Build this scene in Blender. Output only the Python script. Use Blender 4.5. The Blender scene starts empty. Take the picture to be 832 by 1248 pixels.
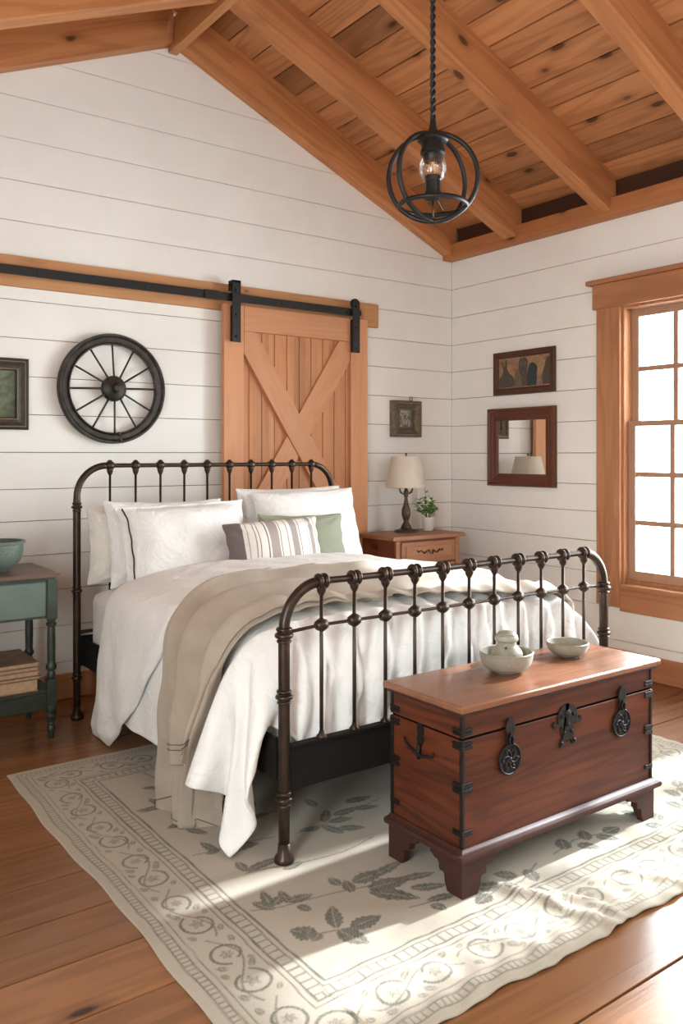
import bpy, bmesh, math, random
import numpy as np
from mathutils import Matrix, Vector
PI = math.pi
sc = bpy.context.scene
COL = sc.collection
random.seed(7)
EXPOSURE = 2.45
WORLD = 5.0
SUN = 3.1
GHOLE = (1.9, 2.6, 2.709, 3.165)  # unseen opening added high in the front gable to brighten the room
RIDGES = [(2.01, 1.90, 2.10, 1.49, .030, .022), (2.11, 1.78, 2.19, 1.49, .024, .014), (1.80, 1.70, 1.86, 1.49, .030, .010), (2.42, 1.70, 2.50, 1.49, .026, .012), (1.55, 1.66, 1.60, 1.49, .030, .008)]


# ------------------------------------------------------------------ camera
H = 1.40
cam_d = bpy.data.cameras.new('camera')
cam = bpy.data.objects.new('camera', cam_d); COL.objects.link(cam)
cam.location = (0, 0, H)
cam.rotation_euler = (PI/2, 0, -0.631)
cam_d.sensor_fit = 'VERTICAL'; cam_d.sensor_height = 36.0
cam_d.lens = 1020.0/1248.0*36.0
cam_d.shift_y = -(624.0-555.0)/1248.0
cam_d.clip_start = 0.05
sc.camera = cam

# ------------------------------------------------------------------ sky, sun, windows' light, exposure
sc.view_settings.view_transform = 'Standard'
sc.view_settings.look = 'None'
sc.view_settings.gamma = 1.0
sc.view_settings.use_curve_mapping = False
sc.view_settings.exposure = EXPOSURE
sc.cycles.use_denoising = True
try: sc.cycles.denoiser = 'OPENIMAGEDENOISE'
except Exception: pass
sc.cycles.max_bounces = 8; sc.cycles.diffuse_bounces = 5; sc.cycles.transparent_max_bounces = 16
sc.cycles.glossy_bounces = 4; sc.cycles.caustics_reflective = False; sc.cycles.caustics_refractive = False
sc.cycles.sample_clamp_indirect = 6.0
w = bpy.data.worlds.new('sky'); sc.world = w; w.use_nodes = True
wt = w.node_tree; bg = wt.nodes['Background']
bg.inputs[0].default_value = (0.88, 0.98, 1.0, 1); bg.inputs[1].default_value = WORLD
sun_d = bpy.data.lights.new('sun', 'SUN'); sun = bpy.data.objects.new('sun', sun_d); COL.objects.link(sun)
sun_dir = Vector((-1.0, 0.075, -0.64))
sun.rotation_euler = sun_dir.to_track_quat('-Z', 'Y').to_euler()
sun.location = (7, 2, 5)
sun_d.energy = SUN; sun_d.angle = math.radians(2.2); sun_d.color = (0.86, 0.94, 1.0)
XR, YB, XL, YF = 4.617, 4.84, -0.75, -1.1       # right wall, gable wall, left wall, wall behind the camera
RX, RZ, SL = 2.23, 3.945, 0.43                  # ridge line and roof slope (underside of the rafters)
WINS = [(2.36, 3.276), (1.30, 2.22), (0.24, 1.16)]   # openings in the right wall, along Y
WZ0, WZ1 = 0.574, 2.36
pd = bpy.data.lights.new('window_portal', 'AREA'); po = bpy.data.objects.new('window_portal', pd); COL.objects.link(po)
pd.shape = 'RECTANGLE'; pd.size = WZ1-WZ0; pd.size_y = .7; pd.cycles.is_portal = True
po.location = (XL-.10, .65, (WZ0+WZ1)/2); po.rotation_euler = (0, -PI/2, 0)  # portal of the added left-wall opening, out of view
for (y0, y1) in WINS:
    pd = bpy.data.lights.new('window_portal', 'AREA'); po = bpy.data.objects.new('window_portal', pd); COL.objects.link(po)
    pd.shape = 'RECTANGLE'; pd.size = WZ1-WZ0; pd.size_y = y1-y0; pd.cycles.is_portal = True
    po.location = (XR+0.10, (y0+y1)/2, (WZ0+WZ1)/2); po.rotation_euler = (0, PI/2, 0)

# ------------------------------------------------------------------ material helpers
class NT:
    def __init__(s, name):
        s.m = bpy.data.materials.new(name); s.m.use_nodes = True
        s.t = s.m.node_tree; s.b = s.t.nodes['Principled BSDF']
    def n(s, typ, **kw):
        nd = s.t.nodes.new(typ)
        for k, v in kw.items(): setattr(nd, k, v)
        return nd
    def l(s, a, b): s.t.links.new(a, b)
    def val(s, sock, v):
        if isinstance(v, (int, float)): sock.default_value = v
        elif isinstance(v, (tuple, list)):
            sock.default_value = tuple(v) if len(v) == len(sock.default_value) else tuple(v)+(1,)
        else: s.l(v, sock)
    def math(s, op, a, b=0.0, c=0.0):
        nd = s.n('ShaderNodeMath', operation=op)
        s.val(nd.inputs[0], a); s.val(nd.inputs[1], b); s.val(nd.inputs[2], c)
        return nd.outputs[0]
    def mix(s, f, a, b, blend='MIX'):
        nd = s.n('ShaderNodeMix', data_type='RGBA', blend_type=blend)
        s.val(nd.inputs[0], f); s.val(nd.inputs[6], a); s.val(nd.inputs[7], b)
        return nd.outputs[2]
    def mapping(s, vec, scale=(1,1,1), loc=(0,0,0)):
        nd = s.n('ShaderNodeMapping'); s.l(vec, nd.inputs[0]); nd.inputs[3].default_value = scale; nd.inputs[1].default_value = loc
        return nd.outputs[0]
    def noise(s, vec, scale, detail=4, rough=.55, dist=0.0):
        nd = s.n('ShaderNodeTexNoise'); s.l(vec, nd.inputs['Vector']); nd.inputs['Scale'].default_value = scale
        nd.inputs['Detail'].default_value = detail; nd.inputs['Roughness'].default_value = rough; nd.inputs['Distortion'].default_value = dist
        return nd.outputs['Fac']
    def ramp(s, f, a, b, lo=0.0, hi=1.0, smooth=True):
        nd = s.n('ShaderNodeMapRange'); 
        if smooth: nd.interpolation_type = 'SMOOTHSTEP'
        s.val(nd.inputs[0], f); nd.inputs[1].default_value = a; nd.inputs[2].default_value = b
        nd.inputs[3].default_value = lo; nd.inputs[4].default_value = hi
        return nd.outputs[0]
    def bump(s, h, strength, dist=0.002):
        nd = s.n('ShaderNodeBump'); nd.inputs['Strength'].default_value = strength; nd.inputs['Distance'].default_value = dist
        s.l(h, nd.inputs['Height']); s.l(nd.outputs[0], s.b.inputs['Normal'])
    def obj(s): return s.n('ShaderNodeTexCoord').outputs['Object']

def wood(name, base, dark, axis=0, rough=.55, knots=.5, plank=None, var=.25, grain=.5, knotcol=None, scale=1.0, spec=.3):
    """procedural timber: rings, fine grain, knots; plank=(axis, width, offset) varies each board"""
    t = NT(name); co = t.obj()
    if plank:
        sep = t.n('ShaderNodeSeparateXYZ'); t.l(co, sep.inputs[0])
        idx = t.math('FLOOR', t.math('DIVIDE', t.math('SUBTRACT', sep.outputs[plank[0]], plank[2]), plank[1]))
        wn = t.n('ShaderNodeTexWhiteNoise', noise_dimensions='1D'); t.l(idx, wn.inputs['W'])
        ad = t.n('ShaderNodeVectorMath', operation='MULTIPLY_ADD'); t.l(wn.outputs['Color'], ad.inputs[0]); ad.inputs[1].default_value = (37, 23, 41); t.l(co, ad.inputs[2])
        vec = ad.outputs[0]; rnd = wn.outputs['Value']
    else:
        vec = co; oi = t.n('ShaderNodeObjectInfo'); rnd = oi.outputs['Random']
        ad = t.n('ShaderNodeVectorMath', operation='MULTIPLY_ADD')
        cb = t.n('ShaderNodeCombineXYZ'); t.l(rnd, cb.inputs[0]); t.l(rnd, cb.inputs[1]); t.l(rnd, cb.inputs[2])
        t.l(cb.outputs[0], ad.inputs[0]); ad.inputs[1].default_value = (37, 23, 41); t.l(co, ad.inputs[2]); vec = ad.outputs[0]
    def sca(al, ac):
        v = [ac*scale]*3; v[axis] = al*scale; return tuple(v)
    rings = t.noise(t.mapping(vec, sca(.55, 6)), 1.0, 2, .5, .3)
    rg = t.math('SINE', t.math('MULTIPLY', rings, 46.0))
    rg = t.ramp(rg, -.6, 1.0)
    fine = t.noise(t.mapping(vec, sca(3, 110)), 1.0, 5, .65)
    broad = t.noise(t.mapping(vec, sca(.8, 9)), 1.0, 3, .6)
    f = t.math('ADD', t.math('MULTIPLY', rg, .38*grain), t.math('MULTIPLY', fine, .75*grain))
    f = t.math('ADD', f, t.math('MULTIPLY', t.math('SUBTRACT', broad, .5), 1.1*grain))
    f = t.math('SUBTRACT', f, .18)
    col = t.mix(t.ramp(f, 0, 1, 0, 1, False), base, dark)
    vo = t.n('ShaderNodeTexVoronoi'); t.l(t.mapping(vec, sca(2.6, 5.6)), vo.inputs['Vector']); vo.inputs['Scale'].default_value = 1.0
    nz = t.noise(t.mapping(vec, sca(8, 20)), 1.0, 3)
    d = t.math('ADD', vo.outputs['Distance'], t.math('MULTIPLY', t.math('SUBTRACT', nz, .5), .12))
    k = t.ramp(d, .075, .14, 1.0, 0.0)
    halo = t.ramp(d, .10, .30, .45, 0.0)
    kc = knotcol or tuple(c*.22 for c in dark[:3])
    sp = t.n('ShaderNodeSeparateColor'); t.l(vo.outputs['Color'], sp.inputs[0])
    sel = t.math('LESS_THAN', sp.outputs[0], knots)
    col = t.mix(t.math('MULTIPLY', halo, sel), col, dark)
    col = t.mix(t.math('MULTIPLY', t.math('MULTIPLY', k, sel), .85), col, kc)
    br = t.ramp(rnd, 0, 1, 1-var, 1+var*.6, False)
    hs = t.n('ShaderNodeHueSaturation'); t.l(col, hs.inputs['Color']); t.l(br, hs.inputs['Value'])
    t.l(hs.outputs[0], t.b.inputs['Base Color'])
    t.b.inputs['Roughness'].default_value = rough; t.b.inputs['Specular IOR Level'].default_value = spec
    t.bump(t.math('ADD', fine, t.math('MULTIPLY', rg, .3)), .25, .0015)
    return t.m

def plain(name, col, rough=.5, metal=0.0, spec=.5, bump=None, var=0.0, vscale=4, trans=0.0, sheen=0.0):
    t = NT(name)
    if var:
        nz = t.noise(t.obj(), vscale, 4)
        c = t.mix(t.ramp(nz, .3, .7), tuple(x*(1-var) for x in col), tuple(min(1, x*(1+var)) for x in col)); t.l(c, t.b.inputs['Base Color'])
    else: t.b.inputs['Base Color'].default_value = tuple(col)+(1,)
    t.b.inputs['Roughness'].default_value = rough; t.b.inputs['Metallic'].default_value = metal
    t.b.inputs['Specular IOR Level'].default_value = spec
    if sheen: t.b.inputs['Sheen Weight'].default_value = sheen
    if bump: t.bump(t.noise(t.obj(), bump[0], 3), bump[1], bump[2])
    return t.m

def fabric(name, col, weave=900, strength=.25, var=.05, rough=.9, crease=0.0):
    t = NT(name); co = t.obj()
    w1 = t.noise(t.mapping(co, (weave, weave*.15, weave*.15)), 1.0, 1); w2 = t.noise(t.mapping(co, (weave*.15, weave, weave)), 1.0, 1)
    h = t.math('ADD', w1, w2)
    big = t.noise(co, 9, 3)
    c = t.mix(t.ramp(big, .3, .7), tuple(x*(1-var) for x in col), col)
    t.l(c, t.b.inputs['Base Color']); t.b.inputs['Roughness'].default_value = rough; t.b.inputs['Specular IOR Level'].default_value = .15
    t.b.inputs['Sheen Weight'].default_value = .15
    t.bump(h, strength, .0012)
    if crease:
        b1 = t.b.inputs['Normal'].links[0].from_node
        c1 = t.noise(t.mapping(co, (5, 9, 6)), 1.0, 3, .5, 1.6); c2 = t.noise(t.mapping(co, (16, 10, 14)), 1.0, 2, .5, 1.0)
        r1 = t.math('ABSOLUTE', t.math('SUBTRACT', c1, .5)); r1 = t.ramp(r1, 0, .12)
        b2 = t.n('ShaderNodeBump'); b2.inputs['Strength'].default_value = crease; b2.inputs['Distance'].default_value = .012
        t.l(t.math('ADD', r1, c2), b2.inputs['Height']); t.l(b2.outputs[0], b1.inputs['Normal'])
    return t.m

# ------------------------------------------------------------------ mesh helpers
WM = {}
class MB:
    def __init__(s): s.v = []; s.f = []
    def add(s, vs, fs):
        o = len(s.v); s.v += [tuple(p) for p in vs]; s.f += [tuple(i+o for i in f) for f in fs]; return s
    def box(s, x0, x1, y0, y1, z0, z1):
        return s.add([(x0,y0,z0),(x1,y0,z0),(x1,y1,z0),(x0,y1,z0),(x0,y0,z1),(x1,y0,z1),(x1,y1,z1),(x0,y1,z1)],
                     [(0,3,2,1),(4,5,6,7),(0,1,5,4),(1,2,6,5),(2,3,7,6),(3,0,4,7)])
    def lathe(s, prof, c=(0,0,0), axis='z', n=28, sx=1.0, sy=1.0):
        """prof: list of (radius, height)"""
        vs = []; fs = []; m = len(prof)
        for (r, h) in prof:
            for k in range(n):
                a = 2*PI*k/n; x, y = r*math.cos(a)*sx, r*math.sin(a)*sy
                p = (x, y, h) if axis == 'z' else ((h, x, y) if axis == 'x' else (y, h, x))
                vs.append((p[0]+c[0], p[1]+c[1], p[2]+c[2]))
        for i in range(m-1):
            for k in range(n):
                k2 = (k+1) % n; fs.append((i*n+k, i*n+k2, (i+1)*n+k2, (i+1)*n+k))
        if prof[0][0] > 1e-5: fs.append(tuple(range(n-1, -1, -1)))
        if prof[-1][0] > 1e-5: fs.append(tuple((m-1)*n+k for k in range(n)))
        return s.add(vs, fs)
    def tube(s, pts, r, n=10, closed=False):
        pts = [Vector(p) for p in pts]; m = len(pts)
        rr = r if isinstance(r, (list, tuple)) else [r]*m
        up = None; vs = []; fs = []
        for i, p in enumerate(pts):
            if closed: d = (pts[(i+1) % m]-pts[i-1])
            else: d = pts[min(i+1, m-1)]-pts[max(i-1, 0)]
            d.normalize()
            if up is None:
                up = Vector((0,0,1)) if abs(d.z) < .9 else Vector((1,0,0))
            up = (up-d*up.dot(d)); up.normalize(); b = d.cross(up)
            for k in range(n):
                a = 2*PI*k/n; vs.append(p+(up*math.cos(a)+b*math.sin(a))*rr[i])
        for i in range(m if closed else m-1):
            j = (i+1) % m
            for k in range(n):
                k2 = (k+1) % n; fs.append((i*n+k, i*n+k2, j*n+k2, j*n+k))
        if not closed:
            fs.append(tuple(range(n-1, -1, -1))); fs.append(tuple((m-1)*n+k for k in range(n)))
        return s.add(vs, fs)
    def prism(s, poly, a, b, plane='xz'):
        """poly of 2-D points extruded between a and b along the remaining axis"""
        n = len(poly)
        def P(u, v, w_):
            return (u, w_, v) if plane == 'xz' else ((w_, u, v) if plane == 'yz' else (u, v, w_))
        vs = [P(u, v, a) for u, v in poly]+[P(u, v, b) for u, v in poly]
        fs = [tuple(range(n)), tuple(range(2*n-1, n-1, -1))]+[(i, i+n, (i+1) % n+n, (i+1) % n) for i in range(n)]
        return s.add(vs, fs)
    def ball(s, c, r, n=14, sc_=(1,1,1)):
        prof = [(r*math.sin(PI*i/n), -r*math.cos(PI*i/n)) for i in range(n+1)]
        o = len(s.v); s.lathe([(max(p[0], 1e-6), p[1]) for p in prof], (0,0,0), n=18)
        for i in range(o, len(s.v)):
            x, y, z = s.v[i]; s.v[i] = (x*sc_[0]+c[0], y*sc_[1]+c[1], z*sc_[2]+c[2])
        return s
    def build(s, name, mat, parent=None, M=None, smooth=False, bevel=0.0, seg=2, solid=0.0, sub=0, auto=False):
        me = bpy.data.meshes.new(name); me.from_pydata(s.v, [], s.f)
        bm = bmesh.new(); bm.from_mesh(me)
        bmesh.ops.recalc_face_normals(bm, faces=bm.faces)
        bm.to_mesh(me); bm.free()
        return link(name, me, mat, parent, M, smooth, bevel, seg, solid, sub, auto)

def link(name, me, mat, parent=None, M=None, smooth=False, bevel=0.0, seg=2, solid=0.0, sub=0, auto=False):
    for m_ in (mat if isinstance(mat, (list, tuple)) else [mat]): me.materials.append(m_)
    if smooth or auto: me.polygons.foreach_set('use_smooth', [True]*len(me.polygons))
    if auto:
        try: me.set_sharp_from_angle(angle=math.radians(38))
        except Exception: pass
    o = bpy.data.objects.new(name, me); COL.objects.link(o)
    M = M or Matrix.Identity(4); WM[o.name] = M
    if parent is not None:
        o.parent = parent; o.matrix_parent_inverse = WM[parent.name].inverted()
    o.matrix_basis = M
    if bevel:
        b = o.modifiers.new('bevel', 'BEVEL'); b.width = bevel; b.segments = seg; b.limit_method = 'ANGLE'; b.angle_limit = math.radians(40)
    if solid:
        so = o.modifiers.new('solid', 'SOLIDIFY'); so.thickness = solid; so.offset = 0
    if sub:
        su = o.modifiers.new('sub', 'SUBSURF'); su.levels = sub; su.render_levels = sub
    return o

def tag(o, label=None, cat=None, group=None, kind=None):
    if label: o['label'] = label
    if cat: o['category'] = cat
    if group: o['group'] = group
    if kind: o['kind'] = kind
    return o
def thing(name, loc, label, cat, group=None, rz=0.0):
    o = bpy.data.objects.new(name, None); COL.objects.link(o)
    M = Matrix.Translation(loc) @ Matrix.Rotation(rz, 4, 'Z'); WM[o.name] = M; o.matrix_basis = M
    return tag(o, label, cat, group)
def struct(o): o['kind'] = 'structure'; return o
def copy_tree(o, parent=None, M=None, label=None):
    c = o.copy(); COL.objects.link(c)
    if parent is not None: c.parent = parent
    if M is not None: c.matrix_basis = M
    WM[c.name] = M or WM[o.name]
    if label: c['label'] = label
    for ch in [x for x in COL.objects if x.parent == o]: copy_tree(ch, c)
    return c

# ------------------------------------------------------------------ materials
M_wall = plain('white_painted_boards', (.87, .85, .81), .55, spec=.3, var=.02, vscale=3, bump=(60, .06, .002))
M_gap = plain('dark_gap', (.10, .075, .05), .9, spec=0)
M_floor = wood('oiled_floorboards', (.28, .118, .046), (.085, .029, .011), 0, .24, .4, (1, .245, 3.285-.245*30), .3, .55, spec=.5)
M_plank = wood('ceiling_boards', (.53, .235, .10), (.21, .070, .027), 1, .5, .9, (0, .185, 0), .34, .75)
M_beam = wood('beam_timber', (.56, .235, .092), (.25, .082, .03), 0, .5, .6, None, .12, .7)
M_plate = wood('plate_timber', (.50, .20, .075), (.28, .095, .035), 1, .55, .5, None, .1, .55)
M_block = wood('dark_blocking', (.07, .028, .015), (.035, .014, .008), 1, .6, .2, None, .1, .5)  # shade of the recess above the wall plate, put into the board colour
M_trimx = wood('pine_board_along', (.60, .30, .135), (.36, .15, .058), 0, .55, .6, None, .1, .5)
M_trimy = wood('window_trim_along', (.46, .205, .098), (.27, .105, .048), 1, .5, .35, None, .08, .75)
M_trimz = wood('window_trim_upright', (.50, .235, .115), (.30, .115, .052), 2, .5, .6, None, .08, .85)
M_sash = wood('sash_timber', (.40, .235, .15), (.28, .15, .09), 2, .5, .0, None, .05, .3)
M_doorz = wood('door_timber_upright', (.62, .30, .155), (.38, .155, .068), 2, .55, .45, None, .08, .45)
M_doorx = wood('door_timber_rail', (.62, .30, .155), (.38, .155, .068), 0, .55, .35, None, .08, .45)
M_doorp = wood('door_timber_panel', (.56, .26, .125), (.32, .12, .05), 2, .6, .55, (0, .098, 2.70), .16, .5)
M_iron = plain('bronzed_iron', (.050, .031, .022), .33, .6, .5, var=.2, vscale=14, bump=(160, .12, .002))
M_black = plain('black_iron', (.022, .021, .021), .45, .5, .5, bump=(120, .15, .002))
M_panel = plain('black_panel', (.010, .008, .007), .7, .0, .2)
M_wheelrim = plain('dark_wheel_iron', (.05, .042, .037), .5, .55, .5, var=.4, vscale=20, bump=(90, .2, .003))
M_chest = wood('chest_redwood', (.115, .027, .010), (.028, .007, .004), 0, .42, .2, (2, .098, .2), .2, 1.0, spec=.35, scale=1.6)
M_chesty = wood('chest_redwood_side', (.12, .028, .010), (.03, .008, .004), 1, .42, .2, (2, .098, .2), .2, 1.0, spec=.35, scale=1.6)
M_chesttop = wood('chest_top_wood', (.25, .105, .055), (.10, .036, .018), 0, .24, .2, None, .05, .55, spec=.6)
M_chestbase = wood('chest_base_wood', (.05, .018, .012), (.022, .009, .006), 0, .55, .1, None, .05, .5, spec=.3)
M_hard = plain('pitted_black_hardware', (.012, .010, .009), .5, .5, .5, bump=(240, .6, .003))
M_white = fabric('white_linen', (.86, .855, .84), crease=.24)
M_duvet = fabric('white_cotton_duvet', (.87, .86, .84), 700, .15, .02, crease=.24)
M_sheet = fabric('white_fitted_sheet', (.82, .80, .76), 700, .12, .03)
M_ivory = fabric('ivory_linen', (.78, .765, .70), crease=.22)
M_green = fabric('sage_linen', (.31, .335, .25), 500, .4, .08)
M_throw = fabric('oatmeal_wool', (.42, .345, .275), 260, .8, .12)
M_pipe = plain('charcoal_piping', (.03, .03, .032), .8)
M_ntop = wood('brown_table_top', (.17, .105, .078), (.08, .045, .033), 0, .45, .2, None, .05, .5)
M_ngreen = plain('green_painted_wood', (.055, .078, .064), .45, var=.18, vscale=9, bump=(40, .1, .002))
M_ndark = plain('worn_dark_green_wood', (.026, .036, .027), .4, var=.3, vscale=16)
M_pine = wood('bedside_pine', (.42, .20, .11), (.25, .10, .05), 0, .45, .3, None, .05, .5)
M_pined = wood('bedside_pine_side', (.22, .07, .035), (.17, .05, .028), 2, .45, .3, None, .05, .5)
M_paper = plain('aged_paper', (.50, .34, .21), .85, var=.12, vscale=60)
M_cover = plain('worn_brown_cover', (.20, .135, .09), .7, var=.2, vscale=20)
M_cover2 = plain('tan_cover', (.34, .22, .14), .7, var=.15, vscale=20)
M_bowlg = plain('speckled_green_glaze', (.135, .175, .15), .35, var=.2, vscale=120)
M_bowlin = plain('dark_green_glaze', (.07, .10, .085), .4)
M_stone = plain('grey_stoneware', (.27, .245, .19), .5, var=.1, vscale=90)
M_stonein = plain('pale_stoneware_glaze', (.33, .305, .245), .4)
M_shade = fabric('linen_lampshade', (.70, .64, .55), 500, .4, .05)
M_bronze = plain('aged_bronze', (.105, .075, .055), .42, .8, .5, var=.3, vscale=60, bump=(130, .5, .003))
M_pot = plain('white_clay_pot', (.74, .70, .66), .6, var=.05, vscale=30)
M_soil = plain('potting_soil', (.05, .035, .025), .95)
M_leaf = plain('fresh_green_leaf', (.14, .30, .05), .5, var=.35, vscale=40)
M_stem = plain('plant_stem', (.13, .20, .06), .6)
M_dframe = wood('dark_walnut_frame', (.085, .035, .022), (.045, .018, .012), 1, .42, .1, None, .05, .4)
M_mframe = wood('mahogany_mirror_frame', (.125, .042, .024), (.06, .020, .012), 1, .4, .1, None, .05, .4)
M_gframe = plain('antique_gilt_frame', (.155, .115, .075), .5, .35, .5, var=.25, vscale=40)
M_bframe = plain('ebonised_frame', (.048, .036, .028), .42, .1, .5, var=.2, vscale=30)
M_gilt = plain('dull_gilt_bead', (.21, .165, .115), .5, .4)
M_mirror = NT('mirror_silvering').m
_b = M_mirror.node_tree.nodes['Principled BSDF']; _b.inputs['Metallic'].default_value = 1; _b.inputs['Roughness'].default_value = .01; _b.inputs['Base Color'].default_value = (.93, .95, .93, 1)
def glassmat(name, ref=.06):
    t = NT(name); tr = t.n('ShaderNodeBsdfTransparent'); gl = t.n('ShaderNodeBsdfGlossy'); gl.inputs['Roughness'].default_value = .02
    lw = t.n('ShaderNodeLayerWeight'); lw.inputs[0].default_value = .25; mx = t.n('ShaderNodeMixShader')
    t.l(t.math('ADD', t.math('MULTIPLY', lw.outputs['Fresnel'], .6), ref*.3), mx.inputs[0]); t.l(tr.outputs[0], mx.inputs[1]); t.l(gl.outputs[0], mx.inputs[2])
    t.l(mx.outputs[0], t.t.nodes['Material Output'].inputs[0]); return t.m
M_glass = glassmat('window_glass'); M_bulb = glassmat('bulb_glass', .3)
M_fil = plain('amber_filament', (.75, .42, .16), .35, .6)
M_grass = plain('distant_ground', (.55, .6, .5), .9)
# ------------------------------------------------------------------ room shell
BZ = [3.88, 3.64, 3.402, 3.165, 2.935, 2.709, 2.485, 2.268, 2.057, 1.843, 1.630, 1.417, 1.210, 1.030, .834, .63, .42, .21]
G = .0035
OFF = .245
def roofz(x): return RZ+OFF-SL*abs(x-RX)
def board_bands():
    zs = [4.2]+BZ+[0.0]
    return [(zs[i+1], zs[i]) for i in range(len(zs)-1)]
def halfplane(p, lim, side):
    o = []
    ok = lambda q: (q[0]-lim)*side >= 0
    for i in range(len(p)):
        A, B = p[i-1], p[i]
        if ok(A) != ok(B): o.append((lim, A[1]+(B[1]-A[1])*(lim-A[0])/(B[0]-A[0])))
        if ok(B): o.append(B)
    return o
def gable_wall(name, y0, y1, ins, hole=None):
    b = MB()
    for (z0, z1) in board_bands():
        z0_, z1_ = z0+G/2, z1-G/2
        # clip each board under the roof slope
        poly = []
        def xlim(z): return XL, XR
        pts = [(XL, z0_), (XR, z0_), (XR, min(z1_, roofz(XR)))]
        if z1_ <= roofz(XR): pts = [(XL-.0, z0_), (XR, z0_), (XR, z1_), (XL, z1_)]
        else:
            def xr(z): return RX+(RZ+OFF-z)/SL
            def xl(z): return RX-(RZ+OFF-z)/SL
            if xr(z0_) <= RX+.02: continue
            r0, r1 = min(XR, xr(z0_)), min(XR, xr(z1_)); l0, l1 = max(XL, xl(z0_)), max(XL, xl(z1_))
            pts = [(l0, z0_), (r0, z0_)]
            if r0 == XR and r1 < XR: pts.append((XR, roofz(XR)))
            if xr(z1_) > RX: pts += [(r1, z1_), (l1, z1_)]
            else: pts.append((RX, RZ+OFF))
            if l0 == XL and l1 > XL: pts.append((XL, roofz(XL)))
        if hole and z0 >= hole[2]-.001 and z1 <= hole[3]+.001:
            for q in (halfplane(pts, hole[0], -1), halfplane(pts, hole[1], 1)):
                if len(q) > 2: b.prism(q, y0, y1, 'xz')
        else: b.prism(pts, y0, y1, 'xz')
    o = struct(b.build(name, M_wall, bevel=.0012, seg=1))
    d = .012 if ins > 0 else -.012
    g = MB().box(XL-.1, XR+.1, y0+.012, y1+.12, -.05, roofz(RX)) if ins > 0 else MB().box(XL-.1, XR+.1, y0-.12, y1-.012, -.05, roofz(RX))
    if hole:
        g = MB(); ya_, yb_ = y0-.12, y1-.012; t_ = roofz(RX)
        g.box(XL-.1, XR+.1, ya_, yb_, -.05, hole[2]); g.box(XL-.1, XR+.1, ya_, yb_, hole[3], t_)
        g.box(XL-.1, hole[0], ya_, yb_, hole[2], hole[3]); g.box(hole[1], XR+.1, ya_, yb_, hole[2], hole[3])
    g.build('board_backing', M_gap, o)
    return o
gable_wall('wall_back', YB, YB+.022, 1)

def side_wall(name, x0, x1, wins, back):
    b = MB(); top = roofz(XR if x0 > 0 else XL)
    ya, yb = YF-.1, YB
    for (z0, z1) in board_bands():
        z0_, z1_ = z0+G/2, min(z1-G/2, top)
        if z0_ >= top: continue
        segs = [(ya, yb, z0_, z1_)]
        for (w0, w1) in wins:
            ns = []
            for (a, c, p, q) in segs:
                if q <= WZ0 or p >= WZ1 or w1 <= a or w0 >= c: ns.append((a, c, p, q)); continue
                if w1 < c: ns.append((w1, c, p, q))
                if w0 > a: ns.append((a, w0, p, q))
                if p < WZ0: ns.append((max(a, w0), min(c, w1), p, WZ0))
                if q > WZ1: ns.append((max(a, w0), min(c, w1), WZ1, q))
            segs = ns
        for (a, c, p, q) in segs:
            if c-a > .001 and q-p > .001: b.box(x0, x1, a, c, p, q)
    o = struct(b.build(name, M_wall, bevel=.0012, seg=1))
    # solid core of the wall behind the boards, with the same openings
    g = MB(); c0, c1 = back
    ys = sorted([ya]+[v for w_ in wins for v in w_]+[yb+.1])
    if wins:
        g.box(c0, c1, ya, yb+.1, -.05, WZ0); g.box(c0, c1, ya, yb+.1, WZ1, top)
        prev = ya
        for (w0, w1) in sorted(wins): g.box(c0, c1, prev, w0, WZ0, WZ1); prev = w1
        g.box(c0, c1, prev, yb+.1, WZ0, WZ1)
    else: g.box(c0, c1, ya, yb+.1, -.05, top)
    g.build('board_backing', M_gap, o)
    return o
side_wall('wall_right', XR, XR+.022, WINS, (XR+.012, XR+.12))
side_wall('wall_left', XL-.022, XL, [(.3, 1.0)], (XL-.12, XL-.012))  # unseen opening added in this wall for extra daylight

# floor: long boards with fine open joints
b = MB(); y = 3.285-.245*19; k = 0
while y < YB+.05:
    x = XL-.1
    rnd = random.Random(k)
    cuts = sorted([rnd.uniform(0, 1.1), rnd.uniform(2.9, 4.4)]) if k % 3 == 1 else []
    xs = [XL-.05]+[c for c in cuts if c > 4.0]+[XR+.05]
    for i in range(len(xs)-1): b.box(xs[i]+.001, xs[i+1]-.001, y+.0038, min(y+.245, YB+.04)-.0038, -.03, 0)
    y += .245; k += 1
fl = struct(b.build('floor', M_floor, bevel=.0015, seg=1))
MB().box(XL-.1, XR+.1, YF-.1, YB+.1, -.09, -.014).build('sub_floor', M_gap, fl)

# baseboards
def base(name, m_, *bx):
    return struct(MB().box(*bx).build(name, m_, bevel=.006))
base('baseboard_back', M_trimx, XL, XR-.018, YB-.018, YB, 0.001, .145)
base('baseboard_right', M_trimy, XR-.018, XR, YF, YB, 0.001, .155)
base('baseboard_left', M_trimy, XL, XL+.018, YF, YB-.018, 0.001, .145)

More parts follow.
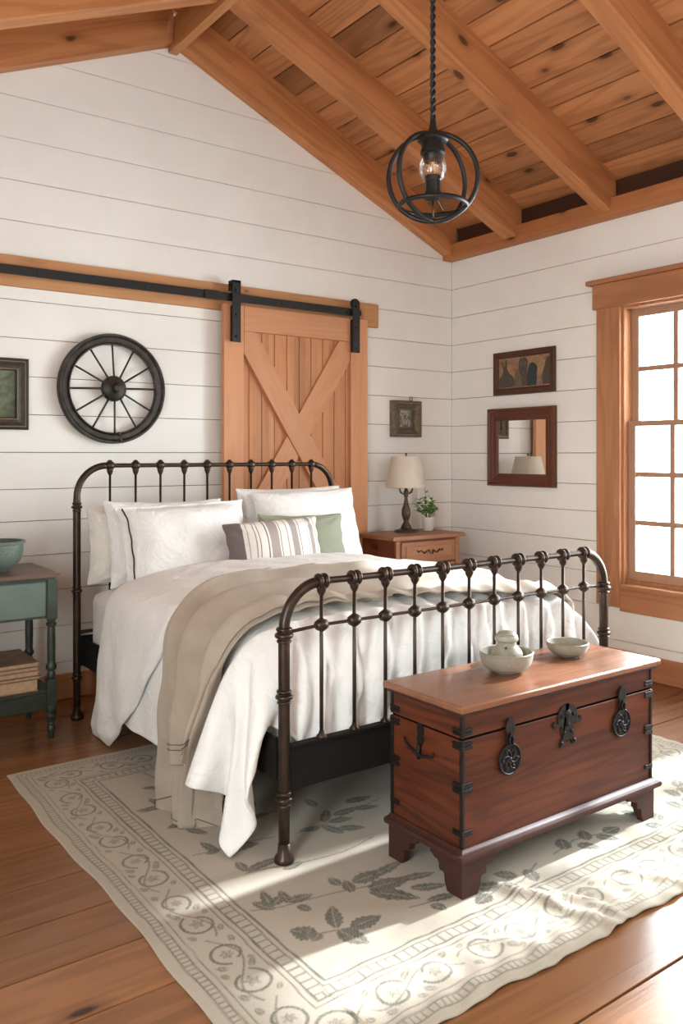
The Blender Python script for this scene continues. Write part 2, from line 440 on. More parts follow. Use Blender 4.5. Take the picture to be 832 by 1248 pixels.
# ceiling boards on both slopes: local x down the slope, y along the room
ang = math.atan(SL); ca = math.cos(ang)
OFF = .245
def ceil(name, side):
    b = MB(); L = ((XR+.2-RX) if side > 0 else (RX-XL+.2))/ca; wdt = .185; n = int(L/wdt)+1
    for i in range(n):
        b.box(i*wdt+.004, (i+1)*wdt-.004, YF-.1, YB+.03, 0, .02)
    R = Matrix.Rotation(ang, 4, 'Y') if side > 0 else Matrix.Rotation(PI, 4, 'Z') @ Matrix.Rotation(ang, 4, 'Y')
    if side < 0:
        R = Matrix.Rotation(PI-ang, 4, 'Y'); 
        b2 = MB()
        for i in range(n): b2.box(i*wdt+.004, (i+1)*wdt-.004, YF-.1, YB+.03, -.02, 0)
        b = b2
    M = Matrix.Translation((RX, 0, RZ+OFF)) @ R
    o = struct(b.build(name, M_plank, None, M, bevel=.0015, seg=1))
    g = MB().box(0, L, YF-.1, YB+.1, .014, .06) if side > 0 else MB().box(0, L, YF-.1, YB+.1, -.06, -.014)
    g.build('roof_deck', M_gap, o, M)
    return o
ceil('ceiling', 1); ceil('ceiling', -1)

# rafters: each one a beam under the boards
RAFT = [(4.795, .095), (4.14, .125), (3.337, .10), (2.45, .11), (1.60, .11), (.75, .11), (-.10, .11), (-.9, .11)]
n_ = 0
def rafter(yc, wd, side):
    global n_
    n_ += 1
    L = (XR-RX)/ca-.04 if side > 0 else (RX-XL)/ca
    d = (OFF+.004)*ca
    b = MB()
    sgn = 1 if side > 0 else -1
    # trapezoid so that the pair meets plumb under the ridge; foot cut plumb too
    t = math.tan(ang)*d
    z0, z1 = (0, d) if side > 0 else (0, -d)
    s0 = .035
    poly = [(s0, z0), (L, z0), (L-t, z1), (s0-t, z1)]
    poly = [(u, v) for u, v in poly]
    b.prism(poly, yc-wd/2, yc+wd/2, 'xz')
    R = Matrix.Rotation(ang, 4, 'Y') if side > 0 else Matrix.Rotation(PI-ang, 4, 'Y')
    return struct(b.build('trim_%d' % n_, M_beam, None, Matrix.Translation((RX, 0, RZ)) @ R, bevel=.006))
for (yc, wd) in RAFT:
    if yc > 4.7: yc, wd = YB-.05, .096
    rafter(yc, wd, 1); rafter(yc, wd, -1)
struct(MB().box(RX-.03, RX+.03, YF, YB-.001, RZ-.045, RZ+.15).build('trim_%d' % (n_+1), wood('ridge_timber', (.56, .245, .092), (.29, .10, .035), 1, .55, .4, None, .05, .55), bevel=.005))
struct(MB().box(XR-.10, XR-.001, YF, YB-.001, 2.925, 3.04).build('trim_%d' % (n_+2), M_plate, bevel=.006))
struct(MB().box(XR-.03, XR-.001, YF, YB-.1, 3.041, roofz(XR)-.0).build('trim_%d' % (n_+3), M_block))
struct(MB().box(XL+.001, XL+.10, YF, YB-.001, roofz(XL)-.30, roofz(XL)-.19).build('trim_%d' % (n_+4), M_plate, bevel=.006))

gable_wall('wall_front', YF-.022, YF, -1, GHOLE)  # gable behind the camera, with its added opening for fill light

# ------------------------------------------------------------------ windows in the right wall
def window(i, y0, y1):
    # the frame object carries the unit; sashes, panes, are its parts
    xf = XR+.022
    f = MB()
    f.box(XR-.002, XR+.115, y0, y0+.022, WZ0, WZ1); f.box(XR-.002, XR+.115, y1-.022, y1, WZ0, WZ1)
    f.box(XR-.002, XR+.115, y0+.022, y1-.022, WZ1-.022, WZ1); f.box(XR+.03, XR+.115, y0+.022, y1-.022, WZ0, WZ0+.03)
    fr = struct(f.build('window_%d' % i, M_trimz, bevel=.003))
    def sash(x0, x1, z0, z1, rows, name, rb, rt):
        a, c = y0+.024, y1-.024; st = .052
        s = MB()
        s.box(x0, x1, a, a+st, z0, z1); s.box(x0, x1, c-st, c, z0, z1)
        s.box(x0, x1, a+st, c-st, z0, z0+rb); s.box(x0, x1, a+st, c-st, z1-rt, z1)
        cols = 3; mw = .032; W = c-a-2*st; hz = z1-rt-z0-rb
        for k in range(1, cols):
            yy = a+st+W*k/cols; s.box(x0+.006, x1-.006, yy-mw/2, yy+mw/2, z0+rb, z1-rt)
        for k in range(1, rows):
            zz = z0+rb+hz*k/rows; s.box(x0+.0075, x1-.0075, a+st, c-st, zz-mw/2, zz+mw/2)
        so = s.build(name, M_sash, fr, bevel=.003)
        xm = (x0+x1)/2
        for k in range(cols):
            for r_ in range(rows):
                ya, yb = a+st+W*k/cols+mw/2, a+st+W*(k+1)/cols-mw/2
                za, zb = z0+rb+hz*r_/rows+mw/2, z0+rb+hz*(r_+1)/rows-mw/2
                MB().box(xm-.002, xm+.002, ya, yb, za, zb).build('glass_pane', M_glass, so)
        return so
    sash(XR+.072, XR+.105, 1.585, WZ1-.024, 2, 'upper_sash', .034, .05)
    sash(XR+.036, XR+.069, WZ0+.03, 1.62, 3, 'lower_sash', .06, .034)
    return fr
for i, (y0, y1) in enumerate(WINS): window(i+1, y0, y1)
# casing around the three units
k0 = n_+5
Y0c, Y1c = WINS[-1][0], WINS[0][1]
def trim(mb, m_, bev=.004):
    global k0
    o = struct(mb.build('trim_%d' % k0, m_, bevel=bev)); k0 += 1; return o
trim(MB().box(XR-.026, XR-.0005, Y1c-.004, Y1c+.175, .43, 2.36), M_trimz)            # left upright
trim(MB().box(XR-.026, XR-.0005, Y0c-.175, Y0c+.004, .43, 2.36), M_trimz)
for (a, c) in ((WINS[1][1], WINS[0][0]), (WINS[2][1], WINS[1][0])):
    trim(MB().box(XR-.026, XR-.0005, a-.004, c+.004, WZ0, 2.36), M_trimz)
trim(MB().box(XR-.036, XR-.0005, Y0c-.2, Y1c+.20, 2.355, 2.515), M_trimy)            # head board
trim(MB().box(XR-.062, XR-.0005, Y0c-.235, Y1c+.235, 2.515, 2.545), M_trimy, .005)   # cap
trim(MB().box(XR-.05, XR+.05, Y0c-.004, Y1c-.0225, WZ0-.03, WZ0+.006), M_trimy, .006)   # sill
trim(MB().box(XR-.027, XR-.0005, Y0c-.17, Y1c-.005, .405, WZ0-.031), M_trimy)          # apron

# pale deck railing outside the window
g = thing('deck_railing', (XR+2.3, 1.5, 0), 'pale white deck railing seen faintly outside through the lower panes', 'railing')
M_rail = plain('white_railing_paint', (.80, .82, .84), .6)
MB().box(XR+2.27, XR+2.33, -3.5, 6.5, .93, .98).build('handrail', M_rail, g)
for yy in (-3.4, -1.8, -.2, 1.4, 3.0, 4.6, 6.2):
    MB().box(XR+2.26, XR+2.34, yy-.04, yy+.04, -.2, .93).build('post', M_rail, g)
struct(MB().box(XR+.125, XR+2.6, -4, 7, -.35, -.2).build('trim_%d' % k0, plain('pale_deck', (.62, .62, .6), .8)))
def arc(cx, cz, r, a0, a1, n, y, plane='xz'):
    o = []
    for i in range(n+1):
        a = a0+(a1-a0)*i/n; o.append((cx+r*math.cos(a), y, cz+r*math.sin(a)))
    return o
# ------------------------------------------------------------------ bed frame
bed = thing('iron_bed', (2.4, 3.43, 0), 'dark bronzed iron spindle bed with tall headboard, standing half on the rug', 'bed')
def ring(mb, c, r, h, axis='z', n=24):
    """a soft turned ring"""
    pr = []
    for i in range(9):
        a = -PI/2+PI*i/8; pr.append((r-.5*h+.5*h*math.cos(a), .5*h*math.sin(a)))
    pr = [(r*.4, -.5*h)]+pr+[(r*.4, .5*h)]
    return mb.lathe(pr, c, axis, n)
HY, FY = 4.418, 2.436
def end_frame(name, x0, x1, y, ztop, R, xs, rp, rb, rt, rails, foot, zsp, knobs):
    """one tube bent into an arch: legs, bends and top rail"""
    pts = [(x0, y, 0.012), (x0, y, .3), (x0, y, ztop-R-.03)]; rr = [rp*.93, rp, rp]
    nb = 12
    for i in range(nb+1):
        a = PI-(PI/2)*i/nb; pts.append((x0+R+R*math.cos(a), y, ztop-R+R*math.sin(a))); rr.append(rb)
    pts.append((xs[0]-.02, y, ztop)); rr.append(rb*.93)
    pts.append((xs[0]+.02, y, ztop)); rr.append(rt)
    pts.append((xs[-1]-.02, y, ztop)); rr.append(rt); pts.append((xs[-1]+.02, y, ztop)); rr.append(rb*.93)
    for i in range(nb+1):
        a = PI/2-(PI/2)*i/nb; pts.append((x1-R+R*math.cos(a), y, ztop-R+R*math.sin(a))); rr.append(rb)
    pts += [(x1, y, ztop-R-.03), (x1, y, .3), (x1, y, 0.012)]; rr += [rp, rp, rp*.93]
    f = MB().tube(pts, rr, 18).build(name, M_iron, bed, smooth=True)
    for x in (x0, x1):
        for (z, r, h, dbl) in knobs:
            m = MB(); ring(m, (x, y, z), r, h)
            if dbl: ring(m, (x, y, z+h*1.05), r*.86, h*.8); ring(m, (x, y, z-h*1.0), r*.8, h*.6)
            m.build('collar', M_iron, f, smooth=True, auto=True)
        MB().lathe([(rp*1.1, 0), (rp*1.65, .003), (rp*1.75, .014), (rp*1.55, .026), (rp*1.15, .034), (rp*1.0, .07)], (x, y, 0)).build('foot', M_iron, f, smooth=True)
    return f
FXS = [1.692+.1458*i for i in range(11)]
HXS = [1.669+.1467*i for i in range(10)]
ff = end_frame('footboard_tube', 1.536, 3.296, FY, .955, .155, FXS, .0205, .0190, .0125, None, None, None,
               [(.782, .033, .020, True), (.571, .031, .018, True), (.219, .030, .020, True)])
hf = end_frame('headboard_tube', 1.488, 3.150, HY, 1.345, .165, HXS, .0200, .0180, .0118, None, None, None,
               [(1.125, .029, .018, True), (.68, .028, .018, True), (.22, .028, .018, True)])
# castings where spindles meet the rails
def knuckle(x, y, z, s=1.0, split=True):
    m = MB()
    if split:
        for dx in (-.0125*s, .0125*s): ring(m, (x+dx, y, z), .0285*s, .017*s, 'x', 20)
        m.lathe([(.016*s, -.02*s), (.021*s, -.012*s), (.0215*s, .012*s), (.016*s, .02*s)], (x, y, z), 'x', 20)
        m.lathe([(.007, -.052*s), (.0105*s, -.046*s), (.016*s, -.036*s), (.018*s, -.02*s), (.014*s, 0)], (x, y, z), 'z', 16)
    else:
        m.lathe([(.008, -.026*s), (.016*s, -.022*s), (.0225*s, -.009*s), (.0225*s, .009*s), (.016*s, .022*s), (.008, .026*s)], (x, y, z), 'x', 10)
        m.lathe([(.007, -.024*s), (.0125*s, -.02*s), (.0155*s, 0), (.0125*s, .02*s), (.007, .024*s)], (x, y, z), 'z', 10)
    return m
for x in FXS:
    knuckle(x, FY, .955).build('rail_knuckle', M_iron, bed, smooth=True, auto=True)
    knuckle(x, FY, .800+.0*(x-1.69), 1.0, False).build('cross_knuckle', M_iron, bed, auto=True)
    MB().tube([(x, FY, .395), (x, FY, .60), (x, FY, .94)], [.0072, .0072, .0068], 10).build('spindle', M_iron, bed, smooth=True)
    MB().lathe([(.02, 0), (.019, .006), (.011, .014), (.0075, .026)], (x, FY, .402), n=14).build('spindle_socket', M_iron, bed, smooth=True)
for x in HXS:
    m = MB(); m.lathe([(.012, -.024), (.019, -.019), (.0245, -.009), (.0255, 0), (.0245, .009), (.019, .019), (.012, .024)], (x, HY, 1.345), 'x', 18)
    m.lathe([(.0065, -.056), (.010, -.048), (.0155, -.036), (.018, -.018), (.014, 0)], (x, HY, 1.345), 'z', 14)
    m.lathe([(.014, 0), (.014, .022), (.0095, .029), (.001, .031)], (x, HY, 1.345), 'z', 14)
    m.build('rail_knuckle', M_iron, bed, smooth=True)
    MB().tube([(x, HY, .46), (x, HY, 1.32)], .0066, 10).build('spindle', M_iron, bed, smooth=True)
MB().tube([(1.536, FY, .790), (1.69, FY, .80), (3.15, FY, .80), (3.296, FY, .790)], .0062, 10).build('cross_rail', M_iron, bed, smooth=True)
MB().tube([(1.488, HY, .46), (3.150, HY, .46)], .010, 10).build('cross_rail', M_iron, bed, smooth=True)
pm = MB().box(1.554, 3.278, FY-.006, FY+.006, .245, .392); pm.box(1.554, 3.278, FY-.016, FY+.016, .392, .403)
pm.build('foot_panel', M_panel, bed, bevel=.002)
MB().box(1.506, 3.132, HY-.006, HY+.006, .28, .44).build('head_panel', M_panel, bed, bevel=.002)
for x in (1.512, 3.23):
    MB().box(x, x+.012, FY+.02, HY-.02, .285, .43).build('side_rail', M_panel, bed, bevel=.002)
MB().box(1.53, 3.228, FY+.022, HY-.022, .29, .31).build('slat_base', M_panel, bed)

# ------------------------------------------------------------------ mattress under its fitted sheet
def round_box(x0, x1, y0, y1, z0, z1, r, nx=30, ny=36, nz=8, fold=0.0, crown=0.0):
    """rounded box as a mesh with optional pleats on its sides"""
    bm = bmesh.new(); bmesh.ops.create_cube(bm, size=1.0)
    bmesh.ops.subdivide_edges(bm, edges=bm.edges, cuts=24, use_grid_fill=True)
    c = Vector(((x0+x1)/2, (y0+y1)/2, (z0+z1)/2)); h = Vector(((x1-x0)/2, (y1-y0)/2, (z1-z0)/2))
    rn = random.Random(3)
    for v in bm.verts:
        p = Vector((v.co.x*2*h.x, v.co.y*2*h.y, v.co.z*2*h.z))
        q = Vector((max(-h.x+r, min(h.x-r, p.x)), max(-h.y+r, min(h.y-r, p.y)), max(-h.z+r, min(h.z-r, p.z))))
        d = p-q
        if d.length > 1e-6: p = q+d.normalized()*min(r, d.length) if d.length > r else p
        if fold and abs(p.z) < h.z*.95 and (abs(p.x) > h.x*.96 or abs(p.y) > h.y*.96):
            s = (p.y if abs(p.x) > h.x*.96 else p.x)
            a = math.sin(s*70+math.sin(s*13)*2)*fold*(1-(p.z/h.z))/2
            if abs(p.x) > h.x*.96: p.x += a
            else: p.y += a
        if crown and p.z > 0: p.z += crown*(1-(p.x/h.x)**2)*(1-(p.y/h.y)**2)
        v.co = c+p
    me = bpy.data.meshes.new('m'); bm.to_mesh(me); bm.free(); return me
mat_me = round_box(1.535, 3.222, FY+.095, HY-.03, .312, .690, .07, fold=.005, crown=.05)
tag(link('mattress', mat_me, M_sheet, smooth=True, sub=1), 'thick mattress in a white fitted sheet on the iron bed frame', 'mattress')

# ------------------------------------------------------------------ pillows
def pillow(name, wdt, hgt, thk, mat, seed, flange=0.0, wr=.014, pinch=.06, piping=None, sag=0.0, stripes=None):
    """a stuffed cushion, local x = width, z = height, y = thickness, base at z=0"""
    rn = np.random.RandomState(seed); N = 44
    u = np.linspace(-1, 1, N); U, V = np.meshgrid(u, u, indexing='ij')
    fu, fv = 1-(np.abs(U)/(1-flange*2/wdt+1e-9)).clip(0, 1)**2.6, 1-(np.abs(V)/(1-flange*2/hgt+1e-9)).clip(0, 1)**2.6
    T = np.sqrt(np.clip(fu*fv, 0, 1))**1.05*thk/2
    T += .0015
    ph = rn.rand(12)*6.28
    W = np.zeros_like(U)
    for k in range(6):
        a = rn.rand()*PI; fr = 3+rn.rand()*6
        W += np.sin(fr*(U*math.cos(a)*wdt/.5+V*math.sin(a)*hgt/.5)+ph[k]+1.5*np.sin(2*U+ph[k+6]))/6
    # creases radiating from the corners
    for sx in (-1, 1):
        for sy in (-1, 1):
            dx, dy = U-sx, V-sy; rr = np.hypot(dx, dy); th = np.arctan2(dy, dx)
            W += .55*np.sin(th*11+ph[(sx+1)+(sy+1)//2])*np.exp(-((rr-.35)/.28)**2)
    e = (fu*fv).clip(0, 1)
    Wf = W*wr*(e**.4)
    # pulled-in sides: edges bow inwards between the corners
    X = U*wdt/2*(1-pinch*(1-V**2)*np.abs(U)**3); Z = V*hgt/2*(1-pinch*(1-U**2)*np.abs(V)**3)
    Z = Z+sag*(U**2-1)*(V > 0)*V
    bend = .02*np.sin(U*2+ph[1])*1.0
    edge = (1-e)**3*.006*np.sin(9*(U+V)*wdt/.5+ph[2])
    vs = []; 
    front = np.stack([X, -T-Wf+bend+edge, Z+hgt/2], -1).reshape(-1, 3); backf = np.stack([X, T*.8+Wf*.3+bend+edge, Z+hgt/2], -1).reshape(-1, 3)
    me = bpy.data.meshes.new(name)
    fs = []
    for i in range(N-1):
        for j in range(N-1):
            a = i*N+j; fs.append((a, a+N, a+N+1, a+1)); b_ = a+N*N; fs.append((b_, b_+1, b_+N+1, b_+N))
    bd = [i*N for i in range(N)]+[(N-1)*N+j for j in range(1, N)]+[i*N+N-1 for i in range(N-2, -1, -1)]+[j for j in range(N-2, 0, -1)]
    for i in range(len(bd)):
        a, b2 = bd[i], bd[(i+1) % len(bd)]; fs.append((a, a+N*N, b2+N*N, b2))
    me.from_pydata(np.vstack([front, backf]).tolist(), [], fs)
    edges = front.reshape(N, N, 3)
    return me, edges
def place_pillow(name, label, mat, c, wdt, hgt, thk, lean, yaw, roll, seed, cat='pillow', group=None, piping=None, **kw):
    me, ed = pillow(name, wdt, hgt, thk, mat, seed, **kw)
    M = Matrix.Translation(c) @ Matrix.Rotation(yaw, 4, 'Z') @ Matrix.Rotation(-lean, 4, 'X') @ Matrix.Rotation(roll, 4, 'Y')
    o = link(name, me, mat, None, M, smooth=True, sub=1)
    tag(o, label, cat, group)
    if piping is not None:
        for (idx, off) in piping:
            pts = [(float(p[0])+off, float(p[1])-.003, float(p[2])) for p in (ed[idx, 1:-1])]
            MB().tube(pts, .0042, 8).build('piping', M_pipe, o, M, smooth=True)
    return o
# ------------------------------------------------------------------ barn door, its track and hangers
hb = tag(MB().box(.6, 3.851, YB-.032, YB-.001, 2.338, 2.508).build('header_board', M_trimx, bevel=.003), 'long pine header board fixed to the gable wall behind the black door track', 'board')
tr = tag(MB().box(.55, 3.60, YB-.098, YB-.090, 2.388, 2.440).build('door_track', M_black, bevel=.0015), 'flat black steel sliding door track bolted to the header board', 'track')
for x in (.9, 1.38, 2.02, 2.44, 2.98, 3.52):
    MB().lathe([(.011, 0), (.011, .058), (.001, .058)], (x, YB-.0905, 2.414), 'y', 14).build('spacer', M_black, tr, smooth=True, auto=True)
    MB().lathe([(.012, 0), (.011, -.006), (.001, -.007)], (x, YB-.098, 2.414), 'y', 6).build('bolt', M_black, tr)
MB().box(3.60, 3.635, YB-.108, YB-.080, 2.395, 2.433).build('end_stop', M_black, tr, bevel=.003)
MB().box(2.40, 2.50, YB-.106, YB-.0981, 2.385, 2.443).build('splice_plate', M_black, tr, bevel=.002)
DX0, DX1, DZ0, DZ1 = 2.545, 3.705, .02, 2.372
door = thing('barn_door', ((DX0+DX1)/2, YB-.06, DZ0), 'pine sliding barn door with crossed X braces behind the bed head', 'door')
ya, yb = YB-.088, YB-.052
MB().box(DX0, DX0+.145, ya, yb, DZ0, DZ1).build('stile', M_doorz, door, bevel=.003)
MB().box(DX1-.150, DX1, ya, yb, DZ0, DZ1).build('stile', M_doorz, door, bevel=.003)
for (z0, z1) in ((DZ1-.165, DZ1-.002), (DZ0, DZ0+.2), (.72, .86)):
    MB().box(DX0+.147, DX1-.152, ya, yb, z0, z1).build('rail', M_doorx, door, bevel=.003)
pb = MB(); x = DX0+.10; 
while x < DX1-.1:
    pb.box(x+.0025, min(x+.098, DX1-.03)-.0025, YB-.058, YB-.04, DZ0+.02, DZ1-.02); x += .098
pb.box(DX0+.02, DX1-.02, YB-.046, YB-.036, DZ0+.02, DZ1-.02)
pb.build('plank_panel', M_doorp, door, bevel=.002)
def brace(x0, z0, x1, z1, wd, y0, y1):
    """board between two corners of a bay, clipped to the bay"""
    dx, dz = x1-x0, z1-z0; L = math.hypot(dx, dz); a = math.atan2(dz, dx)
    bx0, bx1, bz0, bz1 = min(x0, x1), max(x0, x1), min(z0, z1), max(z0, z1)
    nx, nz = -dz/L*wd/2, dx/L*wd/2
    poly = [(x0-dx*.2+nx, z0-dz*.2+nz), (x0-dx*.2-nx, z0-dz*.2-nz), (x1+dx*.2-nx, z1+dz*.2-nz), (x1+dx*.2+nx, z1+dz*.2+nz)]
    def clip(p, f, inter):
        o = []
        for i in range(len(p)):
            A, B = p[i-1], p[i]
            if f(B):
                if not f(A): o.append(inter(A, B))
                o.append(B)
            elif f(A): o.append(inter(A, B))
        return o
    def ix(X): return lambda A, B: (X, A[1]+(B[1]-A[1])*(X-A[0])/(B[0]-A[0]))
    def iz(Z): return lambda A, B: (A[0]+(B[0]-A[0])*(Z-A[1])/(B[1]-A[1]), Z)
    poly = clip(poly, lambda p: p[0] >= bx0, ix(bx0)); poly = clip(poly, lambda p: p[0] <= bx1, ix(bx1))
    poly = clip(poly, lambda p: p[1] >= bz0, iz(bz0)); poly = clip(poly, lambda p: p[1] <= bz1, iz(bz1))
    c = ((x0+x1)/2, (y0+y1)/2, (z0+z1)/2); ca_, sa_ = math.cos(-a), math.sin(-a)
    loc = [((u-c[0])*ca_-(v-c[2])*sa_, (u-c[0])*sa_+(v-c[2])*ca_) for u, v in poly]
    return MB().prism(loc, y0-c[1], y1-c[1], 'xz'), Matrix.Translation(c) @ Matrix.Rotation(-a, 4, 'Y')
bx0, bx1 = DX0+.146, DX1-.151
for (z0, z1) in ((.861, DZ1-.166), (DZ0+.201, .719)):
    m, M = brace(bx0, z1, bx1, z0, .155, ya+.001, yb-.002); m.build('brace', M_doorx, door, M, bevel=.003)
    m, M = brace(bx0, z0, bx1, z1, .155, ya+.012, yb-.001); m.build('brace', M_doorx, door, M, bevel=.003)
def hanger(x, square):
    h = MB().prism([(x-.030, 2.125), (x+.030, 2.125), (x+.030, 2.47 if not square else 2.52), (x+.018, 2.495 if not square else 2.52), (x-.018, 2.495 if not square else 2.52), (x-.030, 2.47 if not square else 2.52)], YB-.128, YB-.121, 'xz')
    if square:
        h.box(x-.030, x+.030, YB-.128, YB-.07, 2.505, 2.520); h.box(x-.030, x+.030, YB-.0775, YB-.07, 2.455, 2.505)
    h.box(x-.026, x+.026, YB-.121, YB-.0885, 2.13, 2.36)
    o = h.build('hanger_strap', M_black, door, bevel=.0015)
    for z in (2.16, 2.30): MB().lathe([(.011, 0), (.010, -.008), (.001, -.009)], (x, YB-.128, z), 'y', 6).build('bolt', M_black, o)
    MB().lathe([(.004, -.010), (.036, -.010), (.038, -.006), (.031, -.002), (.031, .002), (.038, .006), (.036, .010), (.004, .010)], (x, YB-.1085 if not square else YB-.1085, 2.472), 'y', 28).build('roller_wheel', M_black, o, smooth=True, auto=True)
    MB().lathe([(.013, 0), (.012, -.008), (.001, -.009)], (x, YB-.128, 2.455), 'y', 6).build('axle_bolt', M_black, o)
hanger(2.615, True); hanger(3.575, False)

# ------------------------------------------------------------------ old wheel on the wall
WX, WZ = 1.835, 1.795
wh = thing('wagon_wheel', (WX, YB-.002, WZ-.325), 'black iron spoked wheel hung on the white board wall left of the barn door', 'wheel')
rim = MB(); pr = [(.325, -.048), (.325, -.012), (.316, -.008), (.300, -.016), (.266, -.016), (.262, -.024), (.262, -.052), (.27, -.057), (.276, -.045), (.300, -.045), (.312, -.057), (.320, -.057)]
n = 96; vs = []; fs = []
for k in range(n):
    a = 2*PI*k/n
    for (r, h) in pr: vs.append((WX+r*math.cos(a), YB+h, WZ+r*math.sin(a)))
mpr = len(pr)
for k in range(n):
    for i in range(mpr):
        j = (i+1) % mpr; k2 = (k+1) % n; fs.append((k*mpr+i, k*mpr+j, k2*mpr+j, k2*mpr+i))
rim.add(vs, fs); rim.build('rim', M_wheelrim, wh, smooth=True, auto=True)
for k in range(12):
    a = 2*PI*(k+.0)/12+.03; MB().tube([(WX+r*math.cos(a), YB-.038-.02*(1-r/.27), WZ+r*math.sin(a)) for r in (.05, .16, .268)], [.0062, .0056, .0056], 8).build('spoke', M_wheelrim, wh, smooth=True)
MB().lathe([(.05, .0), (.068, -.012), (.076, -.026), (.076, -.036), (.070, -.046), (.052, -.056), (.028, -.062), (.024, -.066), (.022, -.082), (.017, -.088), (.001, -.089)], (WX, YB-.012, WZ), 'y', 36).build('hub', M_wheelrim, wh, smooth=True, auto=True)
m = MB().tube([(WX+.030, YB-.062, WZ-.272), (WX+.026, YB-.075, WZ-.285), (WX+.035, YB-.078, WZ-.305), (WX+.045, YB-.068, WZ-.32)], .006, 8)
m.lathe([(.004, -.01), (.012, -.006), (.012, .006), (.004, .01)], (WX+.026, YB-.068, WZ-.268), 'x', 12)
m.build('rim_clasp', M_bronze, wh, smooth=True)

# ------------------------------------------------------------------ picture frames and mirror
def frame_parts(root, plane, u0, u1, z0, z1, wall, prof, mat, name='frame'):
    """mitred moulding: prof = list of (inset from outer edge, stand-off from wall)"""
    vs = []; fs = []; m = len(prof)
    for (cu, cz) in ((0, 0), (1, 0), (1, 1), (0, 1)):
        for (i_, h) in prof:
            u = (u0+i_) if cu == 0 else (u1-i_); z = (z0+i_) if cz == 0 else (z1-i_)
            vs.append((u, wall-h, z) if plane == 'b' else (wall-h, u, z))
    for c in range(4):
        d = (c+1) % 4
        for i in range(m):
            j = (i+1) % m
            fs.append((c*m+i, c*m+j, d*m+j, d*m+i))
    return MB().add(vs, fs).build(name, mat, root)
def quad(plane, u0, u1, z0, z1, wall, h0, h1):
    return MB().box(u0, u1, wall-h1, wall-h0, z0, z1) if plane == 'b' else MB().box(wall-h1, wall-h0, u0, u1, z0, z1)
# left dark frame, running out of the picture
t = thing('framed_painting', (1.13, YB-.002, 1.543), 'ebonised frame with gilt beads around a dark green painting, left of the wheel', 'picture')
frame_parts(t, 'b', .91, 1.349, 1.543, 1.938, YB, [(0, .001), (0, .032), (.006, .036), (.016, .030), (.022, .030), (.040, .020), (.052, .022), (.058, .026), (.064, .024), (.068, .012), (.068, .001)], M_bframe)
frame_parts(t, 'b', .925, 1.334, 1.558, 1.923, YB, [(0, .030), (0, .0345), (.004, .0345), (.004, .030)], M_gilt, 'gilt_bead')
frame_parts(t, 'b', .966, 1.293, 1.599, 1.882, YB, [(0, .024), (0, .030), (.005, .030), (.005, .024)], M_gilt, 'gilt_bead')
pt = NT('dark_green_painting'); nz = pt.noise(pt.obj(), 14, 6, .7, .6); n2 = pt.noise(pt.mapping(pt.obj(), (6, 6, 16)), 1.0, 4)
c = pt.mix(pt.ramp(nz, .35, .65), (.05, .065, .035), (.15, .17, .085)); c = pt.mix(pt.ramp(n2, .5, .75), c, (.24, .23, .12)); pt.l(c, pt.b.inputs['Base Color']); pt.b.inputs['Roughness'].default_value = .4
quad('b', .975, 1.284, 1.608, 1.873, YB, .002, .012).build('painting', pt.m, t)
# small carved frame with a hanging ring
t = thing('small_carved_frame', (4.12, YB-.002, 1.53), 'small aged gilt frame with a pale sketch, hanging by a ring above the lamp', 'picture')
frame_parts(t, 'b', 3.982, 4.268, 1.538, 1.812, YB, [(0, .001), (0, .038), (.010, .044), (.022, .042), (.03, .030), (.050, .020), (.056, .026), (.064, .024), (.068, .010), (.068, .001)], M_gframe)
frame_parts(t, 'b', 3.998, 4.252, 1.554, 1.796, YB, [(0, .042), (0, .047), (.007, .047), (.007, .042)], M_gilt, 'gilt_bead')
quad('b', 4.045, 4.205, 1.600, 1.750, YB, .002, .010).build('mount', plain('grey_brown_mount', (.14, .12, .10), .8, var=.2, vscale=50), t)
sk = NT('pale_sketch'); nz = sk.noise(sk.mapping(sk.obj(), (40, 40, 22)), 1.0, 5, .7, 1.0)
sk.l(sk.mix(sk.ramp(nz, .46, .56), (.36, .34, .29), (.11, .10, .085)), sk.b.inputs['Base Color']); sk.b.inputs['Roughness'].default_value = .8
quad('b', 4.075, 4.175, 1.618, 1.742, YB, .010, .012).build('sketch', sk.m, t)
m = MB(); a0 = [(4.175+.015*math.cos(2*PI*k/16), YB-.02, 1.828+.015*math.sin(2*PI*k/16)) for k in range(16)]; m.tube(a0, .0028, 6, True); m.build('hanging_ring', M_black, t, smooth=True)
# landscape picture on the right wall
t = thing('figure_picture', (XR-.002, 4.085, 1.84), 'dark walnut framed landscape picture of robed figures above the mirror', 'picture')
frame_parts(t, 'r', 3.800, 4.372, 1.845, 2.158, XR, [(0, .001), (0, .022), (.004, .026), (.036, .026), (.042, .020), (.046, .012), (.046, .001)], M_dframe)
fc = NT('worn_ochre_print'); nz = fc.noise(fc.mapping(fc.obj(), (1, 9, 14)), 1.0, 6, .75, .5); n2 = fc.noise(fc.obj(), 70, 4, .8)
c = fc.mix(fc.ramp(nz, .3, .7), (.42, .235, .125), (.19, .105, .065)); c = fc.mix(fc.ramp(n2, .5, .7), c, (.12, .075, .05)); fc.l(c, fc.b.inputs['Base Color']); fc.b.inputs['Roughness'].default_value = .6
quad('r', 3.845, 4.327, 1.890, 2.113, XR, .002, .010).build('print', fc.m, t)
def fig(poly, mat, h=.0112, nm='painted_figure'):
    MB().prism([(4.327-.482*u, 1.890+.223*v) for u, v in poly], XR-h, XR-.0098, 'yz').build(nm, mat, t)
ft = plain('teal_pigment', (.022, .038, .040), .6, var=.5, vscale=120); fb = plain('umber_pigment', (.075, .060, .048), .7, var=.6, vscale=150); fo = plain('olive_brown_pigment', (.14, .10, .065), .7, var=.5, vscale=130)
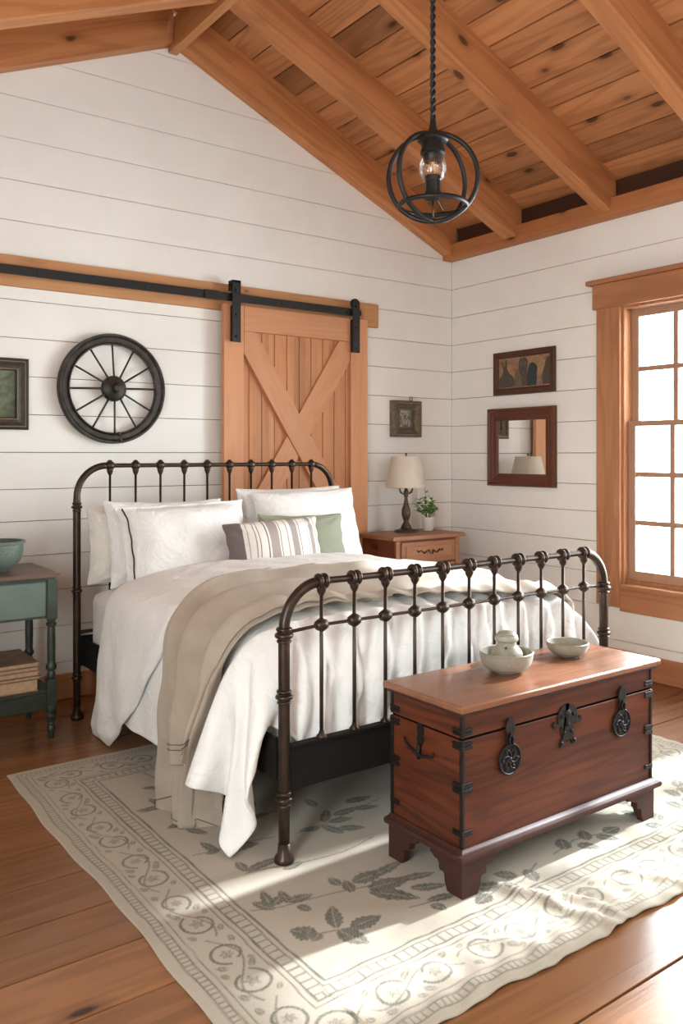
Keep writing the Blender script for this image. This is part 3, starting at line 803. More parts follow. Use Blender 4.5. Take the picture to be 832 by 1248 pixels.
fig([(.02,.03),(.0,.30),(.06,.42),(.10,.60),(.07,.78),(.05,.90),(.08,.88),(.12,.72),(.14,.95),(.17,.93),(.165,.66),(.20,.52),(.27,.40),(.31,.30),(.33,.05)], fb)
fig([(.31,.06),(.32,.40),(.35,.56),(.39,.62),(.42,.50),(.46,.30),(.47,.05)], fo)
fig([(.40,.62),(.41,.86),(.44,.97),(.49,.92),(.50,.98),(.55,.93),(.58,.84),(.57,.68),(.55,.40),(.56,.05),(.47,.05),(.46,.30)], fb, .0116)
fig([(.57,.03),(.56,.40),(.59,.62),(.62,.74),(.67,.78),(.73,.72),(.76,.60),(.75,.30),(.74,.04)], ft, .0120)
fig([(.86,.05),(.85,.34),(.89,.60),(.93,.86),(.97,.92),(1.0,.88),(1.0,.05)], fb)
fig([(.43,.70),(.44,.82),(.47,.84),(.48,.72),(.46,.66)], fo, .0125); fig([(.51,.72),(.52,.83),(.55,.82),(.555,.72)], fo, .0125)
# mirror
t = thing('wall_mirror', (XR-.002, 4.108, 1.175), 'mahogany framed wall mirror below the landscape picture', 'mirror')
frame_parts(t, 'r', 3.793, 4.423, 1.175, 1.745, XR, [(0, .001), (0, .030), (.006, .040), (.018, .042), (.030, .034), (.040, .034), (.060, .024), (.082, .022), (.090, .014), (.092, .008), (.092, .001)], M_mframe)
quad('r', 3.883, 4.333, 1.265, 1.655, XR, .001, .009).build('mirror_glass', M_mirror, t)

# ------------------------------------------------------------------ pendant lamp
PX, PY, PZ, PR = 2.245, 2.46, 2.500, .175
pl = thing('cage_pendant_lamp', (PX, PY, PZ-PR), 'black open globe cage pendant lamp hanging from the ridge on a twisted cord', 'lamp')
for ph in (0, PI):
    pts = [(PX+.0065*math.cos(z*95+ph), PY+.0065*math.sin(z*95+ph), z) for z in np.arange(PZ+PR+.045, RZ-.065, .006)]
    MB().tube(pts, .0058, 7).build('twisted_cord', M_black, pl, smooth=True)
MB().lathe([(.06, RZ-.046), (.058, RZ-.06), (.03, RZ-.068), (.010, RZ-.075)], (PX, PY, 0)).build('canopy_rose', M_black, pl, smooth=True)
MB().lathe([(.004, .075), (.012, .07), (.014, .045), (.020, .03), (.024, .012), (.056, .008), (.060, 0), (.060, -.012), (.054, -.018), (.044, -.020), (.046, -.045), (.050, -.052), (.050, -.062), (.040, -.068), (.036, -.090), (.033, -.094)], (PX, PY, PZ+PR-.02)).build('socket', M_black, pl, smooth=True, auto=True)
def hoop(nrm, r, off=0.0, rad=.0085, flat=True):
    nrm = Vector(nrm).normalized(); a = nrm.orthogonal().normalized(); b_ = nrm.cross(a)
    c = Vector((PX, PY, PZ))+nrm*off
    return MB().tube([c+(a*math.cos(2*PI*k/64)+b_*math.sin(2*PI*k/64))*r for k in range(64)], rad, 10, True)
vx = Vector((math.sin(.631), math.cos(.631), 0)); rx = Vector((math.cos(.631), -math.sin(.631), 0))
hoop(vx*.97+rx*.12, PR, rad=.0098).build('cage_hoop', M_black, pl, smooth=True)
hoop(vx*.82-rx*.57, PR*.98, rad=.0098).build('cage_hoop', M_black, pl, smooth=True)
hoop((0, 0, 1), .132, -.112, rad=.0098).build('cage_ring', M_black, pl, smooth=True)
MB().lathe([(.026, 0), (.026, .062), (.030, .066), (.030, .0)], (PX, PY, PZ-.062), n=20).build('lower_cap', M_black, pl, smooth=True, auto=True)
MB().lathe([(.02, -.03), (.034, -.022), (.036, -.004), (.034, .002), (.012, .004)], (PX, PY, PZ-.062)).build('lower_collar', M_black, pl, smooth=True, auto=True)
for k in range(3):
    a = .5+k*2*PI/3; d = Vector((math.cos(a), math.sin(a), 0)); c = Vector((PX, PY, PZ))
    MB().tube([c+d*.02+Vector((0, 0, -.07)), c+d*.07+Vector((0, 0, -.082)), c+d*.137+Vector((0, 0, -.106))], .004, 8).build('cage_strut', M_bronze, pl, smooth=True)
MB().tube([(PX, PY, PZ-.085), (PX, PY, PZ-.172)], .004, 8).build('stem', M_bronze, pl, smooth=True)
bulb = MB().lathe([(.001, -.118), (.020, -.116), (.038, -.106), (.051, -.086), (.056, -.064), (.052, -.038), (.040, -.010), (.029, .010), (.028, .022)], (PX, PY, PZ+.10-.005), n=32).build('bulb', M_bulb, pl, smooth=True)
fm = MB()
for k in range(6):
    a = k*PI/3; fm.tube([(PX+.010*math.cos(a), PY+.010*math.sin(a), PZ+.11), (PX+.016*math.cos(a+.4), PY+.016*math.sin(a+.4), PZ+.02)], .0011, 5)
fm.tube([(PX, PY, PZ+.12), (PX, PY, PZ+.03)], .0035, 6)
fm.build('filament', M_fil, bulb, smooth=True)

# ------------------------------------------------------------------ right bedside cabinet, lamp and plant
RN = (3.95, 4.60, 0)
rn_ = thing('bedside_cabinet', RN, 'carved pine bedside cabinet with one drawer, standing by the barn door', 'nightstand')
MB().prism([(3.61, .818), (3.61, .835), (3.62, .846), (4.28, .846), (4.29, .835), (4.29, .818)], 4.35, 4.745, 'xz').build('top', M_pine, rn_, bevel=.004)
MB().box(3.65, 4.25, 4.385, 4.74, .20, .818).build('body', M_pined, rn_, bevel=.003)
MB().box(3.655, 3.69, 4.372, 4.384, .2, .812).build('front_stile', M_pine, rn_, bevel=.002); MB().box(4.21, 4.245, 4.372, 4.384, .2, .812).build('front_stile', M_pine, rn_, bevel=.002)
dr = MB().box(3.70, 4.20, 4.366, 4.384, .655, .80).build('drawer', M_pine, rn_, bevel=.003)
MB().box(3.735, 4.165, 4.360, 4.366, .685, .772).build('raised_field', M_pine, dr, bevel=.004)
m = MB()
for sx in (-1, 1):
    m.tube([(3.95+sx*.03, 4.354, .735), (3.95+sx*.06, 4.350, .72), (3.95+sx*.085, 4.352, .742), (3.95+sx*.11, 4.354, .73), (3.95+sx*.12, 4.356, .745)], .0045, 8)
m.build('carved_scroll', M_bronze, dr, smooth=True)
m = MB().tube([(3.93, 4.352, .745), (3.935, 4.338, .72), (3.955, 4.336, .715), (3.972, 4.348, .742)], .005, 8); m.build('pull', M_bronze, dr, smooth=True)
MB().box(3.70, 4.20, 4.368, 4.384, .25, .64).build('door', M_pine, rn_, bevel=.003)
m = MB().tube([(3.645, 4.60+.03*math.cos(a), .76+.025*math.sin(a)) for a in np.linspace(0, 6.2, 16)], .003, 6); m.build('carved_roundel', M_pined, rn_, smooth=True)
for x in (3.67, 4.23):
    for y in (4.41, 4.71): MB().lathe([(.016, 0), (.024, .02), (.018, .05), (.026, .09), (.028, .2)], (x, y, 0), n=16).build('leg', M_pined, rn_, smooth=True)
LX, LY, LZ = 3.955, 4.62, .846
lp = thing('table_lamp', (LX, LY, LZ), 'aged bronze table lamp with a cream linen shade on the pine bedside cabinet', 'lamp')
MB().lathe([(.086, 0), (.088, .006), (.080, .013), (.062, .018), (.048, .022), (.030, .034)], (LX, LY, LZ), n=24).build('base', M_bronze, lp, smooth=True)
MB().lathe([(.040, .020), (.036, .04), (.024, .062), (.017, .078), (.022, .092), (.030, .112), (.033, .138), (.030, .168), (.020, .195), (.014, .225), (.011, .25), (.015, .258), (.017, .268), (.012, .278), (.020, .290), (.014, .300), (.010, .315), (.012, .35)], (LX, LY, LZ), n=20).build('stem', M_bronze, lp, smooth=True)
for sx in (-1, 1):
    MB().tube([(LX, LY, LZ+.285), (LX+sx*.025, LY, LZ+.276), (LX+sx*.050, LY, LZ+.286), (LX+sx*.060, LY, LZ+.306), (LX+sx*.058, LY, LZ+.33)], [.006, .006, .007, .006, .004], 8).build('scroll_arm', M_bronze, lp, smooth=True)
MB().tube([(LX, LY, LZ+.35), (LX, LY, LZ+.56)], .004, 8).build('harp_rod', M_bronze, lp, smooth=True)
MB().lathe([(.148, .322), (.150, .324), (.106, .545), (.104, .545), (.104, .541), (.146, .322)], (LX, LY, LZ), n=48).build('lamp_shade', M_shade, lp, smooth=True, auto=True)
MB().lathe([(.105, .538), (.006, .542), (.006, .546), (.105, .542)], (LX, LY, LZ), n=24).build('shade_spider', M_shade, lp, smooth=True)
MB().ball((LX, LY, LZ+.562), .008, 8).build('finial', M_bronze, lp, smooth=True)
QX, QY = 4.16, 4.61
pp = thing('potted_plant', (QX, QY, LZ), 'small white pot with a bushy green seedling beside the table lamp', 'plant')
MB().lathe([(.034, 0), (.038, .004), (.045, .075), (.048, .082), (.048, .100), (.043, .100), (.042, .085), (.002, .085)], (QX, QY, LZ), n=28).build('pot', M_pot, pp, smooth=True, auto=True)
MB().lathe([(.042, .084), (.02, .092), (.001, .093)], (QX, QY, LZ), n=20).build('soil', M_soil, pp, smooth=True)
rnd = random.Random(5); stems = MB(); leaves = MB()
def leaf(mb, p, d, up, L, W):
    d = d.normalized(); s = d.cross(up); s.normalize(); nrm = s.cross(d)
    pts = [(0, 0, 0), (.28, .42, .06), (.62, .50, .07), (1, 0, -.06), (.62, -.50, .07), (.28, -.42, .06), (.5, 0, 0)]
    vs = [p+d*a*L+s*b*W+nrm*c*L for a, b, c in pts]
    mb.add(vs, [(0, 1, 6), (1, 2, 6), (2, 3, 6), (3, 4, 6), (4, 5, 6), (5, 0, 6)])
for k in range(17):
    a = rnd.uniform(0, 2*PI); r = rnd.uniform(.02, .11); hgt = rnd.uniform(.06, .17)*(1.15-r*3)
    if k == 0: a, r, hgt = math.atan2(-.35, -.6)+.0, .13, .10
    if k == 1: a, r, hgt = 2.2, .03, .24
    p0 = Vector((QX+.01*math.cos(a), QY+.01*math.sin(a), LZ+.09)); p2 = Vector((QX+r*math.cos(a), QY+r*math.sin(a)*.75, LZ+.09+hgt)); p1 = (p0+p2)/2+Vector((0, 0, .02))
    stems.tube([p0, p1, p2], .0016, 5)
    for q in range(9):
        tt = .3+.7*q/8; p = p0*(1-tt)**2+p1*2*tt*(1-tt)+p2*tt*tt
        b_ = rnd.uniform(0, 2*PI); d = Vector((math.cos(b_), math.sin(b_), rnd.uniform(-.1, .7)))
        leaf(leaves, p, d, Vector((0, 0, 1)), rnd.uniform(.028, .044), rnd.uniform(.020, .030))
stems.build('stems', M_stem, pp, smooth=True); leaves.build('leaves', M_leaf, pp, smooth=True, solid=.0006)

# ------------------------------------------------------------------ left side table, bowl and books
TZ = .822
ls = thing('side_table', (1.0, 4.39, 0), 'worn green side table with turned legs and a low shelf, left of the bed', 'side table')
TX0, TX1, TY0, TY1 = .70, 1.322, 4.150, 4.625
MB().prism([(TX0, TZ-.016), (TX0, TZ-.004), (TX0+.012, TZ), (TX1-.012, TZ), (TX1, TZ-.006), (TX1-.002, TZ-.014), (TX1-.018, TZ-.022), (TX0+.018, TZ-.022)], TY0, TY1, 'xz').build('top', M_ntop, ls, bevel=.003)
MB().box(TX0+.022, TX1-.022, TY0+.018, TY1-.02, TZ-.034, TZ-.022).build('top_moulding', M_ngreen, ls, bevel=.003)
LW = .024
def post_y(x, y):
    m = MB().box(x-LW, x+LW, y-LW, y+LW, .592, TZ-.034); m.build('post_block', M_ngreen, ls, bevel=.003)
    pr = [(.016, .295), (.020, .30), (.022, .31), (.018, .325), (.016, .335), (.025, .345), (.026, .36), (.019, .372), (.019, .385), (.0205, .46), (.019, .545), (.017, .552), (.025, .560), (.026, .570), (.018, .577), (.023, .585), (.022, .594)]
    MB().lathe(pr, (x, y, 0), n=20).build('leg', M_ndark, ls, smooth=True, auto=True)
    MB().box(x-LW, x+LW, y-LW, y+LW, .165, .296).build('post_block', M_ndark, ls, bevel=.003)
    MB().lathe([(.012, 0), (.015, .01), (.013, .022), (.020, .04), (.022, .055), (.016, .066), (.018, .074), (.014, .082), (.022, .095), (.025, .115), (.018, .125), (.026, .135), (.028, .150), (.025, .166)], (x, y, 0), n=20).build('foot', M_ndark, ls, smooth=True, auto=True)
for x in (TX0+.05, 1.285):
    for y in (4.195, 4.575): post_y(x, y)
MB().box(TX0+.074, 1.261, 4.178, 4.190, .600, TZ-.034).build('front_rail', M_ngreen, ls, bevel=.002)
d_ = MB().box(TX0+.085, 1.250, 4.166, 4.180, .612, TZ-.044).build('drawer', plain('pale_teal_paint', (.14, .19, .17), .4, var=.12, vscale=7), ls, bevel=.004)
MB().ball((.98, 4.150, .70), .016, 10).build('knob', M_bronze, d_, smooth=True)
MB().box(1.275, 1.290, 4.219, 4.551, .600, TZ-.034).build('side_rail', M_ngreen, ls); MB().box(TX0+.045, TX0+.06, 4.219, 4.551, .600, TZ-.034).build('side_rail', M_ngreen, ls)
MB().box(TX0+.074, 1.261, 4.575, 4.590, .600, TZ-.034).build('back_rail', M_ngreen, ls)
MB().box(TX0+.03, 1.30, 4.180, 4.590, .222, .240).build('shelf', M_ndark, ls, bevel=.003)
MB().box(TX0+.074, 1.261, 4.182, 4.196, .150, .2215).build('shelf_apron', M_ndark, ls, bevel=.002)
MB().box(1.276, 1.290, 4.219, 4.551, .170, .2215).build('shelf_apron', M_ndark, ls, bevel=.002)
bw = tag(MB().lathe([(.05, 0), (.055, .002), (.06, .010), (.085, .022), (.118, .060), (.128, .105), (.130, .138), (.137, .141), (.139, .149), (.136, .154), (.124, .154), (.118, .105), (.105, .062), (.075, .030), (.001, .022)], (1.065, 4.36, TZ), n=48).build('green_bowl', [M_bowlg, M_bowlin], smooth=True, auto=True), 'speckled green glazed bowl on top of the green side table', 'bowl')
for p in bw.data.polygons:
    cx, cy = p.center[0]-1.065, p.center[1]-4.36
    if p.normal[0]*cx+p.normal[1]*cy < -.001 or (p.normal[2] > .9 and p.center[2] < TZ+.05): p.material_index = 1
bks = [(.241, .058, .465, .330, 'thick', 0), (.300, .016, .475, .34, 'thin', 1), (.317, .024, .46, .33, 'mid', 0), (.342, .018, .455, .325, 'mid', 0), (.361, .022, .47, .34, 'cov', 2)]
bl = ['thick pale stack block at the bottom of the book pile on the low shelf', 'thin dark covered book second from the bottom of the shelf pile', 'tan book in the middle of the pile on the low shelf', 'slim tan book second from the top of the shelf pile', 'brown covered book lying on top of the shelf pile']
bl[0] = 'thickest bare paged book at the bottom of the pile on the low shelf'
for (z, h, wd, dp, kd, cv), lab in zip(bks, bl):
    bt = thing('book', (1.0, 4.37, z), lab, 'book', 'books piled on the low shelf')
    x1 = 1.232+rnd.uniform(-.006, .006)+(.008 if cv == 1 else 0); x0 = x1-wd+.03; y0 = 4.205+rnd.uniform(-.004, .006)
    MB().box(x0+.004, x1-.004, y0+.003, y0+dp, z+.003, z+h-.003).build('pages', M_paper, bt, bevel=.002)
    cm = M_cover if cv else M_cover2
    MB().box(x0, x1, y0, y0+dp+.004, z, z+.0028).build('cover_board', cm, bt); MB().box(x0, x1, y0, y0+dp+.004, z+h-.0028, z+h-.0002).build('cover_board', cm, bt)
    MB().box(x0, x0+.003, y0, y0+dp+.004, z+.003, z+h-.003).build('spine', cm, bt)
# ------------------------------------------------------------------ blanket chest
CX0, CX1, CY0, CY1 = 1.860, 2.862, 1.902, 2.245
ch = thing('blanket_chest', ((CX0+CX1)/2, (CY0+CY1)/2, 0), 'dark red wooden blanket chest with black iron fittings at the foot of the bed', 'chest')
bd = MB().box(CX0, CX1, CY0, CY1, .150, .4925).build('body', M_chest, ch, bevel=.002)
MB().box(CX0-.0015, CX0-.0001, CY0+.012, CY1-.012, .153, .493).build('side_board', M_chesty, bd)
lid = MB().box(CX0, CX1, CY0, CY1, .5005, .576).build('lid', M_chest, ch, bevel=.002)
MB().box(CX0-.0015, CX0-.0001, CY0+.012, CY1-.012, .5, .575).build('side_board', M_chesty, lid)
MB().box(CX0+.0012, CX1-.0012, CY0+.0012, CY1-.0012, .4926, .5004).build('lid_seam', plain('dark_seam', (.008, .005, .004), .9, spec=0), ch)
tp = MB().box(CX0-.030, CX1+.028, CY0-.030, CY1+.02, .587, .611).build('lid_top', M_chesttop, lid, bevel=.007, seg=3)
MB().box(CX0-.018, CX1+.016, CY0-.018, CY1+.01, .575, .5875).build('top_moulding', M_chestbase, lid, bevel=.004)
# dark corner edges
for (x, y) in ((CX0, CY0), (CX1, CY0), (CX0, CY1), (CX1, CY1)):
    for (z0, z1, pr_) in ((.153, .492, bd), (.501, .574, lid)):
        MB().box(x-.0055, x+.0055, y-.0055, y+.0055, z0, z1).build('corner_edge', M_hard, pr_, bevel=.002)
# plinth moulding with a mitred outline, bracket feet
vs = []; fs = []; prof = [(0, .151), (.007, .154), (.012, .148), (.020, .143), (.028, .140), (.031, .132), (.028, .122), (.016, .118), (.012, .110)]
m_ = len(prof)
for (sx, sy, x, y) in ((-1, -1, CX0, CY0), (1, -1, CX1, CY0), (1, 1, CX1, CY1), (-1, 1, CX0, CY1)):
    for (o_, z) in prof: vs.append((x+sx*o_, y+sy*o_*(1 if sy < 0 else .4), z))
for c in range(4):
    d = (c+1) % 4
    for i in range(m_-1): fs.append((c*m_+i, c*m_+i+1, d*m_+i+1, d*m_+i))
fs.append(tuple(c*m_ for c in range(4))); fs.append(tuple(c*m_+m_-1 for c in (3, 2, 1, 0)))
MB().add(vs, fs).build('plinth', M_chestbase, ch, auto=True)
def footprof(w_):
    return [(0, 0), (.070, 0), (.074, .012), (.082, .030), (.083, .050), (.090, .056), (.100, .054), (.108, .060), (.108, .076), (.116, .086), (.128, .086), (.138, .094), (w_, .098), (w_, .1105), (0, .1105)]
for (x, sx) in ((CX0, 1), (CX1, -1)):
    for (y, sy) in ((CY0, 1), (CY1, -1)):
        p = footprof(.165); m = MB()
        m.prism([(x-sx*.010+sx*u, v) for u, v in p], y-sy*.010, y+sy*.018, 'xz')
        q = footprof(.15); m.prism([(y-sy*.0099+sy*u, v) for u, v in q], x-sx*.0099, x+sx*.018, 'yz')
        m.build('bracket_foot', M_chestbase, ch, bevel=.002)
# fittings
def plate(poly, y0=CY0-.0045, y1=CY0+.0005, name='plate', par=None, mt=None, bev=.0012):
    return MB().prism(poly, y0, y1, 'xz').build(name, mt or M_hard, par or bd, bevel=bev)
def lobed(cx, cz, r, lob, n_l, n=48, sx=1.0):
    return [(cx+sx*(r+lob*abs(math.sin(n_l*a/2)))*math.cos(a), cz+(r+lob*abs(math.sin(n_l*a/2)))*math.sin(a)) for a in [2*PI*k/n for k in range(n)]]
lc = (2.367, .466)
LP = [(-.010, .058), (.010, .058), (.030, .052), (.046, .036), (.052, .016), (.050, -.002), (.060, -.004), (.068, .006), (.078, .002), (.078, -.012), (.064, -.020), (.048, -.016), (.036, -.014), (.030, -.030), (.034, -.046), (.030, -.058), (.038, -.066), (.044, -.078), (.036, -.090), (.022, -.086), (.018, -.072), (.008, -.066), (.0, -.074)]
LP = [(lc[0]+u, lc[1]+v) for u, v in LP]+[(lc[0]-u, lc[1]+v) for u, v in reversed(LP[:-1])] if False else [(lc[0]+u, lc[1]+v) for u, v in LP]+[(2*lc[0]-(lc[0]+u), lc[1]+v) for u, v in reversed(LP[:-1])]
lk = plate(LP, name='lock_plate')
for (u, v, r) in ((0, .022, .018), (0, -.012, .010), (.03, .018, .008), (-.03, .018, .008), (.02, -.04, .007), (-.02, -.04, .007), (.034, -.074, .008), (-.034, -.074, .008)):
    MB().lathe([(r, 0), (r*.8, -.004), (r*.3, -.006), (.0005, -.0062)], (lc[0]+u, CY0-.0045, lc[1]+v), 'y', 16).build('boss', M_hard, lk, smooth=True)
for (cx, cz) in ((2.071, .394), (2.674, .400)):
    tabp = [(cx-.016, cz+.085), (cx-.024, cz+.100), (cx-.018, cz+.122), (cx-.008, cz+.136), (cx+.008, cz+.136), (cx+.018, cz+.122), (cx+.024, cz+.100), (cx+.016, cz+.085), (cx+.020, cz+.060), (cx+.014, cz+.044), (cx-.014, cz+.044), (cx-.020, cz+.060)]
    hs = plate(tabp, CY0-.010, CY0-.0045, 'hasp')
    disc = MB().prism(lobed(cx, cz, .050, .003, 16, 64), CY0-.006, CY0+.0005, 'xz').build('round_plate', M_hard, hs, bevel=.001)
    MB().tube([(cx+.049*math.cos(a), CY0-.007, cz+.049*math.sin(a)) for a in np.linspace(0, 2*PI, 41)[:-1]], .0035, 8, True).build('rim_ring', M_hard, disc, smooth=True)
    m = MB()
    for k in range(6):
        a = k*PI/3; m.tube([(cx+(.008+.032*s)*math.cos(a+s*1.1), CY0-.0075, cz+(.008+.032*s)*math.sin(a+s*1.1)) for s in np.linspace(0, 1, 8)], .0028, 6)
        m.ball((cx+.03*math.cos(a+.1), CY0-.007, cz+.03*math.sin(a+.1)), .005, 6, (1, .6, 1))
    m.ball((cx, CY0-.007, cz), .009, 8, (1, .6, 1)); m.build('pierced_relief', M_hard, disc, smooth=True)
    MB().tube([(cx+s*.006, CY0-.013, cz+.050+v) for s, v in ((-1, 0), (-1.5, .02), (0, .034), (1.5, .02), (1, 0))], .0035, 8).build('hasp_loop', M_hard, hs, smooth=True)
# corner straps on the near and far front corners, side and back ones too
for (x, sx) in ((CX0, 1), (CX1, -1)):
    for (y, sy) in ((CY0, 1), (CY1, -1)):
        for (z0, z1, par) in ((.507, .530, lid), (.462, .488, bd), (.322, .360, bd), (.190, .208, bd)):
            m = MB(); zm = (z0+z1)/2; hh = (z1-z0)/2
            for zz in ((zm+hh*.5), (zm-hh*.5)):
                m.prism([(x-sx*.0048, zz-hh*.42), (x+sx*.034, zz-hh*.42), (x+sx*.042, zz-hh*.1), (x+sx*.038, zz+hh*.42), (x-sx*.0048, zz+hh*.42)], y-sy*.0062, y-sy*.0002, 'xz')
                m.prism([(y-sy*.0060, zz-hh*.42), (y+sy*.034, zz-hh*.42), (y+sy*.042, zz-hh*.1), (y+sy*.038, zz+hh*.42), (y-sy*.0060, zz+hh*.42)], x-sx*.0066, x-sx*.0004, 'yz')
            m.build('corner_strap', M_hard, par, bevel=.001)
# bail handle on the left end
hy = 2.095
hp = MB().prism([(hy-.012, .50), (hy+.012, .50), (hy+.016, .476), (hy+.010, .462), (hy+.018, .450), (hy+.008, .430), (hy-.008, .430), (hy-.018, .450), (hy-.010, .462), (hy-.016, .476)], CX0-.007, CX0-.0016, 'yz').build('handle_plate', M_hard, bd, bevel=.001)
MB().tube([(CX0-.012, hy+.075, .440), (CX0-.013, hy+.068, .425), (CX0-.014, hy+.045, .412), (CX0-.014, hy+.015, .402), (CX0-.014, hy-.015, .398), (CX0-.014, hy-.045, .404), (CX0-.013, hy-.068, .410), (CX0-.012, hy-.072, .425)], [.003, .0045, .005, .006, .006, .005, .0045, .003], 8).build('handle_bail', M_hard, hp, smooth=True)
MB().tube([(CX0-.011, hy, .435), (CX0-.013, hy, .385)], [.008, .006], 8).build('handle_knuckle', M_hard, hp, smooth=True)

# ------------------------------------------------------------------ bowls on the chest
CT = .618
ch.location.z += .007
def bowl_prof(r, h, foot, th=.006):
    p = [(foot*.9, 0), (foot, .0015), (foot, .006)]
    n = 12
    for i in range(n+1):
        a = i/n*PI/2; p.append((foot+(r-foot)*math.sin(a)**.9, .006+(h-.006)*(1-math.cos(a))**1.0))
    p += [(r+.002, h+.003), (r-.001, h+.006), (r-th, h+.004)]
    for i in range(n, -1, -1):
        a = i/n*PI/2; p.append((max(.0008, foot*.9*(i > 0)+(r-th-foot*.9)*math.sin(a)**.9) if i > 0 else .0008, .013+(h-.013)*(1-math.cos(a))))
    return p
B1 = (2.262, 2.088); B2 = (2.640, 2.118)
o = MB().lathe(bowl_prof(.096, .072, .040), (B1[0], B1[1], CT), n=56).build('stoneware_bowl', M_stone, smooth=True, auto=True)
tag(o, 'larger grey stoneware bowl on the chest with a small jar inside it', 'bowl', 'stoneware bowls on the chest')
o = MB().lathe(bowl_prof(.080, .050, .034), (B2[0], B2[1], CT), n=56).build('stoneware_bowl', M_stone, smooth=True, auto=True)
tag(o, 'smaller empty grey stoneware bowl on the right of the chest top', 'bowl', 'stoneware bowls on the chest')
B3 = (2.372, 2.118)
o = MB().lathe(bowl_prof(.074, .052, .030), (2.358, 2.168, CT), n=48).build('stoneware_bowl', M_stonein, smooth=True, auto=True)
tag(o, 'pale bowl half hidden behind the larger stoneware bowl on the chest', 'bowl', 'stoneware bowls on the chest')
jr = thing('lidded_jar', (B1[0]+.008, B1[1]+.006, CT+.014), 'small round lidded stoneware jar sitting inside the larger bowl', 'jar')
jx, jy, jz = B1[0]+.008, B1[1]+.006, CT+.0145
MB().lathe([(.030, 0), (.034, .004), (.050, .022), (.058, .040), (.057, .055), (.048, .070), (.037, .080), (.034, .088), (.036, .094), (.034, .0955), (.001, .096)], (jx, jy, jz), n=40).build('pot', M_stone, jr, smooth=True)
MB().lathe([(.036, .0962), (.041, .098), (.043, .104), (.040, .116), (.030, .127), (.014, .133), (.001, .134)], (jx, jy, jz), n=40).build('lid', M_stonein, jr, smooth=True)
MB().tube([(jx+.038*math.cos(a), jy+.038*math.sin(a)*.9, jz+.120+.006*math.sin(a*2)) for a in np.linspace(2.2, 5.2, 12)], .004, 8).build('lid_bead', M_stonein, jr, smooth=True)
vd = Vector((-.72, -.69, 0)).normalized()
MB().ball((jx-.036+.0, jy-.030, jz+.080), .0045, 8).build('spout_hole', M_black, jr, smooth=True)
LEAVES = [(1.379,2.005,1.325,2.076,0.050),(1.443,2.000,1.506,2.109,0.035),(1.478,1.974,1.593,1.978,0.045),(1.442,1.990,1.473,1.881,0.048),(1.396,2.008,1.347,1.988,0.020),(1.405,2.201,1.419,2.281,0.020),(1.404,2.208,1.497,2.199,0.030),(1.418,2.174,1.439,2.123,0.022),(1.348,2.213,1.373,2.315,0.020),(1.353,2.198,1.311,2.276,0.025),(1.353,2.222,1.417,2.252,0.020),(1.397,2.453,1.404,2.533,0.022),(1.397,2.453,1.555,2.473,0.030),(1.503,2.390,1.590,2.396,0.025),(1.641,2.183,1.782,2.186,0.045),(1.662,2.123,1.813,2.096,0.050),(1.653,2.111,1.755,1.981,0.045),(1.604,2.134,1.629,2.211,0.030),(1.721,2.176,1.871,2.206,0.030),(1.596,2.189,1.595,2.256,0.020),(1.756,2.112,1.905,2.076,0.030),(1.769,2.045,1.882,1.993,0.030),(1.408,2.648,1.533,2.603,0.050),(1.404,2.651,1.339,2.638,0.025),(1.385,2.635,1.370,2.738,0.020),(1.378,2.863,1.426,2.778,0.020),(1.388,2.925,1.322,2.904,0.020),(1.389,2.906,1.403,2.985,0.020),(1.427,2.879,1.517,2.866,0.030),(1.484,3.261,1.387,3.332,0.020),(1.491,3.277,1.494,3.409,0.020),(1.498,3.251,1.530,3.124,0.020),(1.391,3.096,1.284,3.127,0.025),(1.404,3.087,1.371,3.209,0.020),(1.408,3.056,1.435,2.980,0.020),(1.787,2.581,1.706,2.598,0.030),(1.800,2.589,1.829,2.483,0.030),(1.823,2.607,1.899,2.697,0.030),(1.836,2.597,1.937,2.577,0.030),(1.829,2.534,1.924,2.481,0.035),(1.882,2.635,2.022,2.635,0.030),(1.993,2.705,2.118,2.694,0.035),(1.982,2.636,2.085,2.599,0.030),(1.878,2.741,1.887,2.832,0.030),(1.761,1.958,1.879,1.933,0.025),(1.759,1.936,1.774,1.879,0.025),(1.481,3.512,1.328,3.553,0.018),(1.656,3.506,1.541,3.516,0.018),(1.770,3.487,1.902,3.455,0.020),(1.768,3.362,1.848,3.244,0.020),(1.598,2.806,1.705,2.801,0.025),(1.591,2.794,1.514,2.781,0.020),(1.681,2.885,1.694,2.973,0.020)]
STEMS = [ [(1.321,2.068),(1.382,2.008),(1.442,1.990),(1.510,1.967),(1.589,1.981)],[(1.287,2.235),(1.368,2.199),(1.450,2.185),(1.562,2.164),(1.728,2.119)],[(1.392,2.444),(1.476,2.424),(1.555,2.394),(1.746,2.371),(1.898,2.400)],[(1.302,2.658),(1.391,2.645),(1.504,2.640),(1.608,2.612)],[(1.291,3.103),(1.401,3.080),(1.433,2.857),(1.515,2.849)],[(1.292,3.556),(1.462,3.513),(1.512,3.241),(1.551,3.129)],[(1.683,2.590),(1.800,2.589),(1.973,2.624),(2.130,2.655)],[(1.695,1.960),(1.782,1.943),(1.907,1.943)],[(1.680,3.514),(1.776,3.418),(1.887,3.239)],[(1.507,2.769),(1.604,2.803),(1.726,2.804)] ]
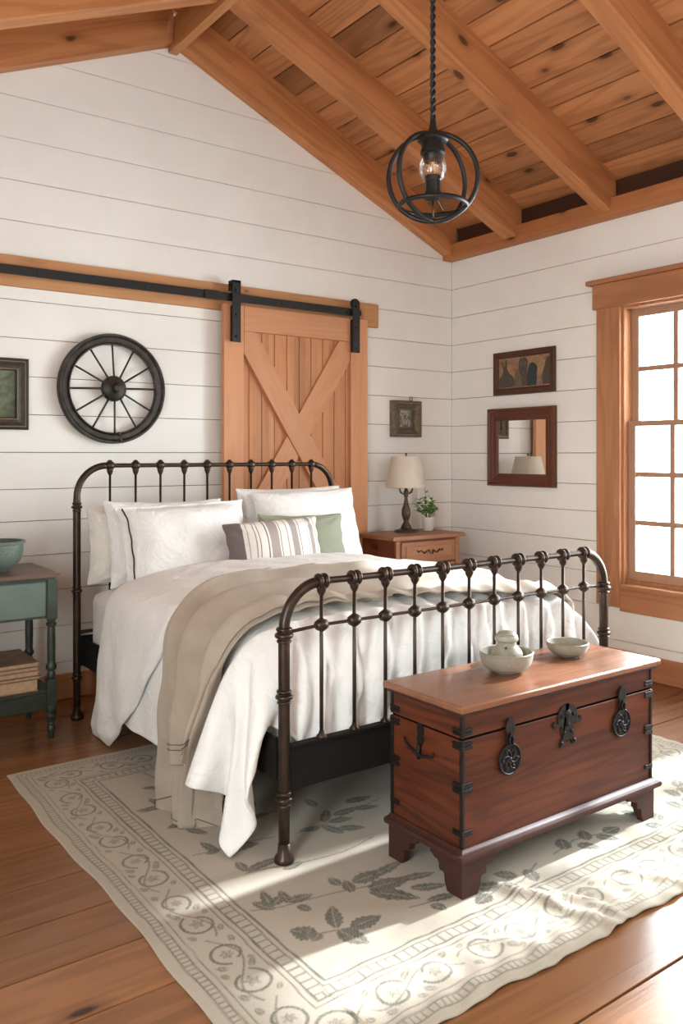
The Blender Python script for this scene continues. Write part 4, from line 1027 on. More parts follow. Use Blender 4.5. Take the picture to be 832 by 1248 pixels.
# ------------------------------------------------------------------ rug: woven pattern kept as a colour attribute of the cloth itself
def make_rug():
    x0, x1, y0, y1 = 0.966, 3.716, 1.512, 3.806
    st = .0046
    nx, ny = int((x1-x0)/st)+1, int((y1-y0)/st)+1
    X1, Y1 = np.linspace(x0, x1, nx), np.linspace(y0, y1, ny)
    X, Y = np.meshgrid(X1, Y1, indexing='ij')
    rn = np.random.RandomState(4)
    # smooth value noise
    def vn(sx, sy, seed):
        r = np.random.RandomState(seed); gx, gy = int((x1-x0)/sx)+3, int((y1-y0)/sy)+3
        g = r.rand(gx, gy); u, v = (X-x0)/sx, (Y-y0)/sy; i, j = u.astype(int), v.astype(int); fu, fv = u-i, v-j
        fu = fu*fu*(3-2*fu); fv = fv*fv*(3-2*fv)
        return (g[i, j]*(1-fu)+g[i+1, j]*fu)*(1-fv)+(g[i, j+1]*(1-fu)+g[i+1, j+1]*fu)*fv
    wob = .006
    Xd = X+(vn(.07, .07, 1)-.5)*wob; Yd = Y+(vn(.07, .07, 2)-.5)*wob
    ink = np.zeros_like(X)
    def cover(d, soft=.0025): return np.clip(.5-d/soft, 0, 1)
    dl, dr, df, db = Xd-x0, x1-Xd, Yd-y0, y1-Yd
    sx_ = np.minimum(dl, dr); sy_ = np.minimum(df, db)
    d = np.minimum(sx_, sy_); s = np.where(sx_ < sy_, Yd-y0, Xd-x0)
    def ln(c, w_): return cover(np.abs(d-c)-w_/2)
    for c, w_, a in ((.035, .005, .8), (.064, .005, .8), (.084, .004, .7), (.228, .005, .8), (.247, .0065, .95), (.287, .005, .8), (.305, .0075, .95)):
        ink = np.maximum(ink, ln(c, w_)*a)
    def ticks(a, b, per, w_, k): 
        t = np.abs((s/per) % 1-.5)*per
        return cover(np.maximum(t-w_/2, np.maximum(a-d, d-b)))*k
    ink = np.maximum(ink, ticks(.037, .062, .021, .0055, .7)); ink = np.maximum(ink, ticks(.250, .285, .032, .007, .75))
    # scroll border
    per = .33; cell = np.floor(s/per); u = (s-cell*per)-per/2; v = d-.156; fl = np.where(cell % 2 > 0, 1, -1); v = v*fl
    inb = (d > .090) & (d < .223)
    m = cover(np.abs(v-.036*np.sin(2*PI*u/per+.5))-.0035)*.8
    def ringd(cx, cy, r, w_, a0, a1):
        th = (np.arctan2(v-cy, u-cx)-a0) % (2*PI); ok = th < (a1-a0)
        rr = r*(1-.35*th/(a1-a0+1e-6))
        return np.where(ok, cover(np.abs(np.hypot(u-cx, v-cy)-rr)-w_/2), 0)
    m = np.maximum(m, ringd(-.075, -.004, .056, .009, .4, 6.0)); m = np.maximum(m, ringd(.072, .006, .052, .009, 3.4, 9.0))
    def flower(cx, cy, r, n, ph):
        th = np.arctan2(v-cy, u-cx); rr = r*(.78+.22*np.cos(n*th+ph)); q = np.hypot(u-cx, v-cy)
        return cover(q-rr, .004)*(.55+.35*np.sin(q*900)*np.cos(th*n))
    m = np.maximum(m, flower(-.075, 0, .024, 5, 0)); m = np.maximum(m, flower(.07, .002, .022, 6, 1))
    def leafd(ax, ay, bx, by, w_, Xq, Yq, ser=0.0):
        L = math.hypot(bx-ax, by-ay); ex, ey = (bx-ax)/L, (by-ay)/L
        p = ((Xq-ax)*ex+(Yq-ay)*ey)/L; q = -(Xq-ax)*ey+(Yq-ay)*ex
        hw = w_/2*np.sin(PI*np.clip(p, 0, 1)**.8)**.8
        if ser: hw = hw*(1+ser*np.sin(p*34))
        o = np.where((p > 0) & (p < 1), np.abs(q)-hw, .02)
        vein = (np.abs(q) < .0022)*.45+(np.abs(((p*9+np.abs(q)*70) % 1)-.5) < .16)*.28
        return cover(o, .003)*(1-vein)
    for (a, b, c_, e, w_) in ((-.02, .03, .02, .056, .022), (-.14, -.045, -.105, -.06, .02), (.0, -.03, .03, -.055, .022), (.12, .045, .155, .05, .02), (-.035, -.045, -.005, -.06, .018), (.03, .045, .01, .062, .016), (-.15, .035, -.12, .055, .018)):
        m = np.maximum(m, leafd(a, b, c_, e, w_, u, v)*.85)
    ink = np.maximum(ink, np.where(inb, m*.85, 0))
    # sprigs in the field
    field = d > .318
    fm = np.zeros_like(X)
    leaves = list(LEAVES); stems = [list(q) for q in STEMS]
    rr = random.Random(11)
    for gx in np.arange(1.45, 3.4, .34):
        for gy in np.arange(1.95, 3.5, .34):
            cx, cy = gx+rr.uniform(-.06, .06), gy+rr.uniform(-.06, .06)
            if min(math.hypot(cx-l_[0], cy-l_[1]) for l_ in LEAVES) < .26: continue
            a = rr.uniform(0, 6.28); c_, s_ = math.cos(a), math.sin(a)
            stems.append([(cx-c_*.14, cy-s_*.14), (cx-s_*.03, cy+c_*.03), (cx+c_*.14, cy+s_*.14)])
            for t, sg in ((-.08, 1), (-.02, -1), (.04, 1), (.09, -1), (.14, 0)):
                bx, by = cx+c_*t, cy+s_*t; aa = a+sg*.9; leaves.append((bx, by, bx+.085*math.cos(aa), by+.085*math.sin(aa), .038))
    for (ax, ay, bx, by, w_) in leaves:
        lo = (min(ax, bx)-.06, max(ax, bx)+.06, min(ay, by)-.06, max(ay, by)+.06)
        i0, i1 = np.searchsorted(X1, lo[0]), np.searchsorted(X1, lo[1]); j0, j1 = np.searchsorted(Y1, lo[2]), np.searchsorted(Y1, lo[3])
        if i1 <= i0 or j1 <= j0: continue
        sl = (slice(i0, i1), slice(j0, j1)); w2 = max(w_, .026)*1.45
        fm[sl] = np.maximum(fm[sl], leafd(ax, ay, bx, by, w2, Xd[sl], Yd[sl], .10))
    for P_ in stems:
        for i in range(len(P_)-1):
            (ax, ay), (bx, by) = P_[i], P_[i+1]
            i0, i1 = np.searchsorted(X1, min(ax, bx)-.02), np.searchsorted(X1, max(ax, bx)+.02); j0, j1 = np.searchsorted(Y1, min(ay, by)-.02), np.searchsorted(Y1, max(ay, by)+.02)
            sl = (slice(i0, i1), slice(j0, j1)); xx, yy = Xd[sl], Yd[sl]
            if xx.size == 0: continue
            L2 = (bx-ax)**2+(by-ay)**2; t = np.clip(((xx-ax)*(bx-ax)+(yy-ay)*(by-ay))/L2, 0, 1)
            fm[sl] = np.maximum(fm[sl], cover(np.hypot(xx-ax-t*(bx-ax), yy-ay-t*(by-ay))-.0028)*.85)
    ink = np.maximum(ink, np.where(field, fm, 0))
    mott = .72+.28*vn(.012, .012, 6)+.10*(rn.rand(*X.shape)-.5)
    ink = np.clip(ink*mott*1.1, 0, 1)*(.72+.26*vn(.4, .4, 8))
    base = np.array([.42, .366, .292]); pat = np.array([.078, .080, .062])
    tone = (1+.05*(vn(.3, .3, 12)-.5)+.05*(rn.rand(*X.shape)-.5))
    col = (base[None, None]*(1-ink[..., None])+pat[None, None]*ink[..., None])*tone[..., None]
    # relief: flat with gentle waves, real rucks towards the near right
    Zr = .006+.0012*(vn(.25, .25, 20)-.5)*2
    def ridge(ax, ay, bx, by, w_, h, cap=.10):
        L = math.hypot(bx-ax, by-ay); ex, ey = (bx-ax)/L, (by-ay)/L
        p = (X-ax)*ex+(Y-ay)*ey; q = -(X-ax)*ey+(Y-ay)*ex
        q = q+.012*np.sin(p*30)
        return h*np.exp(-(q/w_)**2)/(1+np.exp(-(p)/.03))/(1+np.exp((p-L)/.03))
    for r_ in RIDGES: Zr += ridge(*r_)
    near = 1/(1+np.exp((Y-1.80)/.06))
    Zr += near*(.0055*np.sin(X*26+np.sin(Y*22)*1.3+2*vn(.2, .2, 33))**2*(X > 1.25)+.005*vn(.07, .07, 31))
    Zr += (1/(1+np.exp((2.85-X)/.15)))*.003*np.sin(Y*38+X*4+3*vn(.3, .3, 35))**2
    Xe = X+0*X
    # slightly wavy edges
    ey0 = .006*np.sin(X*9)+.004*np.sin(X*23+1); Ye = Y+ey0*np.exp(-(Y-y0)/.12)
    exl = .007*np.sin(Y*5.2+1)+.003*np.sin(Y*17); Xe = X+exl*np.exp(-(X-x0)/.15)
    co = np.stack([Xe, Ye, Zr], -1).reshape(-1, 3).astype(np.float32)
    i, j = np.meshgrid(np.arange(nx-1), np.arange(ny-1), indexing='ij'); a = (i*ny+j).ravel()
    quads = np.stack([a, a+ny, a+ny+1, a+1], -1)
    # skirt down to the floor side
    bd = np.concatenate([np.arange(nx)*ny, (nx-1)*ny+np.arange(1, ny), np.arange(nx-2, -1, -1)*ny+ny-1, np.arange(ny-2, 0, -1)])
    low = co[bd].copy(); low[:, 2] -= .0055; nb = len(bd); N0 = len(co)
    sk = np.stack([bd, N0+np.arange(nb), N0+(np.arange(nb)+1) % nb, np.roll(bd, -1)], -1)
    V = np.vstack([co, low]); F = np.vstack([quads, sk]).astype(np.int32)
    me = bpy.data.meshes.new('rug'); me.vertices.add(len(V)); me.vertices.foreach_set('co', V.ravel())
    me.loops.add(F.size); me.loops.foreach_set('vertex_index', F.ravel())
    me.polygons.add(len(F)); me.polygons.foreach_set('loop_start', np.arange(len(F), dtype=np.int32)*4); me.polygons.foreach_set('loop_total', np.full(len(F), 4, np.int32))
    me.update(calc_edges=True); me.validate()
    ca_ = me.color_attributes.new('weave', 'FLOAT_COLOR', 'POINT')
    C = np.ones((len(V), 4), np.float32); C[:N0, :3] = col.reshape(-1, 3); C[N0:, :3] = base*.9
    ca_.data.foreach_set('color', C.ravel())
    t = NT('woven_rug'); at = t.n('ShaderNodeAttribute', attribute_name='weave'); t.l(at.outputs['Color'], t.b.inputs['Base Color'])
    t.b.inputs['Roughness'].default_value = .95; t.b.inputs['Specular IOR Level'].default_value = .1; t.b.inputs['Sheen Weight'].default_value = .1
    co_ = t.obj(); h = t.math('ADD', t.noise(t.mapping(co_, (330, 90, 90)), 1.0, 2), t.noise(t.mapping(co_, (90, 330, 90)), 1.0, 2)); t.bump(h, .5, .002)
    return tag(link('area_rug', me, t.m, smooth=True), 'cream wool rug with grey leaf sprigs and a scrolled border on the wooden floor', 'rug')
DUVET_SIZE = (84, 66)
DUVET_STEPS = [ # x, y, z of the draped duvet, half millimetre steps along each row
2965,1,-1,-1,-2,-1,-1,0,-1,-1,0,-1,-1,-4,-8,-12,-6,9,12,8,2,-1,-1,2,1,0,-5,-12,-11,2,8,7,3,2,1,0,-1,-1,-2,-2,-6,-16,-38,-61,-51,-53,-58,-32,-10,-6,40,43,56,57,56,60,49,-6,-41,-53,-54,-49,-35,-9,14,14,
2964,0,-1,-2,-2,-2,1,1,-2,0,2,1,-1,-4,-8,-13,-7,9,13,7,2,-2,-3,3,3,1,-6,-13,-11,3,10,7,5,1,0,-1,-2,-1,0,1,-3,-11,-30,-58,-54,-47,-58,-42,-17,9,31,57,57,50,57,58,26,-26,-47,-54,-53,-43,-13,44,26,14,
2962,1,-1,-2,-4,-2,3,2,-3,-2,5,2,-1,-2,-8,-13,-9,10,13,7,1,-4,-4,4,5,1,-5,-14,-12,5,11,8,4,0,1,-1,-5,-2,2,3,0,-6,-22,-53,-57,-42,-55,-49,-22,24,31,57,55,47,59,46,-3,-40,-52,-54,-47,-18,34,48,36,27,
2961,1,-1,-2,-5,-2,5,3,-4,-3,7,1,-2,1,-6,-14,-10,10,14,6,0,-5,-6,6,5,1,-3,-14,-13,6,13,8,2,-3,3,-1,-8,-2,3,4,2,0,-14,-45,-60,-43,-46,-54,-25,35,33,55,48,48,58,22,-24,-49,-54,-49,-26,26,45,47,35,25,
2960,0,0,-1,-6,-2,6,3,-4,-4,8,0,-3,3,-3,-13,-12,12,14,2,0,-5,-7,9,3,0,0,-13,-15,9,14,5,0,-5,5,0,-10,-2,6,4,-1,2,-3,-33,-61,-37,-45,-58,-31,36,33,56,50,50,42,3,-38,-55,-51,-34,13,44,47,45,18,-7,
2959,1,0,-1,-5,-3,7,2,-3,-6,9,0,-5,5,0,-12,-14,15,11,0,0,-3,-8,9,2,-1,1,-9,-17,12,12,2,-1,-5,6,0,-11,0,7,4,-5,2,3,-15,-58,-37,-42,-58,-39,27,33,56,46,59,27,-17,-48,-54,-41,3,44,45,47,16,-12,-27,
2958,1,0,1,-5,-3,7,1,-2,-6,8,0,-5,5,0,-6,-16,17,5,-1,0,-1,-8,9,1,-3,3,-5,-17,14,8,0,-1,-5,6,0,-11,2,7,2,-8,1,5,3,-48,-43,-35,-56,-45,10,32,58,61,47,8,-34,-55,-46,-2,44,43,46,11,-17,-30,-35,
2958,0,0,1,-2,-2,3,0,1,-5,5,-1,-3,4,-1,0,-15,15,0,0,0,1,-6,5,1,-2,1,1,-16,15,1,-1,0,-3,3,1,-9,5,2,3,-9,-1,1,9,-20,-50,-29,-53,-50,-2,33,64,59,31,-6,-52,-50,-16,43,40,45,13,-20,-31,-36,-37,
2963,0,0,-1,0,1,0,-1,0,-1,2,-1,0,1,0,1,-13,13,-1,0,0,1,-3,3,0,-1,1,0,-14,15,-1,-1,1,-2,2,-1,-6,9,-1,-4,-2,7,1,-4,6,-59,-24,-46,-56,-15,45,58,36,31,-26,-56,-28,41,39,42,11,-23,-35,-37,-37,-36,
2976,-1,-1,-1,0,1,0,0,0,-3,4,-1,-1,2,1,-3,-11,11,3,-2,0,1,-4,6,-2,-1,2,-4,-12,14,2,-2,1,-3,5,-5,-4,10,-1,-4,2,8,6,4,0,-59,-24,-38,-58,-22,56,6,38,41,-54,-36,42,36,41,-1,-23,-45,-34,-35,-31,6,
2988,-2,-1,-1,0,0,0,0,0,-2,2,0,0,1,1,-4,-9,8,5,-1,-1,1,-2,3,0,-1,1,-5,-9,11,3,-2,0,-1,4,-6,-2,9,-1,-1,4,6,6,6,4,-50,-36,-25,-57,-29,45,11,55,-33,-39,34,39,37,2,-17,-39,-47,-31,-25,-6,48,
2998,-2,-1,-1,-1,0,1,-1,0,0,0,1,0,1,-1,-2,-6,5,4,-1,0,0,-1,2,0,0,0,-5,-7,10,2,-1,0,0,1,-4,0,6,-1,1,5,5,5,4,6,-23,-38,-32,-53,-38,21,47,8,-40,28,43,38,2,-30,-45,-41,-26,-17,1,40,33,
3007,-2,-2,0,-1,0,0,0,0,0,0,0,1,0,0,-2,-2,2,2,0,0,0,-1,1,0,0,0,-3,-4,6,2,-1,-1,1,0,-3,1,4,0,1,4,4,2,0,6,-5,-63,-27,-17,-46,3,53,-23,10,45,42,6,-33,-41,-44,-24,-11,2,37,35,5,
3013,-1,-1,0,-1,1,0,-1,0,0,0,1,0,0,0,-1,-1,1,1,0,0,0,0,0,0,0,0,-1,-3,4,1,-1,0,0,0,-1,0,2,0,1,4,1,-3,-1,8,2,-56,-31,12,-53,8,24,-16,43,48,9,-39,-43,-36,-18,-4,6,31,38,1,-3,
3018,0,0,0,0,0,0,0,0,0,0,0,0,1,-1,0,0,0,1,-1,0,1,0,0,0,0,0,0,-1,1,0,0,0,0,0,-1,0,0,0,1,0,-1,-3,8,-10,-12,2,-44,23,-46,4,-27,50,41,14,-48,-36,-24,-11,4,11,20,39,-19,-3,7,
3030,0,1,-1,1,0,0,0,0,0,1,0,0,0,0,0,0,0,0,0,1,0,0,0,0,0,0,0,0,0,0,0,0,0,0,0,0,0,0,-1,0,-1,1,-7,-6,13,4,-54,29,-29,-7,-20,21,49,-45,-32,-14,-7,10,14,23,23,-9,32,-28,-12,
3058,0,1,0,0,0,0,1,-1,1,0,1,0,0,0,0,0,0,1,0,0,0,0,0,0,0,1,0,-1,0,0,1,0,-1,1,-1,1,-1,0,0,-1,-1,-1,-1,-1,7,2,-41,19,-7,-24,3,-10,0,7,10,-32,17,14,10,23,-19,13,43,-28,3,
3107,0,-1,1,-1,0,1,0,0,0,1,0,1,0,1,-1,1,0,-1,1,0,1,0,1,-1,0,1,-1,1,-1,1,-1,1,0,-1,1,-2,1,-1,1,-1,-1,-1,-1,-2,-2,7,-25,0,15,-35,5,-6,9,6,-11,-22,6,5,30,-3,16,6,8,14,-48,
3162,0,-1,1,0,0,0,0,0,0,1,-1,1,1,0,0,0,0,0,1,0,1,0,0,0,0,0,-1,1,0,0,0,0,0,0,0,-1,1,0,0,0,-1,-1,-1,-2,4,1,-6,-17,18,-31,5,3,0,-14,-5,5,5,7,10,11,11,-4,21,-24,-18,
3226,0,-1,0,0,0,0,0,1,-1,1,-1,2,-1,1,0,1,0,-1,2,-1,1,-1,1,0,-1,2,-1,1,-1,1,-1,1,0,-1,1,-1,1,-1,1,-1,0,0,-2,0,1,1,4,-26,19,-31,-5,2,-1,3,2,6,5,6,10,12,1,-5,1,-9,-4,
3293,0,-1,0,0,0,0,0,0,0,0,0,1,0,1,0,0,0,0,1,0,0,0,1,0,0,0,0,0,0,1,0,0,0,-1,0,0,0,0,0,0,0,0,-2,1,-4,3,-2,-16,12,-22,-8,0,2,2,2,1,6,9,10,-1,10,2,-7,-2,-5,
3361,-1,-1,0,0,0,0,0,0,0,0,0,1,0,0,1,0,0,0,0,1,0,0,0,1,-1,1,0,0,0,0,0,1,0,-1,0,0,0,0,0,0,0,0,-1,0,-3,0,1,-15,11,-18,-9,2,2,3,5,1,4,9,-8,19,10,2,-7,0,-6,
3428,-1,-1,0,0,0,0,0,0,0,0,0,1,0,0,1,0,0,0,1,0,0,0,1,0,0,0,0,0,0,1,0,0,0,0,0,-1,1,0,0,0,0,-1,0,0,-3,0,0,-8,3,-14,-6,3,2,1,10,-9,14,4,-8,18,12,5,-6,-2,-3,
3496,-1,-1,-1,0,0,0,0,0,0,1,0,0,0,1,0,0,1,0,0,0,0,1,0,0,0,1,0,0,0,0,0,0,0,0,0,0,0,0,0,0,0,0,0,-1,-1,-1,0,-8,6,-16,-5,1,2,0,5,-3,9,2,-1,1,27,7,-4,-2,-3,
3564,-1,-1,-1,0,0,0,0,0,0,0,1,0,0,0,1,0,0,1,0,0,0,0,1,0,0,0,0,1,0,0,0,0,0,0,0,0,0,0,0,0,0,0,0,-2,0,-1,0,-6,3,-10,-7,0,2,2,-2,-3,-3,4,5,12,5,28,-3,-2,-3,
3631,-1,0,-1,0,0,0,0,0,0,0,1,0,0,0,1,0,0,0,1,0,0,0,1,0,0,0,0,1,0,0,0,0,0,0,0,0,0,0,0,0,0,0,0,-1,0,-1,1,-6,3,-8,-11,4,2,4,2,-2,-4,-1,2,3,12,18,18,-2,-3,
3699,0,-1,-1,0,0,0,0,0,0,0,1,0,0,0,1,0,0,1,0,0,0,1,0,0,0,0,1,0,0,0,0,0,0,0,1,0,0,0,0,0,0,0,-1,0,-1,0,1,-3,-2,-8,-5,-1,1,2,1,1,1,-1,2,3,10,7,6,20,1,
3767,0,-1,0,-1,0,0,0,0,0,1,0,0,0,1,0,0,1,0,0,0,1,0,0,0,1,0,0,0,0,1,0,0,0,0,0,0,0,0,0,0,0,0,0,-1,0,-1,2,-5,3,-11,-5,-1,0,-1,0,1,6,0,2,2,9,-2,14,3,-4,
3836,-1,-1,0,0,0,0,0,0,0,0,0,1,0,0,0,1,0,0,1,0,0,0,1,0,0,0,0,1,0,0,0,0,0,0,1,0,0,0,0,0,0,0,0,0,0,-1,1,-3,1,-9,-4,3,1,1,1,1,3,5,2,1,8,-8,-3,25,-19,
3904,-1,0,0,-1,0,0,0,0,1,0,0,0,0,1,0,0,1,0,0,0,1,0,0,0,1,0,0,0,0,1,0,0,0,0,0,0,0,1,0,0,0,0,0,0,0,0,0,-3,1,-7,-4,4,2,1,3,1,2,6,2,-8,-8,12,2,5,1,
3972,0,-1,0,0,0,0,0,0,0,0,1,0,0,0,1,0,0,0,1,0,0,1,0,0,0,1,0,0,0,0,0,1,0,0,0,0,0,0,1,0,0,0,0,0,0,0,0,-3,1,-1,-10,2,1,-1,-6,-3,20,0,1,1,-4,6,5,7,0,
4040,0,0,0,0,0,0,0,0,0,0,0,0,1,0,0,1,0,0,0,1,0,0,1,0,0,0,1,0,0,0,0,0,1,0,0,0,0,0,1,0,0,0,0,0,0,0,1,-2,3,-5,-9,2,-1,0,1,2,5,5,5,4,-19,24,10,-16,11,
4109,0,-1,0,0,0,0,0,0,1,0,0,0,0,1,0,0,1,0,0,0,1,0,0,1,0,0,0,1,0,0,0,0,1,0,0,0,0,0,1,0,0,0,0,0,0,0,0,-1,4,-7,-5,-2,0,0,1,1,6,5,3,-2,-13,-18,37,2,6,
4177,0,0,0,0,0,0,0,0,0,1,0,0,0,0,1,0,1,0,0,0,1,0,0,0,1,0,0,1,0,0,0,0,1,0,0,0,0,0,1,0,0,0,0,1,1,-1,1,0,4,-4,-12,7,-5,-2,0,18,-8,-5,-2,5,0,-7,-2,35,11,
4246,0,0,0,0,0,0,0,0,0,0,1,0,0,0,1,0,0,1,0,0,0,1,0,0,1,0,0,0,1,0,0,0,1,0,0,0,0,0,1,0,0,0,0,1,0,1,1,-3,2,0,-12,6,-5,-2,-2,-2,12,0,-7,-17,-7,17,9,13,32,
4314,0,0,0,0,1,0,0,0,0,0,1,0,0,0,1,0,0,1,0,0,0,1,0,0,1,0,0,0,1,0,0,0,1,0,0,0,0,1,0,0,0,1,0,0,1,0,2,-1,1,2,-17,8,-6,9,0,-4,-2,-6,-8,-2,-6,-6,17,26,30,
4383,0,0,0,0,0,0,1,0,0,0,0,1,0,0,0,1,0,1,0,0,0,1,0,0,1,0,0,0,1,0,0,0,1,0,0,0,1,0,0,0,1,0,1,0,0,1,1,1,0,-4,-2,-5,-5,12,-15,-6,8,10,-15,-18,3,8,11,25,25,
4452,0,0,0,0,0,0,0,1,0,0,0,1,0,0,0,1,0,0,1,0,0,1,0,0,1,0,0,0,1,0,0,1,0,0,0,1,0,0,0,1,0,0,1,0,0,0,0,1,3,-3,-8,-3,-4,-4,0,-2,-6,15,-23,-6,8,8,11,13,24,
4520,0,0,1,0,0,0,0,1,0,0,0,1,0,0,0,1,0,0,1,0,0,1,0,0,1,0,0,0,1,0,0,1,0,0,0,1,0,0,0,1,0,1,0,0,1,0,0,2,3,0,-14,7,-11,-10,18,-1,-6,-4,-5,-4,1,2,0,35,11,
4589,0,0,0,0,0,1,0,0,1,0,0,0,1,0,0,1,0,0,1,0,0,1,0,0,1,0,0,0,1,0,1,0,0,0,1,0,0,0,1,0,0,1,0,0,0,1,1,0,-3,7,-13,-8,-11,-5,16,10,-6,-3,-5,-5,-6,-6,14,17,1,
4657,0,1,0,0,0,0,1,0,0,1,0,0,1,0,0,1,0,0,1,0,0,0,1,0,1,0,0,0,1,0,1,0,0,0,1,0,1,0,0,0,0,1,0,1,0,0,1,0,-4,9,-16,-3,-10,-6,-6,34,-5,-3,-4,-6,-8,-4,-6,34,-26,
4726,0,0,1,0,0,0,1,0,0,1,0,0,0,1,0,0,1,0,0,1,0,0,1,0,0,1,0,1,0,0,1,0,0,1,0,0,1,0,0,0,1,0,1,0,1,0,-1,2,-3,0,-7,-3,-5,-13,5,-2,3,11,0,5,-20,4,-4,4,0,
4794,0,1,0,1,0,0,0,1,0,0,1,0,0,1,0,0,1,0,0,1,0,0,1,0,0,1,0,1,0,0,1,0,0,1,0,0,1,0,0,1,0,0,1,0,1,0,-1,1,-2,-2,1,-10,-6,-11,-3,7,2,7,5,-1,-16,2,0,5,-1,
4863,0,0,1,0,1,0,0,1,0,0,1,0,0,0,1,0,0,1,0,0,1,0,1,0,0,1,0,0,1,0,1,0,1,0,0,1,0,0,1,0,0,0,1,0,0,0,0,-2,1,-1,-3,-5,-8,-11,-2,8,2,7,6,-17,-8,-8,15,7,-5,
4931,1,0,1,0,0,1,0,0,1,0,0,1,0,0,1,0,0,1,0,0,1,0,0,1,0,1,0,0,1,0,1,0,1,0,0,1,0,1,0,0,1,0,0,0,0,0,0,-1,2,-3,-3,1,-8,-10,-1,9,1,0,10,-14,-13,-18,10,-4,4,
5000,0,1,0,1,0,0,1,0,0,1,0,1,0,0,1,0,0,1,0,0,1,0,0,1,0,1,0,0,1,0,1,0,1,0,1,0,0,1,0,1,0,0,1,-1,0,0,-1,0,1,-5,4,0,-12,-5,-1,9,1,-2,-1,-11,-28,8,-7,11,6,
5068,1,0,1,0,1,0,1,0,0,1,0,0,1,0,0,1,0,0,1,0,0,1,0,1,0,0,1,0,1,0,1,0,1,0,1,0,1,0,0,1,0,0,1,-1,0,0,-1,-1,1,-2,1,0,-14,-6,2,-7,18,-14,-23,-11,5,8,-6,8,5,
5137,0,1,1,0,0,1,1,0,0,0,1,0,1,0,0,0,1,0,1,0,0,1,0,1,0,0,1,0,1,0,1,0,1,0,1,0,1,0,1,0,0,1,0,0,-1,1,-1,0,-1,4,-4,2,-11,-5,-4,-23,24,-13,-9,-10,-3,8,-3,-3,20,
5205,1,1,0,1,0,1,0,1,0,0,1,0,0,1,0,0,1,0,1,0,0,1,0,0,1,0,1,0,1,0,1,0,1,0,1,1,0,0,1,0,1,0,0,0,0,0,0,0,0,2,-4,-3,-7,-7,-4,-11,-12,15,-1,-10,-4,-1,6,-8,23,
5274,1,0,1,0,1,0,1,1,0,0,0,1,0,1,0,0,1,0,0,1,0,0,1,0,1,0,1,0,1,0,1,0,1,0,1,1,0,1,0,0,1,0,0,0,-1,0,0,1,-1,3,-2,-12,-10,0,-4,-19,-1,-7,11,1,-4,-15,-12,12,30,
5342,1,1,1,0,1,0,1,0,1,0,0,1,0,1,0,0,0,1,0,1,0,0,1,0,1,0,1,0,1,0,1,0,1,0,1,1,0,1,0,1,0,0,1,0,-1,0,0,0,-1,8,-14,4,-10,-7,1,-18,5,-6,-12,6,11,-15,-12,9,21,
5411,1,0,1,1,0,1,0,1,0,1,0,1,0,0,1,0,0,1,0,0,1,0,1,0,1,0,1,0,1,0,1,0,1,1,0,1,0,1,0,1,0,0,1,0,0,0,0,0,-2,9,-15,4,-5,-7,-8,-7,-6,5,-13,-7,-8,17,-10,-11,12,
5479,1,1,1,0,1,1,0,1,0,1,0,0,1,0,0,1,0,0,1,0,1,0,1,0,0,1,0,1,0,1,1,0,1,1,0,1,0,1,1,0,1,0,0,0,0,0,0,-1,-1,10,-15,6,-4,-5,-8,-6,-9,-9,-5,-38,25,-3,3,1,7,
5548,1,0,1,1,1,0,1,0,1,0,1,0,0,1,0,1,0,0,1,0,0,1,0,1,0,1,0,1,0,1,0,1,1,0,1,1,0,1,1,0,1,0,1,0,0,0,0,0,-1,2,2,-4,8,-5,-5,-6,-7,-23,-14,-22,6,24,0,3,2,
5616,1,1,1,1,0,1,0,1,0,1,0,1,0,0,1,0,1,0,0,1,0,1,0,0,1,0,1,0,1,1,0,1,1,0,1,1,0,1,1,0,1,0,1,0,0,-1,0,0,-1,1,2,-6,9,-7,0,-6,-20,-17,-32,2,5,17,-10,3,23,
5684,1,1,1,1,1,0,1,0,1,0,1,0,1,0,0,1,0,0,1,0,1,0,1,0,0,1,0,1,1,0,1,0,1,1,1,0,1,1,1,0,1,0,1,0,0,1,-1,2,-1,7,-14,2,6,11,-20,5,-29,-18,-9,0,4,16,-6,-6,20,
5753,1,1,1,0,1,1,0,1,0,1,0,1,0,0,1,0,1,0,0,1,0,1,0,0,1,0,1,0,1,1,0,1,1,0,1,1,1,1,0,1,1,0,1,0,0,0,0,0,-1,8,-13,2,4,-2,-6,-7,-18,-27,1,2,3,9,2,-7,9,
5821,1,1,1,1,0,1,1,0,1,0,0,1,0,1,0,0,1,0,0,1,0,1,0,1,0,0,1,1,0,1,0,1,1,1,1,0,1,1,1,1,1,0,1,0,1,0,0,0,-1,5,-10,-13,25,-9,-4,-38,-10,4,5,3,3,-3,2,5,3,
5888,2,1,1,1,1,0,1,0,1,0,1,0,0,1,0,0,1,0,1,0,0,1,0,1,0,1,0,1,0,1,1,0,1,1,1,1,1,1,0,1,1,1,1,1,1,0,-1,0,0,1,-1,-17,3,10,-22,-12,-9,6,2,5,1,-1,-2,5,7,
5956,2,1,1,1,0,1,1,0,1,0,0,1,0,0,1,0,1,0,0,1,0,1,0,0,1,0,1,0,1,1,0,1,1,1,1,0,1,1,1,1,1,1,1,1,1,0,0,-1,0,2,-3,-18,-3,5,-7,-18,-4,7,3,5,2,-1,-6,8,6,
6024,1,2,1,0,1,1,0,1,0,1,0,0,1,0,1,0,0,1,0,0,1,0,1,0,1,0,1,0,1,0,1,1,1,1,0,1,1,1,2,0,2,1,1,1,1,1,0,1,-2,5,-10,-8,-5,11,-14,-10,-5,8,0,7,2,-1,-27,29,1,
6091,2,1,1,1,1,0,1,0,1,0,0,1,0,0,1,0,1,0,0,1,0,1,0,0,1,0,1,0,1,1,0,1,1,1,1,1,1,1,1,1,1,1,2,1,1,1,1,0,-1,6,-12,-10,-2,12,-17,-5,-5,-4,14,-13,17,-25,3,9,-7,
